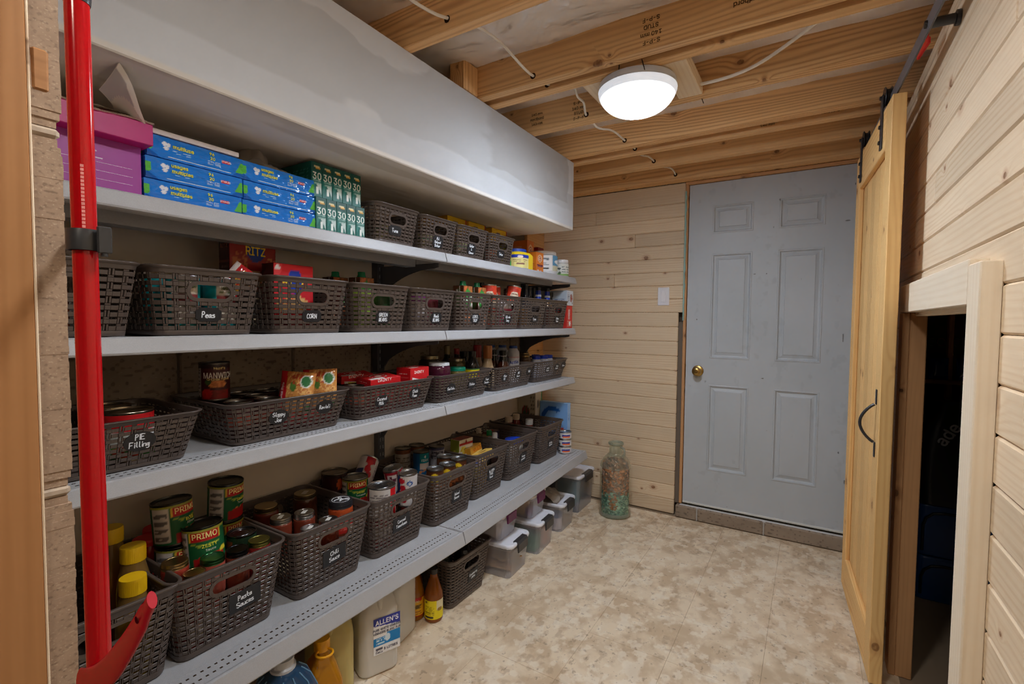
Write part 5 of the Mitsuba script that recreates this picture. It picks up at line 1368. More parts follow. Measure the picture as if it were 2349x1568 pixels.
p_rose, p_sauce, p_zesty = primo('ROSÉ', 'Alfredo', (70, 70, 66)), primo('Sauce', 'Tomato', (70, 70, 66)), primo('ZESTY', 'Sauce', (66, 66, 66))
f1 = fl(0)
WHERE[0] = 'Pasta Sauces'
for P, pr, tn, tl, lab, n in (((-1.525, .645, f1 + .2375), p_rose, 44, (0, -5), 'green and red primo tin leaning at the back, left of its twin', 2), ((-1.580, .812, f1 + .2375), p_sauce, 46, (0, 3), 'tall-standing green and red primo tin, the rear right one in the Pasta Sauces basket', 2), ((-1.450, .690, f1 + .172), p_zesty, 6, (3, -4), 'green and red primo tin with its name facing front in the Pasta Sauces basket', 1)):
    put_thing('tin_can', pr, P, lab, 'tin can', turn=tn, tilt=tl)
    if n == 2:
        put_thing('tin_can', primo('Sauce', 'Tomato', (60, 60, 56)), (P[0] + .004, P[1], f1 + .118), 'green and red primo tin under the %s standing one' % ('left' if P[1] < .7 else 'right'), 'tin can', turn=44)
        under((P[0] + .004, P[1], f1 + .118), .0500, .118, 1)
    else:
        under((P[0] - .004, P[1], f1 + .171), .044, .085, 2, (120, 50, 40))
tj = [(.034, .002), (.036, .008), (.046, .07), (.049, .105), (.049, .118), (.045, .130), (.0405, .139)]
for P, lab in (((-1.585, .640, f1 + .105), 'red-lidded jar of tomato sauce at the back left of the Pasta Sauces basket'), ((-1.525, .628, f1 + .10), 'red-lidded jar of tomato sauce in front of its twin in the Pasta Sauces basket')):
    pass
rl = lambda: bottle([(.044, .002), (.047, .01), (.044, .06), (.0375, .115), (.035, .128), (.034, .134)], (150, 20, 16), (206, 22, 34), .0375, .017, ribs=0)
put_thing('sauce_jar', rl(), (-1.640, .650, f1 + .101), 'red-lidded sauce jar at the back left of the Pasta Sauces basket', 'jar')
under((-1.640, .650, f1 + .10), .042, .10, 1)
put_thing('sauce_jar', rl(), (-1.575, .600, f1 + .101), 'red-lidded sauce jar in front of its twin by the oil bottles', 'jar', tilt=(0, -4))
under((-1.575, .598, f1 + .10), .036, .10, 1)
SA = (150, 50, 36)
for P, r, h, c, l, lab in (((-1.405, 0.593, 0.583)[:2] + (f1 + .122,), .031, .112, SA, BRASS, 'gold-lidded sauce jar at the front left of the Pasta Sauces basket'), ((-1.352, 0.615, 0.562)[:2] + (f1 + .112,), .027, .098, (160, 70, 50), (176, 150, 110), 'brass-lidded jar just showing behind the rim of the Pasta Sauces basket'), ((-1.375, .672, f1 + .118), .030, .104, (170, 84, 70), (70, 130, 84), 'jar with a green gold-edged lid in front of the primo tin'), ((-1.368, .735, f1 + .116), .030, .104, (130, 60, 44), (52, 54, 60), 'jar with a black lid near the front of the Pasta Sauces basket'), ((-1.370, .800, f1 + .116), .030, .106, (150, 40, 40), (170, 176, 96), 'jar with a pale yellow-green lid at the right front of the Pasta Sauces basket')):
    put_thing('sauce_jar', jar(r, h, c, l, lr=r * .97, lh=.016, shoulder=.82), P, lab, 'jar')
    under((P[0], P[1], P[2] - .001), r * .96, (P[2] - .001 - f1) / 1.0, 1, (140, 50, 40))
put_thing('tin_can', can(.040, .110, (30, 52, 34), [('e', .5, .5, .05, .14, (190, 190, 180)), ('r', .2, .4, .1, .9, (120, 60, 30))], tin=(104, 106, 112)), (-1.448, .792, f1 + .118), 'dark green tin with a grey lid in the Pasta Sauces basket', 'tin can')
under((-1.448, .792, f1 + .117), .044, .117, 1)

MJ = (120, 52, 36)
f2 = fl(0)
WHERE[0] = 'Chili Sauce'
for P, h, r, l, st, lab in (((-1.590, .955, f2 + .108), .118, .040, (150, 130, 92), None, 'mason jar with a gold lid at the back left of the Chili Sauce basket'), ((-1.458, .925, f2 + .134), .092, .034, (176, 172, 160), (196, 190, 176), 'mason jar with a silver lid and sticker, left of the next one'), ((-1.430, .992, f2 + .138), .088, .034, (176, 178, 178), (206, 202, 194), 'mason jar with a silver lid and sticker in the middle of the Chili Sauce basket'), ((-1.580, 1.100, f2 + .092), .138, .0415, (150, 136, 104), (196, 190, 176), 'tall brown mason jar with a brass lid at the back of the Chili Sauce basket'), ((-1.365, .968, f2 + .112), .085, .033, (170, 174, 180), (220, 218, 212), 'mason jar with a bright lid sticker at the front of the Chili Sauce basket'), ((-1.368, 1.040, f2 + .114), .085, .033, (170, 174, 178), (222, 220, 214), 'mason jar with a white square sticker, right of the front one')):
    put_thing('mason_jar', jar(r, h, MJ if h < .13 else (84, 42, 24), l, lr=r * .93, lh=.018, sticker=st, shoulder=.76), P, lab, 'jar', turn=-20)
    under((P[0], P[1], P[2] - .001), r * .95, P[2] - .001 - f2, 1, (110, 50, 36))
put_thing('mason_jar', jar(.034, .088, (100, 50, 40), (176, 180, 184), lr=.032, lh=.018, sticker=(226, 224, 218), shoulder=.76), (-1.365, 1.020, f2 + .112), 'silver lid seen tilted through the grip hole of the Chili Sauce basket', 'jar', tilt=(0, 62)) if False else None
sal = jar(.042, .120, (176, 74, 36), (34, 36, 42), lr=.040, lh=.024, lidmat='m_plastic', label=((196, 44, 36), [('r', 0, .30, 0, 1, (222, 212, 206)), ('l', .05, .26, .1, .9, 16, (120, 110, 110)), ('r', .62, 1, 0, .3, (226, 206, 190)), ('l', .35, .6, .2, .8, 10, (220, 110, 100))], [], .010, .074), shoulder=.70)
zc = .120 - .024 * .06
em = Mesh((222, 226, 232)).tube([(.030 * math.cos(a), .030 * math.sin(a), zc) for a in np.linspace(0, 2 * np.pi, 37)], .0012, n=6)
for cv in ([(-.024, -.004), (-.008, .005), (.004, .003), (.016, -.006), (.024, -.010), (.024, .0), (.010, -.002), (.0, -.010), (-.006, -.014), (-.002, -.004), (.004, .010), (.0, .022), (-.006, .020), (-.003, .008), (.003, -.002)],):
    from scipy.interpolate import CubicSpline
    q = CubicSpline(range(len(cv)), np.array(cv))(np.linspace(0, len(cv) - 1, 90)); em.tube(np.column_stack([-q[:, 1], q[:, 0], np.full(90, zc)]), .0017, n=6)
put_thing('sauce_jar', sal + [('lid__emblem', em.shape('m_print'))], (-1.408, 1.122, f2 + .112), 'salsa jar with a black lid bearing a white swirl, by the Canned Tomatoes basket', 'jar', turn=10)
under((-1.408, 1.114, f2 + .111), .040, .111, 1)

f3 = fl(0)
WHERE[0] = 'Canned Tomatoes'
CR = (214, 208, 206)
pasta = can(.0405, .135, CR, [('r', .26, .38, 0, 1, (30, 46, 100)), ('e', .41, .84, .055, .10, (196, 36, 50)), ('e', .43, .60, .05, .10, (186, 30, 46)), ('e', .40, .40, .055, .12, (176, 28, 44)), ('e', .44, .20, .05, .12, (190, 40, 56)), ('r', .20, .27, 0, 1, (140, 26, 34)), ('e', .55, .76, .052, .085, (36, 84, 160)), ('e', .55, .76, .030, .05, (226, 230, 238))],
            [('ORIGINAL', .020, .074, .0082, (50, 50, 60), True), ('PASTA SAUCE', .020, .063, .0068, (50, 50, 60), True), ('SAUCE POUR PÂTES', .018, .045, .0056, (70, 70, 80), False), ('Great', .0128, .1055, .0055, (36, 84, 160), True)])
put_thing('tin_can', pasta, (-1.412, 1.462, f3 + .108), 'white pasta sauce tin with a blue oval badge at the front of its basket', 'tin can', turn=-4, tilt=(0, 4))
under((-1.412, 1.462, f3 + .107), .039, .107, 1)
put_thing('tin_can', can(.0405, .135, (150, 30, 44), [('r', .45, .62, .1, .9, (214, 206, 206)), ('n', .54, .5, .08, .4, .5, 16, (90, 40, 60)), ('e', .60, .22, .06, .14, (40, 70, 170)), ('r', .36, .39, .05, .95, (226, 210, 206))]), (-1.475, 1.475, f3 + .118), 'red tin leaning sideways behind the white pasta sauce tin', 'tin can', turn=-24, tilt=(8, 10))
under((-1.480, 1.480, f3 + .107), .026, .107, 1)
put_thing('tin_can', can(.0405, .140, (212, 206, 206), [('r', .22, .40, 0, .58, (32, 48, 104)), ('r', .40, .56, .80, 1, (176, 30, 44)), ('e', .47, .80, .05, .10, (200, 44, 50)), ('e', .46, .58, .055, .12, (190, 30, 44)), ('e', .50, .40, .05, .10, (186, 36, 50)), ('n', .66, .14, .07, .18, .4, 18, (120, 24, 40)), ('l', .60, .72, .4, .8, 10, (150, 140, 150))]), (-1.575, 1.350, f3 + .165), 'white and red tomato tin tipped over backwards in the Canned Tomatoes basket', 'tin can', turn=10, tilt=(-30, -34))
under((-1.575, 1.395, f3 + .107), .042, .107, 1)
put_thing('tin_can', can(.0515, .118, (60, 22, 22), [('e', .56, .66, .035, .22, (216, 96, 36)), ('r', .64, .72, .3, .9, (180, 150, 150)), ('r', 0, 1, .9, 1, (46, 18, 18))], tin=(112, 102, 92)), (-1.635, 1.275, f3 + .136), 'dark red tin with a dull lid at the back of the Canned Tomatoes basket', 'tin can')
under((-1.635, 1.275, f3 + .135), .050, .135, 1)
put_thing('tin_can', primo('Diced', 'Tomatoes', (150, 152, 152)), (-1.545, 1.302, f3 + .124), 'green and red primo tin with a shiny lid in the Canned Tomatoes basket', 'tin can', turn=14)
under((-1.545, 1.302, f3 + .123), .049, .123, 1)
put_thing('tin_can', can(.053, .118, (206, 200, 196), [('r', .60, .72, 0, 1, (206, 26, 34)), ('r', .28, .34, 0, 1, (130, 24, 30)), ('l', .36, .58, .1, .8, 14, (110, 100, 104))], tin=(186, 190, 196)), (-1.388, 1.296, f3 + .121), 'wide white and red shiny-lidded tin at the front of the Canned Tomatoes basket', 'tin can')
under((-1.388, 1.296, f3 + .120), .048, .12, 1, (176, 40, 40))

f4 = fl(1.66)
WHERE[0] = 'Baked Beans'
BR_ = (84, 46, 26)
bush = can(.0375, .112, BR_, [('e', .48, .72, .085, .17, (226, 190, 40)), ('r', .40, .56, .56, .72, (226, 190, 40)), ('n', .5, .25, .2, .2, .55, 18, (150, 80, 40)), ('r', 0, 1, .94, 1, (60, 34, 20)), ('e', .63, .76, .018, .04, (226, 220, 206))], [("BUSH'S", -.004, .073, .0130, (40, 26, 20), True)], tin=(178, 188, 200))
for x, y, dz, lab in ((-1.382, 1.600, 0, 'brown and yellow bean tin at the near front corner of the Baked Beans basket'), (-1.380, 1.682, 0, 'brown and yellow bean tin, second along the front of the Baked Beans basket'), (-1.448, 1.745, .010, 'brown and yellow bean tin standing behind the front row in the Baked Beans basket'), (-1.382, 1.765, .006, 'brown and yellow bean tin at the far front corner of the Baked Beans basket')):
    put_thing('tin_can', bush, (x, y, f4 + .113 + dz), lab, 'tin can', turn=4)
    under((x, y, f4 + .1125 + dz), .0365, .1125 + dz, 1, (90, 50, 30))
put_thing('tin_can', can(.0375, .112, (30, 90, 140), [('r', .50, .72, .55, 1, (20, 130, 140)), ('e', .60, .84, .025, .05, (220, 230, 230)), ('r', .50, .72, .25, .55, (206, 190, 180)), ('n', .6, .12, .12, .13, .4, 20, (196, 130, 80))], [('EDEN', .024, .074, .0105, (226, 236, 236), True)], tin=(110, 106, 100)), (-1.555, 1.700, f4 + .140), 'blue and teal bean tin with a paper scrap on its lid', 'tin can', turn=-6)
under((-1.555, 1.700, f4 + .139), .036, .139, 1)
put_thing('tin_can', can(.0375, .125, (176, 176, 188), [('l', .36, .66, .1, .85, 24, (80, 80, 96)), ('r', 0, 1, .92, 1, (70, 70, 100)), ('r', .3, .36, 0, .9, (206, 206, 214))], tin=(112, 108, 104)), (-1.545, 1.800, f4 + .132), 'pale tin covered with small print in the Baked Beans basket', 'tin can')
under((-1.545, 1.800, f4 + .131), .036, .131, 1)
for x, y, lab in ((-1.640, 1.665, 'white tin with a brown rim at the back of the Baked Beans basket, left'), (-1.625, 1.745, 'dull-lidded white tin at the back of the Baked Beans basket, behind the teal one')):
    put_thing('tin_can', can(.0375, .112, (170, 160, 150), [('l', .3, .7, .2, .7, 10, (110, 100, 90)), ('r', 0, 1, .84, 1, (110, 66, 34))], tin=(110, 104, 96)), (x, y, f4 + .150), lab, 'tin can')
    under((x, y, f4 + .149), .0365, .149, 1)

f5 = fl(1.98)
PK = [('r', 0, 1, .86, .90, (180, 40, 40)), ('e', .50, .93, .07, .04, (150, 40, 40)), ('e', .3, .62, .26, .2, (224, 210, 90)), ('n', .3, .6, .25, .2, .5, 18, (206, 180, 60)), ('r', 0, 1, 0, .12, (220, 200, 160))]
put_thing('food_box', carton(.105, .060, .185, (222, 212, 186), {'front': (PK, [('PANKO', 0, -.012, .030, (40, 34, 34), True, 0, .78), ('ORIGINAL', .01, .042, .0085, (70, 50, 50), True)], (226, 218, 196)), 'left': ([('r', 0, 1, .6, 1, (140, 150, 50)), ('n', .5, .4, .5, .3, .5, 10, (196, 196, 90))], [], (150, 156, 60)), 'top': ([], [], (140, 60, 50))}), (-1.520, 1.968, f5 + .070), 'panko crumb carton standing in the Gluten Free basket', 'food box', face=False, turn=-4)
put_thing('food_box', carton(.105, .060, .069, (160, 150, 130)), (-1.520, 1.968, f5), 'low carton beneath the panko carton', 'food box', face=False)
put_thing('food_box', carton(.11, .055, .20, (170, 164, 156)), (-1.610, 1.935, f5 + .02), 'plain grey carton behind the panko carton', 'food box', face=False, tilt=(0, 3))
pkt = pouch(.055, .11, .016, (226, 222, 226), [('e', .5, .82, .34, .13, (206, 90, 60)), ('e', .5, .82, .27, .105, (226, 226, 230)), ('e', .5, .82, .18, .07, (60, 90, 190)), ('r', 0, 1, 0, .6, (230, 200, 90))], [], edge=(216, 212, 214))
for i, (x, y, z, t2, lab) in enumerate(((-1.480, 1.885, .130, 16, 'small bright packet with a ringed spot at the back of the packet row'), (-1.452, 1.898, .122, 22, 'small bright packet with a ringed spot, second of the packet row'), (-1.428, 1.922, .118, 30, 'small yellow-edged packet, third of the packet row'), (-1.398, 1.938, .104, 18, 'small bright packet with a ringed spot nearest the basket front'))):
    put_thing('food_packet', pkt, (x, y, f5 + z - .03), lab, 'food packet', face=False, turn=-30, tilt=(t2 - 10, 10))
    put_thing('food_packet', pouch(.014, z - .032, .010, (226, 196, 80), [], [], n=(8, 8)), (x, y, f5), 'packet standing under the bright packets in the Gluten Free basket', 'food packet', face=False, turn=-30, group='packets under the bright packets')
for x, y, z, c, tn, lab in ((-1.475, 2.010, .172, (206, 150, 50), -26, 'orange-yellow carton lying behind the front one in the Gluten Free basket'), (-1.412, 2.020, .150, (232, 196, 96), -30, 'pale yellow carton lying at the front of the Gluten Free basket')):
    put_thing('food_box', carton(.105, .045, .040, c, {'front': ([('r', 0, 1, 0, .2, (236, 206, 120))], [('MADE', .012, .002, .020, (206, 120, 30), True)]), 'top': ([('e', .4, .5, .3, .3, (200, 160, 80)), ('l', .3, .9, .2, .8, 8, (130, 90, 40))], [])}), (x, y, f5 + z), lab, 'food box', face=False, turn=tn + 30, tilt=(6, -12))
    put_thing('food_box', carton(.035, .030, z - .010, (190, 140, 60)), (x, y - (.018 if x > -1.43 else .01), f5), 'upright carton under the yellow cartons of the Gluten Free basket', 'food box', face=False, group='cartons under the yellow cartons')
put_thing('food_jar', jar(.027, .165, (60, 40, 36), (58, 56, 60), lr=.026, lidmat='m_plastic'), (-1.395, 2.092, f5), 'jar with a dark lid at the far front corner of the Gluten Free basket', 'jar')

f6 = fl(2.3)


def carafe(c, cap, h=.20):
    m = Mesh(c).box((-.035, -.035, 0), (.035, .035, h * .84), bev=.002)
    m.add([[-.035, -.035, h * .84], [.035, -.035, h * .84], [.035, -.012, h], [-.035, -.012, h]], [[0, 1, 2, 3]]).add([[.035, .035, h * .84], [-.035, .035, h * .84], [-.035, -.012, h], [.035, -.012, h]], [[0, 1, 2, 3]])
    for sx in (-.035, .035):
        m.add([[sx, -.035, h * .84], [sx, .035, h * .84], [sx, -.012, h]], [[0, 1, 2]])
    return [('body', m.shape('m_print')), ('cap', Mesh(cap).lathe([(.017, h * .90), (.017, h * .96), (.0155, h * .97), (.0150, h + .022), (.013, h + .025), (0, h + .025)], n=26, bottom=False, top=False).shape('m_plastic'))]


for x, y, z, c, cap, lab in ((-1.640, 2.285, .02, (130, 112, 92), (206, 190, 170), 'drink carton with a beige cap at the back of the basket with the blue lid'), (-1.560, 2.275, .015, (150, 132, 104), (30, 140, 80), 'drink carton with a green cap in the basket with the blue lid'), (-1.500, 2.245, .0, (170, 172, 176), (232, 236, 240), 'drink carton with a white cap in the basket with the blue lid')):
    put_thing('drink_carton', carafe(c, cap), (x, y, f6 + z * 0), lab, 'drink carton', face=False, turn=-6)
put_thing('food_box', carton(.10, .06, .19, (110, 70, 60), {'front': ([('r', .0, 1, .5, 1, (60, 60, 90)), ('r', .1, .5, .1, .4, (170, 40, 50))], []), 'top': ([('r', .3, .7, .3, .7, (180, 40, 40))], [], (120, 110, 110))}), (-1.630, 2.400, f6), 'dark carton with a red spot at the back behind the blue-lidded tub', 'food box', face=False)
put_thing('tub', bottle([(.044, .002), (.046, .01), (.050, .15), (.050, .165)], (196, 196, 196), (26, 66, 190), .056, .020, mat='m_plastic', ribs=0), (-1.425, 2.335, f6), 'round tub with a bright blue lid at the front of its basket', 'tub')
KB = [(.031, .002), (.033, .01), (.0325, .06), (.029, .09), (.033, .12), (.032, .15), (.022, .195), (.0195, .205)]
for x, y, c, cap, lab in ((-1.625, 2.590, (110, 28, 22), (214, 196, 176), 'ketchup bottle with a cream cap, nearer of the two at the back'), (-1.630, 2.690, (110, 28, 22), (214, 200, 182), 'ketchup bottle with a cream cap, farther of the two at the back'), (-1.480, 2.600, (120, 44, 34), (206, 212, 220), 'ketchup bottle with a pale grey cap at the front of its basket')):
    put_thing('bottle', bottle(KB, c, cap, .0235, .034, ribs=26, label=(.0338, .03, .14, 2.6, (206, 196, 190), [('r', 0, 1, .4, .8, (170, 30, 30))], []) if cap[2] > 200 else None), (x, y, fl(2.63)), lab, 'bottle')
t_ = can(.0415, .046, (206, 206, 210), [('r', .42, .64, .30, .72, (60, 60, 150)), ('r', .44, .64, .18, .40, (226, 110, 60)), ('l', .26, .38, .1, .9, 8, (110, 110, 120)), ('r', .30, .38, .1, .4, (70, 70, 76))], nu=60, nv=16)
for i in range(3):
    put_thing('flat_tin', t_, (-1.335, 2.815, deckz(2.82) + .0015 + .0465 * i), 'flat white tin with orange and blue print, %s of three stacked by the far basket' % NM[i], 'tin can', group='stacked flat tins')
BLU = (120, 166, 222)
put_thing('food_box', carton(.046, .205, .305, BLU, {'left': ([('e', .45, .60, .42, .32, (24, 86, 176)), ('e', .45, .60, .29, .225, BLU), ('dr', -1.2, 1, .02, .45, 1, .3, .8, BLU), ('e', .82, .34, .15, .12, (186, 60, 40)), ('n', .86, .12, .16, .13, .3, 18, (226, 170, 60)), ('e', .84, .12, .2, .14, (230, 226, 220)), ('n', .84, .12, .17, .12, .4, 22, (216, 160, 60))], [('compliments', .012, .008, .0088, (226, 236, 246), False)], BLU), 'front': ([('e', .5, .72, .28, .07, (60, 120, 200)), ('e', .5, .72, .17, .045, (150, 190, 230)), ('e', .4, .35, .16, .04, (190, 210, 240))], [], (140, 180, 230)), 'top': ([], [], (150, 190, 235))}), (-1.452, 2.900, deckz(2.89) + .0015), 'blue food carton with a large letter C behind the stacked flat tins', 'food box', face=False)
put_thing('food_box', carton(.080, .135, .372, (196, 186, 166), {'left': ([('e', .45, .62, .22, .12, (130, 50, 40)), ('n', .45, .62, .2, .11, .4, 20, (60, 90, 60)), ('l', .72, .95, .3, .9, 16, (90, 84, 76)), ('r', .1, .85, .40, .44, (120, 112, 100))], [], (176, 166, 148)), 'front': ([('r', .3, .6, .7, .84, (120, 112, 104)), ('l', .1, .9, .2, .6, 20, (160, 150, 130))], [], (206, 198, 180))}), (-1.628, 2.862, deckz(2.86) + .0015), 'tall cream carton with small pictures standing behind the far basket', 'food box', face=False)
put_thing('food_box', carton(.022, .12, .370, (70, 140, 96)), (-1.625, 2.915, deckz(2.91) + .0015), 'green carton edge beside the tall cream carton', 'food box', face=False)

# ---------------------------------------------------------------- under the shelves, on the floor
put_thing('bottle', bottle([(.034, .002), (.036, .01), (.036, .17), (.020, .205), (.016, .225)], (20, 26, 18), (150, 134, 70), .0185, .016, ribs=0), (-1.395, 1.668, .007), 'dark bottle with a brass cap in the Cranberry Juice basket', 'bottle')
put_thing('bottle', bottle([(.038, .002), (.040, .01), (.040, .17), (.030, .20), (.026, .212)], (14, 14, 18), (22, 22, 26), .030, .020, extra=[('cap_sticker', Mesh((190, 160, 130)).box((-.010, -.006, .2300), (.010, .006, .2316), bev=0).shape('m_matte'))]), (-1.355, 1.765, .007), 'black bottle with a sticker on its cap in the Cranberry Juice basket', 'bottle')
put_thing('bottle', bottle([(.036, .002), (.038, .01), (.038, .16), (.020, .195), (.016, .21)], (16, 18, 22), (20, 20, 24), .019, .02), (-1.49, 1.72, .007), 'dark bottle at the back of the Cranberry Juice basket', 'bottle')
ACV = [(.035, .002), (.038, .008), (.038, .098), (.036, .118), (.024, .155), (.0165, .178), (.0145, .186), (.0145, .196)]


def vinegar(col, lab):
    return bottle(ACV, col, (38, 36, 36), .0165, .020, mat='m_liquid', ribs=24, label=lab)


YL = (226, 176, 36)
bragg = (.0385, .020, .100, 4.2, YL, [('r', 0, 1, .95, 1, (170, 40, 30)), ('r', 0, 1, 0, .04, (170, 40, 30)), ('dr', .2, -1, -.68, .33, .68, .6, .95, (180, 40, 36)), ('r', .14, .24, .55, .75, (60, 50, 40)), ('l', .32, .7, .40, .62, 14, (60, 44, 30)), ('l', .30, .68, .10, .26, 16, (150, 70, 40)), ('r', .31, .315, 0, 1, (170, 60, 40))], [('BRAGG', 0, .084, .0078, (240, 224, 180), True), ('APPLE CIDER', 0, .066, .0055, (60, 40, 30), True), ('VINEGAR', 0, .058, .0055, (60, 40, 30), True)])
gold = (.0385, .016, .094, 3.6, (222, 204, 24), [('r', .58, .95, .5, 1, (214, 206, 170)), ('e', .70, .52, .1, .1, (150, 120, 50)), ('l', .2, .5, .2, .7, 12, (150, 130, 20)), ('r', .2, .48, .04, .16, (60, 54, 40)), ('r', .22, .30, .84, .96, (90, 80, 40))], [])
for P, c, lb, tn, lab in (((-1.385, 1.478, .001), (178, 108, 24), bragg, 0, 'amber vinegar bottle with a red and yellow label, front left of the group'), ((-1.312, 1.512, .001), (152, 84, 26), gold, 0, 'amber bottle with a bright yellow label standing farthest out on the floor'), ((-1.445, 1.535, .001), (130, 70, 24), gold, 30, 'amber bottle at the back right, close to the Cranberry Juice basket'), ((-1.475, 1.455, .001), (110, 56, 20), bragg, 30, 'amber bottle at the back left, half behind the white jugs')):
    put_thing('vinegar_bottle', vinegar(c, lb), P, lab, 'bottle', turn=tn)


def jug(w, d, h, col, cap, mat='m_plastic', handle=True, label=None):
    """square-shouldered plastic jug with a loop handle, front to +x"""
    pr = [(.90, 0), (.97, .010), (1, .03), (1, .62), (.97, .68), (.80, .80), (.52, .90), (.30, .955), (.26, .975), (.26, .995)]
    m = Mesh(col).loft([ring3(rrect(d * k, w * k, .42 * min(w, d) * (.5 if k > .9 else .9) * k, 6), h * z) for k, z in pr])
    parts = [('body', m.shape(mat))]
    if handle:
        hy = -w * .30
        parts.append(('handle', Mesh(col).tube(np.array([(d * .34, 0, h * .60), (d * .42, 0, h * .70), (d * .40, 0, h * .80), (d * .27, 0, h * .89), (d * .13, 0, h * .95)]), w * .075, n=12).shape(mat)))
    parts.append(('cap', screwlid(.020, .020, h * .985, cap, ribs=24, mat='m_plastic')))
    return parts + (label or [])


def flatlabel(w, d, z0, z1, yc, base, ops, texts, lift=.0012):
    U, V = np.meshgrid(np.linspace(0, 1, 44), np.linspace(0, 1, 50), indexing='ij')
    f = lambda x, y, e: np.stack([d / 2 + lift + e, yc + x, (z0 + z1) / 2 + y], -1)
    m = Mesh().grid(f((U - .5) * w, (V - .5) * (z1 - z0), 0 * U), paint(base, ops, U, V)); q = Mesh()
    lettering(q, texts, lambda x, y, e: f(x, y, e + .0003))
    return [('label', m.shape('m_print'))] + ([('label__lettering', q.shape('m_print'))] if texts else [])


AL = flatlabel(.098, .150, .075, .205, .022, (226, 228, 232), [('dr', -.10, -1, -.80, 0, 1, .5, 1, (44, 54, 150)), ('dr', -.06, -1, -.36, 0, 1, .30, .60, (226, 228, 232)), ('r', 0, 1, .235, .46, (30, 124, 190)), ('dr', -1, 0, -.5, 0.5, 1, .235, .55, (30, 124, 190)), ('e', .52, .40, .10, .10, (206, 226, 240)), ('l', .1, .45, .27, .43, 14, (190, 220, 240)), ('r', .07, .34, .03, .18, (84, 84, 100)), ('l', .07, .34, .03, .18, 40, (226, 228, 232))],
                [("ALLEN'S", 0, .049, .0165, (240, 242, 248), True, 0, .92), ('PURE WHITE VINEGAR', 0, .0235, .0078, (50, 50, 70), True, 0, .86), ('VINAIGRE BLANC PUR', 0, .0115, .0078, (50, 50, 70), True, 0, .86), ('5 LITRES', .014, -.050, .0085, (70, 70, 90), True)], lift=.0016)
put_thing('vinegar_jug', jug(.142, .150, .335, (196, 194, 188), (226, 226, 226), label=AL), (-1.325, 1.195, .001), 'large white plastic vinegar jug with a blue label, out at the shelf edge', 'jug', face=False, turn=-22)
put_thing('vinegar_jug', jug(.150, .150, .325, (192, 190, 184), (226, 226, 226)), (-1.392, 1.352, .001), 'white plastic jug without a visible label behind the labelled one', 'jug', face=False, turn=10)
put_thing('vinegar_jug', jug(.15, .17, .325, (186, 172, 110), (226, 226, 226)), (-1.365, 1.035, .001), 'yellowish plastic jug with a loop handle beside the oil bottle', 'jug', face=False, turn=-34)
# square oil bottle with a yellow cap and carrying ring
pr = [(.96, 0), (1, .02), (1, .52), (.96, .60), (.70, .76), (.42, .86), (.30, .90), (.30, .93)]
bd = Mesh((196, 130, 28)).loft([ring3(rrect(.125 * k, .105 * k, .02 * k if k > .8 else .03 * k, 5), .245 * z) for k, z in pr])
li = Mesh((232, 168, 40)).loft([ring3(rrect(.118 * k, .098 * k, .02 * k, 5), .245 * z + .003) for k, z in pr[:5]])
rg = Mesh((226, 160, 24)).tube([(.026 + .0 * a + .030 * math.cos(a) * .9 + .012, .024 * math.sin(a), .236 + .004 * math.cos(a)) for a in np.linspace(0, 2 * np.pi, 30)], .0035, n=8)
ol = flatlabel(.072, .125, .03, .115, .004, (226, 228, 222), [('e', .7, .3, .3, .3, (170, 60, 50)), ('e', .7, .3, .26, .26, (232, 232, 228)), ('n', .8, .85, .3, .3, .5, 10, (150, 180, 130)), ('r', 0, .9, .78, .80, (150, 60, 50))], [])
put_thing('oil_bottle', [('body', bd.shape('m_liquid')), ('cap', screwlid(.0235, .034, .228, (226, 164, 24), ribs=30, mat='m_plastic')), ('carry_ring', rg.shape('m_plastic'))] + ol, (-1.262, .932, .001), 'square oil bottle with an orange-yellow cap and carrying ring on the floor', 'bottle', face=False, turn=-26)
pr = [(.086, 0), (.092, .01), (.092, .17), (.088, .195), (.070, .235), (.042, .262), (.028, .275), (.028, .284)]
bl = Mesh((36, 76, 112)).lathe([(0, .002)] + pr, n=44, bottom=False, top=True, angle=60)
li = Mesh((40, 110, 156)).lathe([(0, .004)] + [(r * .97, z) for r, z in pr[:3]] + [(0, .17)], n=40, bottom=False, top=False)
rb = Mesh((90, 130, 160))
for a in np.linspace(0, 2 * np.pi, 13)[:-1]:
    rb.tube([((r + .001) * math.cos(a), (r + .001) * math.sin(a), z) for r, z in [(.092, .165), (.088, .195), (.070, .235), (.046, .258)]], .0022, n=6)
ne = Mesh((176, 180, 186)).lathe([(.030, .266), (.034, .270), (.034, .277), (.029, .281), (.029, .300), (0, .301)], n=32, bottom=False, top=False)
put_thing('water_jug', [('body', bl.shape('m_liquid')), ('rib', rb.shape('m_gloss')), ('neck_collar', ne.shape('m_plastic'))], (-1.235, .785, .001), 'round blue water jug with a grey collar below the front edge of the shelf', 'jug')
thing('plastic_bag', [(None, pouch(.10, .05, .04, (206, 60, 36), [], [])[0][1])], mat4(-1.235, .60, .002, -60, 0, 0), 'red packet lying on the floor left of the blue water jug', 'packet')

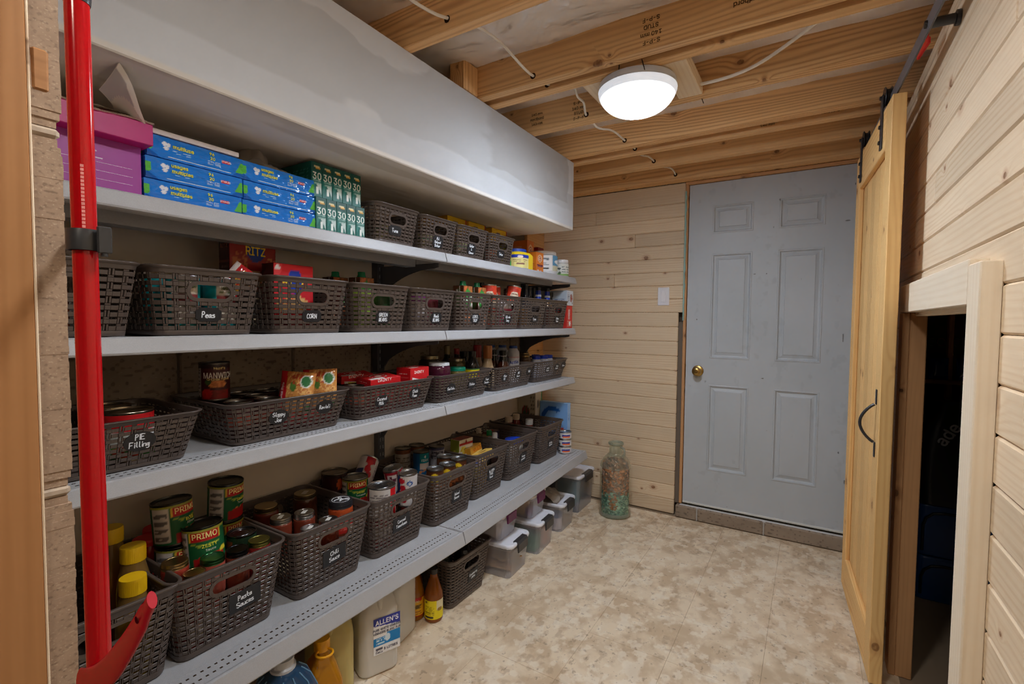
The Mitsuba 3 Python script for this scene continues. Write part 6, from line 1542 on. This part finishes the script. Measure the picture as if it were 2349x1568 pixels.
# lidded plastic boxes
def tote(w, d, h, lidc, latch, inside):
    """clear box w wide (along y), d deep, white lid, snap latch on the front"""
    A = [ring3(rrect(d * .90, w * .88, .022, 6), 0.0), ring3(rrect(d * .905, w * .885, .024, 6), .004), ring3(rrect(d * .965, w * .96, .026, 6), h - .03), ring3(rrect(d * .985, w * .985, .026, 6), h - .026), ring3(rrect(d * .985, w * .985, .026, 6), h - .016)]
    body = Mesh().loft(A, bottom=True, top=False, hard=(2, 3))
    L = [ring3(rrect(d * .97, w * .97, .026, 6), h - .020), ring3(rrect(d * 1.0, w * 1.0, .03, 6), h - .018), ring3(rrect(d * 1.012, w * 1.012, .032, 6), h - .010), ring3(rrect(d * 1.0, w * 1.0, .032, 6), h - .002), ring3(rrect(d * .965, w * .95, .03, 6), h), ring3(rrect(d * .93, w * .90, .026, 6), h - .001), ring3(rrect(d * .915, w * .885, .024, 6), h - .005)]
    lid = Mesh(lidc).loft(L, bottom=False, top=True)
    lw = w * .46; P = [(d / 2 - .020, h + .0015), (d / 2 + .004, h + .001), (d / 2 + .012, h - .010), (d / 2 + .012, h - .050), (d / 2 + .006, h - .053), (d / 2 + .002, h - .022), (d / 2 - .020, h - .003)]
    g = extrude(Polygon(P), lw); v = np.asarray(g.vertices)
    la = Mesh(latch).tri(trimesh.Trimesh(np.column_stack([v[:, 0], v[:, 2] - lw / 2, v[:, 1]]), np.asarray(g.faces), process=False))
    return [('body', body.shape('m_cloudy')), ('lid', lid.shape('m_plastic')), ('latch', la.shape('m_plastic'))] + inside


def contents(name, boxes):
    out = []
    for i, (a, b, c) in enumerate(boxes):
        out.append((name if i == 0 else '%s_%03d' % (name, i), Mesh(c).box(a, b, bev=.002).shape('m_print')))
    return out


WHT, BLK, PUR = (216, 220, 232), (52, 52, 54), (104, 34, 90)
env = Mesh((196, 156, 112))
for i, (x, z, t) in enumerate(((.10, .012, 24), (.05, .03, 40), (.0, .05, 30), (.11, .06, 60), (.03, .075, 12))):
    q = Mesh((200 - 8 * i, 160 - 6 * i, 116 - 4 * i)).box((-.06, -.065, 0), (.06, .065, .004), bev=.001).moved(mat4(x - .02, .0, z, t, 8 * (i % 3) - 8, 10 - 9 * (i % 2)))
    env.V += q.V; env.F += [f + env.n for f in q.F]; env.C += q.C; env.U += q.U; env.n += q.n
TOT = [((.215, .36, .168), (-1.375, 2.022), WHT, BLK, [('envelopes', env.shape('m_matte'))], 'clear white-lidded box of brown envelopes next to the Cranberry Juice basket', 0, 4),
       ((.215, .36, .172), (-1.376, 2.312), WHT, BLK, contents('contents', [((.02, -.085, .008), (.14, -.01, .09), (70, 130, 104)), ((-.10, -.08, .008), (.01, .08, .11), (110, 150, 140)), ((.04, .0, .008), (.15, .08, .12), (196, 150, 156))]), 'clear box of green and pink packets with a white lid and black latch', 0, 4),
       ((.215, .36, .168), (-1.392, 2.628), WHT, BLK, contents('contents', [((-.02, -.06, .008), (.10, .07, .12), (170, 160, 156)), ((-.14, -.08, .008), (-.03, .08, .10), (150, 130, 120))]) + [('tin', Mesh((196, 190, 196)).lathe([(.036, .008), (.036, .078)], n=24, col=(206, 196, 196)).lathe([(.0365, .078), (.0365, .10), (0, .10)], n=24, bottom=False, top=False, col=(104, 112, 140)).moved(mat4(.115, -.055, 0)).shape('m_print'))], 'clear box with a grey cloth heap on its white lid, black latch', 0, 3),
       ((.285, .36, .242), (-1.425, 2.985), WHT, BLK, contents('contents', [((.0, -.10, .008), (.14, -.02, .19), (60, 116, 122)), ((-.14, -.10, .008), (-.01, .10, .16), (70, 70, 86)), ((.02, .0, .008), (.15, .10, .20), (56, 84, 96)), ((.13, -.12, .008), (.155, .11, .05), (120, 122, 130))]), 'largest clear box with a white lid and black latch, beside the coin bottle', 0, 2)]
for (w, d, h), (x, y), lc, lt, ins, lab, z, tn in TOT:
    thing('storage_box', tote(w, d, h, lc, lt, ins), mat4(x, y, .001 + z, tn), lab, 'storage box')
for (x, y, ins, lab) in ((-1.415, 2.015, contents('contents', [((.03, -.075, .006), (.12, .06, .10), (206, 200, 196)), ((-.12, -.08, .006), (.02, .075, .108), (196, 192, 190))]), 'small clear box with a purple latch, stacked by the Cranberry Juice basket'),
                         (-1.415, 2.325, contents('contents', [((-.02, -.07, .006), (.10, .0, .095), (206, 170, 110)), ((.0, .01, .006), (.115, .07, .10), (206, 204, 204)), ((.105, -.075, .006), (.125, .0, .045), (130, 96, 140))]), 'small clear box with a purple latch and yellow contents, second from the left')):
    thing('storage_box', tote(.195, .32, .128, (206, 206, 208), PUR, ins), mat4(x, y, .172 + (.004 if y > 2.2 else 0), 4), lab, 'storage box')
cl = Mesh((150, 142, 134))
U, V = np.meshgrid(np.linspace(0, 1, 30), np.linspace(0, 1, 30), indexing='ij')
nz = meshkit.fbm(np.stack([U * 4, V * 4, U * 0], -1), 4, 21)
fold = .055 * np.clip(1.25 - 2.3 * np.abs(U - .5) - .9 * np.abs(V - .45), 0, 1) ** .7 * (.55 + .9 * nz)
cl.grid(np.stack([(U - .5) * .17, (V - .5) * .15, .004 + fold], -1)).grid(np.stack([(U - .5) * .17, (V - .5) * .15, 0 * U + .001], -1))
thing('cloth', [(None, cl.shape('m_matte'))], mat4(-1.345, 2.600, .169, 8), 'grey crumpled cloth on the lid of a clear box under the shelf end', 'cloth')

# coin bottle
BX, BY = -1.052, 2.985
lip = Mesh().lathe([(.0425, .455), (.049, .460), (.050, .466), (.047, .472), (.0435, .468), (.0425, .455)], n=48, bottom=False, top=False, angle=90)
bas = Mesh().lathe([(.0, .0015), (.090, .0015), (.0985, .008), (.099, .022), (.0985, .030)], n=48, bottom=False, top=False, angle=90)
prof = [(.088, 0), (.096, .004), (.098, .02), (.098, .315), (.094, .340), (.080, .366), (.058, .388), (.046, .400), (.042, .41), (.0415, .452), (.043, .458), (.0485, .461), (.0485, .470), (.046, .474)]
nek = Mesh().lathe(prof[3:], n=56, bottom=False, top=False, angle=70)
out_ = Mesh().lathe([(0, .004)] + prof[:4], n=56, bottom=False, top=False, angle=70)
inn = Mesh().lathe([(r - .004, z + .003) for r, z in prof[2:-2]][::-1], n=56, bottom=False, top=False, angle=70)
han = Mesh().tube([(.040, 0, .448), (.062, 0, .444), (.072, 0, .428), (.070, 0, .405), (.058, 0, .388)], .007, n=10).moved(mat4(rz=-22))
thing('glass_jug', [('body', out_.shape('m_glass')), ('neck', nek.shape('m_glass_neck')), ('handle', han.shape('m_glass_edge')), ('lip', lip.shape('m_glass_edge')), ('base', bas.shape('m_glass_edge'))], mat4(BX, BY, .001), 'tall clear glass bottle with a loop handle, filled with coins, standing by the wall', 'glass bottle')
rc = random.Random(5); coins = Mesh((96, 84, 72))
smooth01 = lambda z: min(1.0, max(0.0, (z - .125) / .05))
for i in range(2600):
    z = .008 + .345 * rc.random(); a = rc.random() * 2 * math.pi; edge = rc.random() < .8
    rad = (.0815 + .002 * rc.random()) if edge else .078 * math.sqrt(rc.random())
    if z > .31:
        rad *= 1 - .9 * (z - .31) / .05 * .45
    if not edge and z < .315:
        z = .318 + .03 * rc.random()
    n = 9; t = np.arange(n) * 2 * math.pi / n; R1 = .0094 if rc.random() < .75 else .0115
    ring = np.stack([R1 * np.cos(t), R1 * np.sin(t), t * 0], 1)
    top_, bot_ = ring + [0, 0, .0007], ring - [0, 0, .0007]
    Mx = mat4(rad * math.cos(a), rad * math.sin(a), z, math.degrees(a), rc.uniform(-35, 35), 90 + rc.uniform(-32, 32) if edge else rc.uniform(-30, 30))
    v = np.vstack([top_, bot_]) @ Mx[:3, :3].T + Mx[:3, 3]
    rr_ = np.hypot(v[:, 0], v[:, 1]); k = np.minimum(1, .0915 / np.maximum(rr_, 1e-6)); v[:, :2] *= k[:, None]
    f = [[0, j, j + 1] for j in range(1, n - 1)] + [[n, n + j + 1, n + j] for j in range(1, n - 1)] + [[j, n + j, n + (j + 1) % n] for j in range(n)] + [[j, n + (j + 1) % n, (j + 1) % n] for j in range(n)]
    g = smooth01(z + .05 * (meshkit.noise(np.array([6 * math.cos(a) + 9, 6 * math.sin(a) + 9, z * 22]), 4) - .5))
    rust = abs((a - 4.9 + math.pi) % (2 * math.pi) - math.pi) < .32 and .06 < z < .13
    pal = ((198, 138, 102), (168, 114, 84), (132, 98, 78), (118, 104, 95), (158, 142, 130), (216, 160, 124), (150, 122, 104)) if rc.random() < g else ((92, 140, 128), (132, 176, 160), (70, 112, 104), (156, 190, 172))
    coins.add(v, f, (150, 96, 50) if rust and rc.random() < .75 else pal[rc.randrange(len(pal))])
core = Mesh().lathe([(0, .006), (.074, .006), (.076, .02), (.076, .31), (.05, .335), (0, .34)], n=32, bottom=False, top=False, angle=80)
coins.V += core.V; coins.F += [f + coins.n for f in core.F]; coins.C += core.C; coins.U += core.U; coins.n += core.n
thing('coins', [(None, coins.shape('m_print', smooth=False))], mat4(BX, BY, .002), 'heap of copper and green coins filling the tall glass bottle', 'coins', kind='stuff')

# ---------------------------------------------------------------- the red pole at the doorway
RP = (170, 10, 20)
pa, pb = np.array([-.664, .199, 2.05]), np.array([-.607, .187, .62])
po = Mesh(RP).tube([pa, pb], .0103, n=28)
at_z = lambda z: pa + (pb - pa) * (pa[2] - z) / (pa[2] - pb[2])
gp = Mesh((40, 42, 46)).tube([at_z(2.05), at_z(1.575), at_z(1.568)], (.0118, .0118, .0109), n=24)
pr_ = Mesh((226, 150, 150))
for i in range(19):
    z = 1.402 - .0038 * i
    p = at_z(z); ang = -.30
    pr_.box((-.0003, -.0035, -.0016), (.0003, .0035, .0016), bev=0) if False else pr_.add([p + [  .0105 * math.cos(ang + d), .0105 * math.sin(ang + d), h] for d, h in ((-.16, -.0014), (.10, -.0014), (.10, .0014), (-.16, .0014))], [[0, 1, 2, 3]])
arm = Mesh((150, 8, 28))
t = np.linspace(0, 1, 22); base = at_z(.905)
tip = np.array([-.510, .196, .990]); ctl = np.array([-.555, .176, .895])
cen = ((1 - t) ** 2)[:, None] * (base + [-.01, -.012, -.03]) + (2 * t * (1 - t))[:, None] * ctl + (t ** 2)[:, None] * tip
rings = []
for i, c in enumerate(cen):
    d = np.gradient(cen, axis=0)[i]; d /= np.linalg.norm(d); side = np.cross(d, [-.3, -.9, 0.0]); side /= np.linalg.norm(side); nn = np.cross(side, d)
    w, h_ = .017 - .006 * abs(t[i] - .6) , .0042
    if t[i] > .95:
        w *= .72
    rings.append(np.array([c + w * math.cos(a) * side + h_ * math.sin(a) * nn for a in np.linspace(0, 2 * np.pi, 15)[:-1]]))
arm.loft(rings)
d = np.gradient(cen, axis=0)[18]; hp = cen[19] + np.array([.0, -.0046, .0])
ho = Mesh((70, 10, 20)).lathe([(.0034, 0), (0, .0001)], n=14, bottom=False, top=False).moved(mat4(hp[0], hp[1] - .0012, hp[2], 0, 90))
clip = Mesh((46, 48, 52)); cz = at_z(1.328)
for a0 in (0,):
    aa = np.linspace(-2.6, 1.9, 26)
    rg_ = lambda rr, z: np.array([cz + [rr * math.cos(a), rr * math.sin(a), z] for a in aa])
    o_, i_ = .0150, .0106
    P = np.stack([rg_(o_, -.0105), rg_(o_, .0105), rg_(i_, .0105), rg_(i_, -.0105), rg_(o_, -.0105)], 0)
    clip.grid(P)
clip.box(cz + [.008, .006, -.011], cz + [.021, .012, .011], bev=.001).box(cz + [.017, .004, -.013], cz + [.021, .016, .014], bev=.001).tube([cz + [.018, .01, -.013], cz + [.018, .01, -.016]], .003)
clip.box(cz + [-.075, .006, -.008], cz + [-.010, .013, .008], bev=.001)
thing('red_pole_tool', [('pole', po.shape('m_gloss')), ('grip', gp.shape('m_plastic')), ('printing', pr_.shape('m_matte')), ('hook_arm', arm.shape('m_plastic')), ('hook_hole', ho.shape('m_matte'))], None, 'red tool pole with a black grip and a curved red hook arm beside the doorway', 'tool')
thing('pole_clip', [(None, clip.shape('m_plastic'))], None, 'black plastic clip holding the red pole against the wall', 'clip')

# ---------------------------------------------------------------- sliding barn door, rail, store behind
NEAR, FAR_ = np.array([.203, 2.035]), np.array([.157, 2.775])
dv = FAR_ - NEAR; L = float(np.linalg.norm(dv)); ang = math.degrees(math.atan2(dv[1], dv[0]))
BM = mat4(NEAR[0], NEAR[1], 0, ang)            # local x along the door, local -y... towards the wall; front at local y = 0
HD = 2.004
fr = []


def dpart(nm, a, b, ax, mat='m_doorwood', bev=.0022):
    BID[0] += 1
    fr.append((nm, Mesh().box(a, b, bev=bev, uvax=ax, uid=BID[0], uoff=R.uniform(0, 9)).shape(mat)))


sg = -1.0                                      # behind the front, towards the right wall
for i in range(8):
    x0, x1 = L * i / 8, L * (i + 1) / 8
    dpart('plank' if i == 0 else 'plank_%03d' % i, (x0 + .0006, sg * .018, .016), (x1 - .0006, sg * .037, HD - .002), (2, 0, 1), bev=.0035)
dpart('stile', (0, 0, .012), (.092, sg * .0178, HD), (2, 0, 1), 'm_doorwood')
dpart('stile_001', (L - .092, 0, .012), (L, sg * .0178, HD), (2, 0, 1))
dpart('rail', (.0925, 0, HD - .15), (L - .0925, sg * .0178, HD), (0, 2, 1))
dpart('rail_001', (.0925, 0, .012), (L - .0925, sg * .0178, .16), (0, 2, 1))
dpart('edge_strip', (-.0055, .001, .012), (-.0003, sg * .038, HD), (2, 1, 0))
IR = (44, 45, 50)
hd = Mesh(IR); zc_ = .905; xh = .052
aa = np.linspace(-.5, .5, 24)
hd.tube(np.array([(xh, .006 + .040 * math.cos(a * math.pi) ** .8, zc_ + .088 * 2 * a * .75) for a in aa]), .0048, n=10)
for s_ in (-1, 1):
    hd.box((xh - .006, 0, zc_ + s_ * .066), (xh + .006, .004, zc_ + s_ * .118), bev=.001); hd.lathe([(.007, 0), (.006, .004), (0, .005)], n=16, bottom=False, top=False, at=(0, 0, 0)) if False else None
    hd.loft([ring3(rrect(.013, .012, .005, 3), 0), ring3(rrect(.003, .003, .001, 3), .016)]) if False else None
fr.append(('pull_handle', hd.shape('m_plastic')))
thing('barn_door', fr, BM, 'sliding pine plank barn door hung on a black rail along the right wall', 'barn door', partlabels={'pull_handle': 'black iron arched pull handle'})
for x in (.16, L - .13):
    hm = Mesh(IR).box((x - .016, .0005, HD - .13), (x + .016, .0055, HD + .060), bev=.001)
    wh = Mesh((30, 31, 35)).lathe([(.0, -.011), (.034, -.011), (.036, -.009), (.028, -.004), (.028, .004), (.036, .009), (.034, .011), (0, .011)], n=36, bottom=False, top=False).moved(mat4(x, -.012, HD + .052, rx=90))
    bo = Mesh((24, 24, 27))
    for z in (HD - .105, HD - .05, HD + .048):
        bo.loft([ring3(rrect(.013, .013, .0045, 2), 0), ring3(rrect(.011, .011, .004, 2), .006)]).moved(np.eye(4))
    bo = Mesh((24, 24, 27))
    for z in (HD - .105, HD - .05, HD + .052):
        b1 = Mesh((24, 24, 27)).lathe([(.0075, 0), (.0068, .006), (0, .0065)], n=6, bottom=False, top=False).moved(mat4(x, .0055, z, rx=-90))
        bo.V += b1.V; bo.F += [f + bo.n for f in b1.F]; bo.C += b1.C; bo.U += b1.U; bo.n += b1.n
    thing('door_hanger', [('strap', hm.shape('m_plastic')), ('wheel', wh.shape('m_plastic')), ('bolts', bo.shape('m_plastic'))], BM, 'black roller hanger at the %s end of the barn door' % ('near' if x < .4 else 'far'), 'door hanger')
ra, rb_ = np.array([.2555, 1.02]), np.array([.168, 2.86])
dr_ = rb_ - ra; RL = float(np.linalg.norm(dr_)); RM = mat4(ra[0], ra[1], 0, math.degrees(math.atan2(dr_[1], dr_[0])))
rl_ = Mesh((86, 88, 94)).box((0, -.009, HD + .012), (RL, -.015, HD + .052), bev=.0012)
st = []
for i, s_ in enumerate((.66, 1.72)):
    q = ra + dr_ * s_ / RL; gap = XR - q[0] - .0145
    sp = Mesh(IR).lathe([(.0135, 0), (.0125, .002), (.0125, gap - .012), (.019, gap - .010), (.019, gap - .002), (0, gap - .001)], n=26, bottom=False, top=False).moved(mat4(s_, -.015, HD + .033, rx=90))
    bo = Mesh((30, 30, 34)).lathe([(.010, 0), (.009, .006), (0, .0068)], n=6, bottom=False, top=False).moved(mat4(s_, -.009, HD + .033, rx=-90))
    st += [('standoff' if i == 0 else 'standoff_001', sp.shape('m_plastic')), ('bolt' if i == 0 else 'bolt_001', bo.shape('m_plastic'))]
thing('door_rail', [('rail', rl_.shape('m_plastic'))] + st, RM, 'black flat steel rail on stand-offs above the barn door', 'rail')
rd = Mesh((206, 36, 34)).box((-.004, -.05, 0), (.004, .05, .020), bev=.002).tube([(0, -.03, .018), (0, -.03, .045), (.004, -.022, .052)], .004).tube([(0, .035, .012), (0, .035, .035)], .004)
thing('red_clip', [(None, rd.shape('m_plastic'))], mat4(.258, 1.90, 2.062, 6), 'small red plastic clip showing behind the black rail', 'clip')

# things in the dark store
bm_ = Mesh((20, 62, 116)); BXs = .58
for z0, z1 in ((0.0, .20), (.205, .44)):
    bm_.loft([ring3(rrect(.30, .22, .04, 5), z0 + .002, (BXs, 2.93)), ring3(rrect(.31, .23, .045, 5), z0 + .012, (BXs, 2.93)), ring3(rrect(.31, .23, .045, 5), z1 - .012, (BXs, 2.93)), ring3(rrect(.29, .21, .04, 5), z1, (BXs, 2.93))])
pp = Mesh((14, 16, 20))
for z0, z1 in ((0.0, .185), (.20, .425)):
    c_ = [(-.125, z0 + .03), (-.125, z1 - .08), (-.115, z1 - .045), (-.09, z1 - .022), (-.05, z1 - .015), (.10, z1 - .015)]
    pp.tube([(BXs + a, 2.812, z) for a, z in c_], .006, n=8)
for z in (.06, .30):
    pp.tube([(BXs - .152, 2.83, z), (BXs - .152, 2.83, z + .05)], .004, n=6, col=(170, 170, 176))
thing('suitcase', [('shell', bm_.shape('m_plastic')), ('piping', pp.shape('m_plastic'))], mat4(0, 0, 0), 'blue case with black piping standing in the dark store', 'case')
t = np.linspace(0, 1, 14)
bg = Mesh((26, 26, 30)).loft([ring3(rrect(.30 * (1 - .55 * a ** 2.4), .20 * (1 - .5 * a ** 2.2), .06, 5), .445 + .46 * a, (.575 - .03 * a, 2.90)) for a in t])
lt_ = Mesh((170, 172, 178)); lettering(lt_, [('ade', 0, 0, .045, (170, 172, 178), True, 60)], lambda x, y, e: np.stack([.520 + x, 2.786 - .12 * (y + .0) - e, .77 + y], -1))
thing('black_bag', [('body', bg.shape('m_plastic')), ('lettering', lt_.shape('m_matte'))], None, 'black bag with pale lettering heaped on the blue case in the store', 'bag')
board('wall_store__shelf_board', (.34, 3.04, .965), (1.04, 3.115, .985), 'm_post', (0, 1, 2))
board('wall_store__post', (.560, 3.075, .30), (.580, 3.118, 1.60), 'm_post', (2, 0, 1))
for x, lab in ((.525, 'blue packet on the shelf of the dark store, left of the post'), (.625, 'blue packet on the shelf of the dark store, right of the post')):
    thing('blue_packet', pouch(.075, .105, .03, (24, 50, 130), [], []), mat4(x, 3.06, .986, -90), lab, 'packet')
for x, c, lab in ((.505, (120, 110, 90), 'small ring hook high in the dark store, left'), (.54, (150, 80, 40), 'small copper ring hook high in the dark store, middle'), (.598, (120, 120, 100), 'small ring hook high in the dark store, right')):
    hk = Mesh(c).tube([(x + .014 * math.cos(a), 3.112, 1.165 + .018 * math.sin(a)) for a in np.linspace(0, 2 * np.pi, 20)], .0026, n=6)
    thing('ring_hook', [(None, hk.shape('m_metal'))], None, lab, 'hook')
shoe = Mesh((40, 36, 36)).loft([ring3(rrect(.20 * k, .085 * k, .04 * k, 5), z) for k, z in ((1, .001), (1.02, .02), (.96, .045), (.7, .065), (.4, .07))])
sl_ = Mesh((150, 90, 80)).box((-.05, -.044, .022), (.05, -.0425, .05), bev=0)
thing('shoe', [('upper', shoe.shape('m_print')), ('panel', sl_.shape('m_print'))], mat4(.375, 1.93, 0, -30), 'dark shoe with a reddish side panel on the floor inside the store', 'shoe')
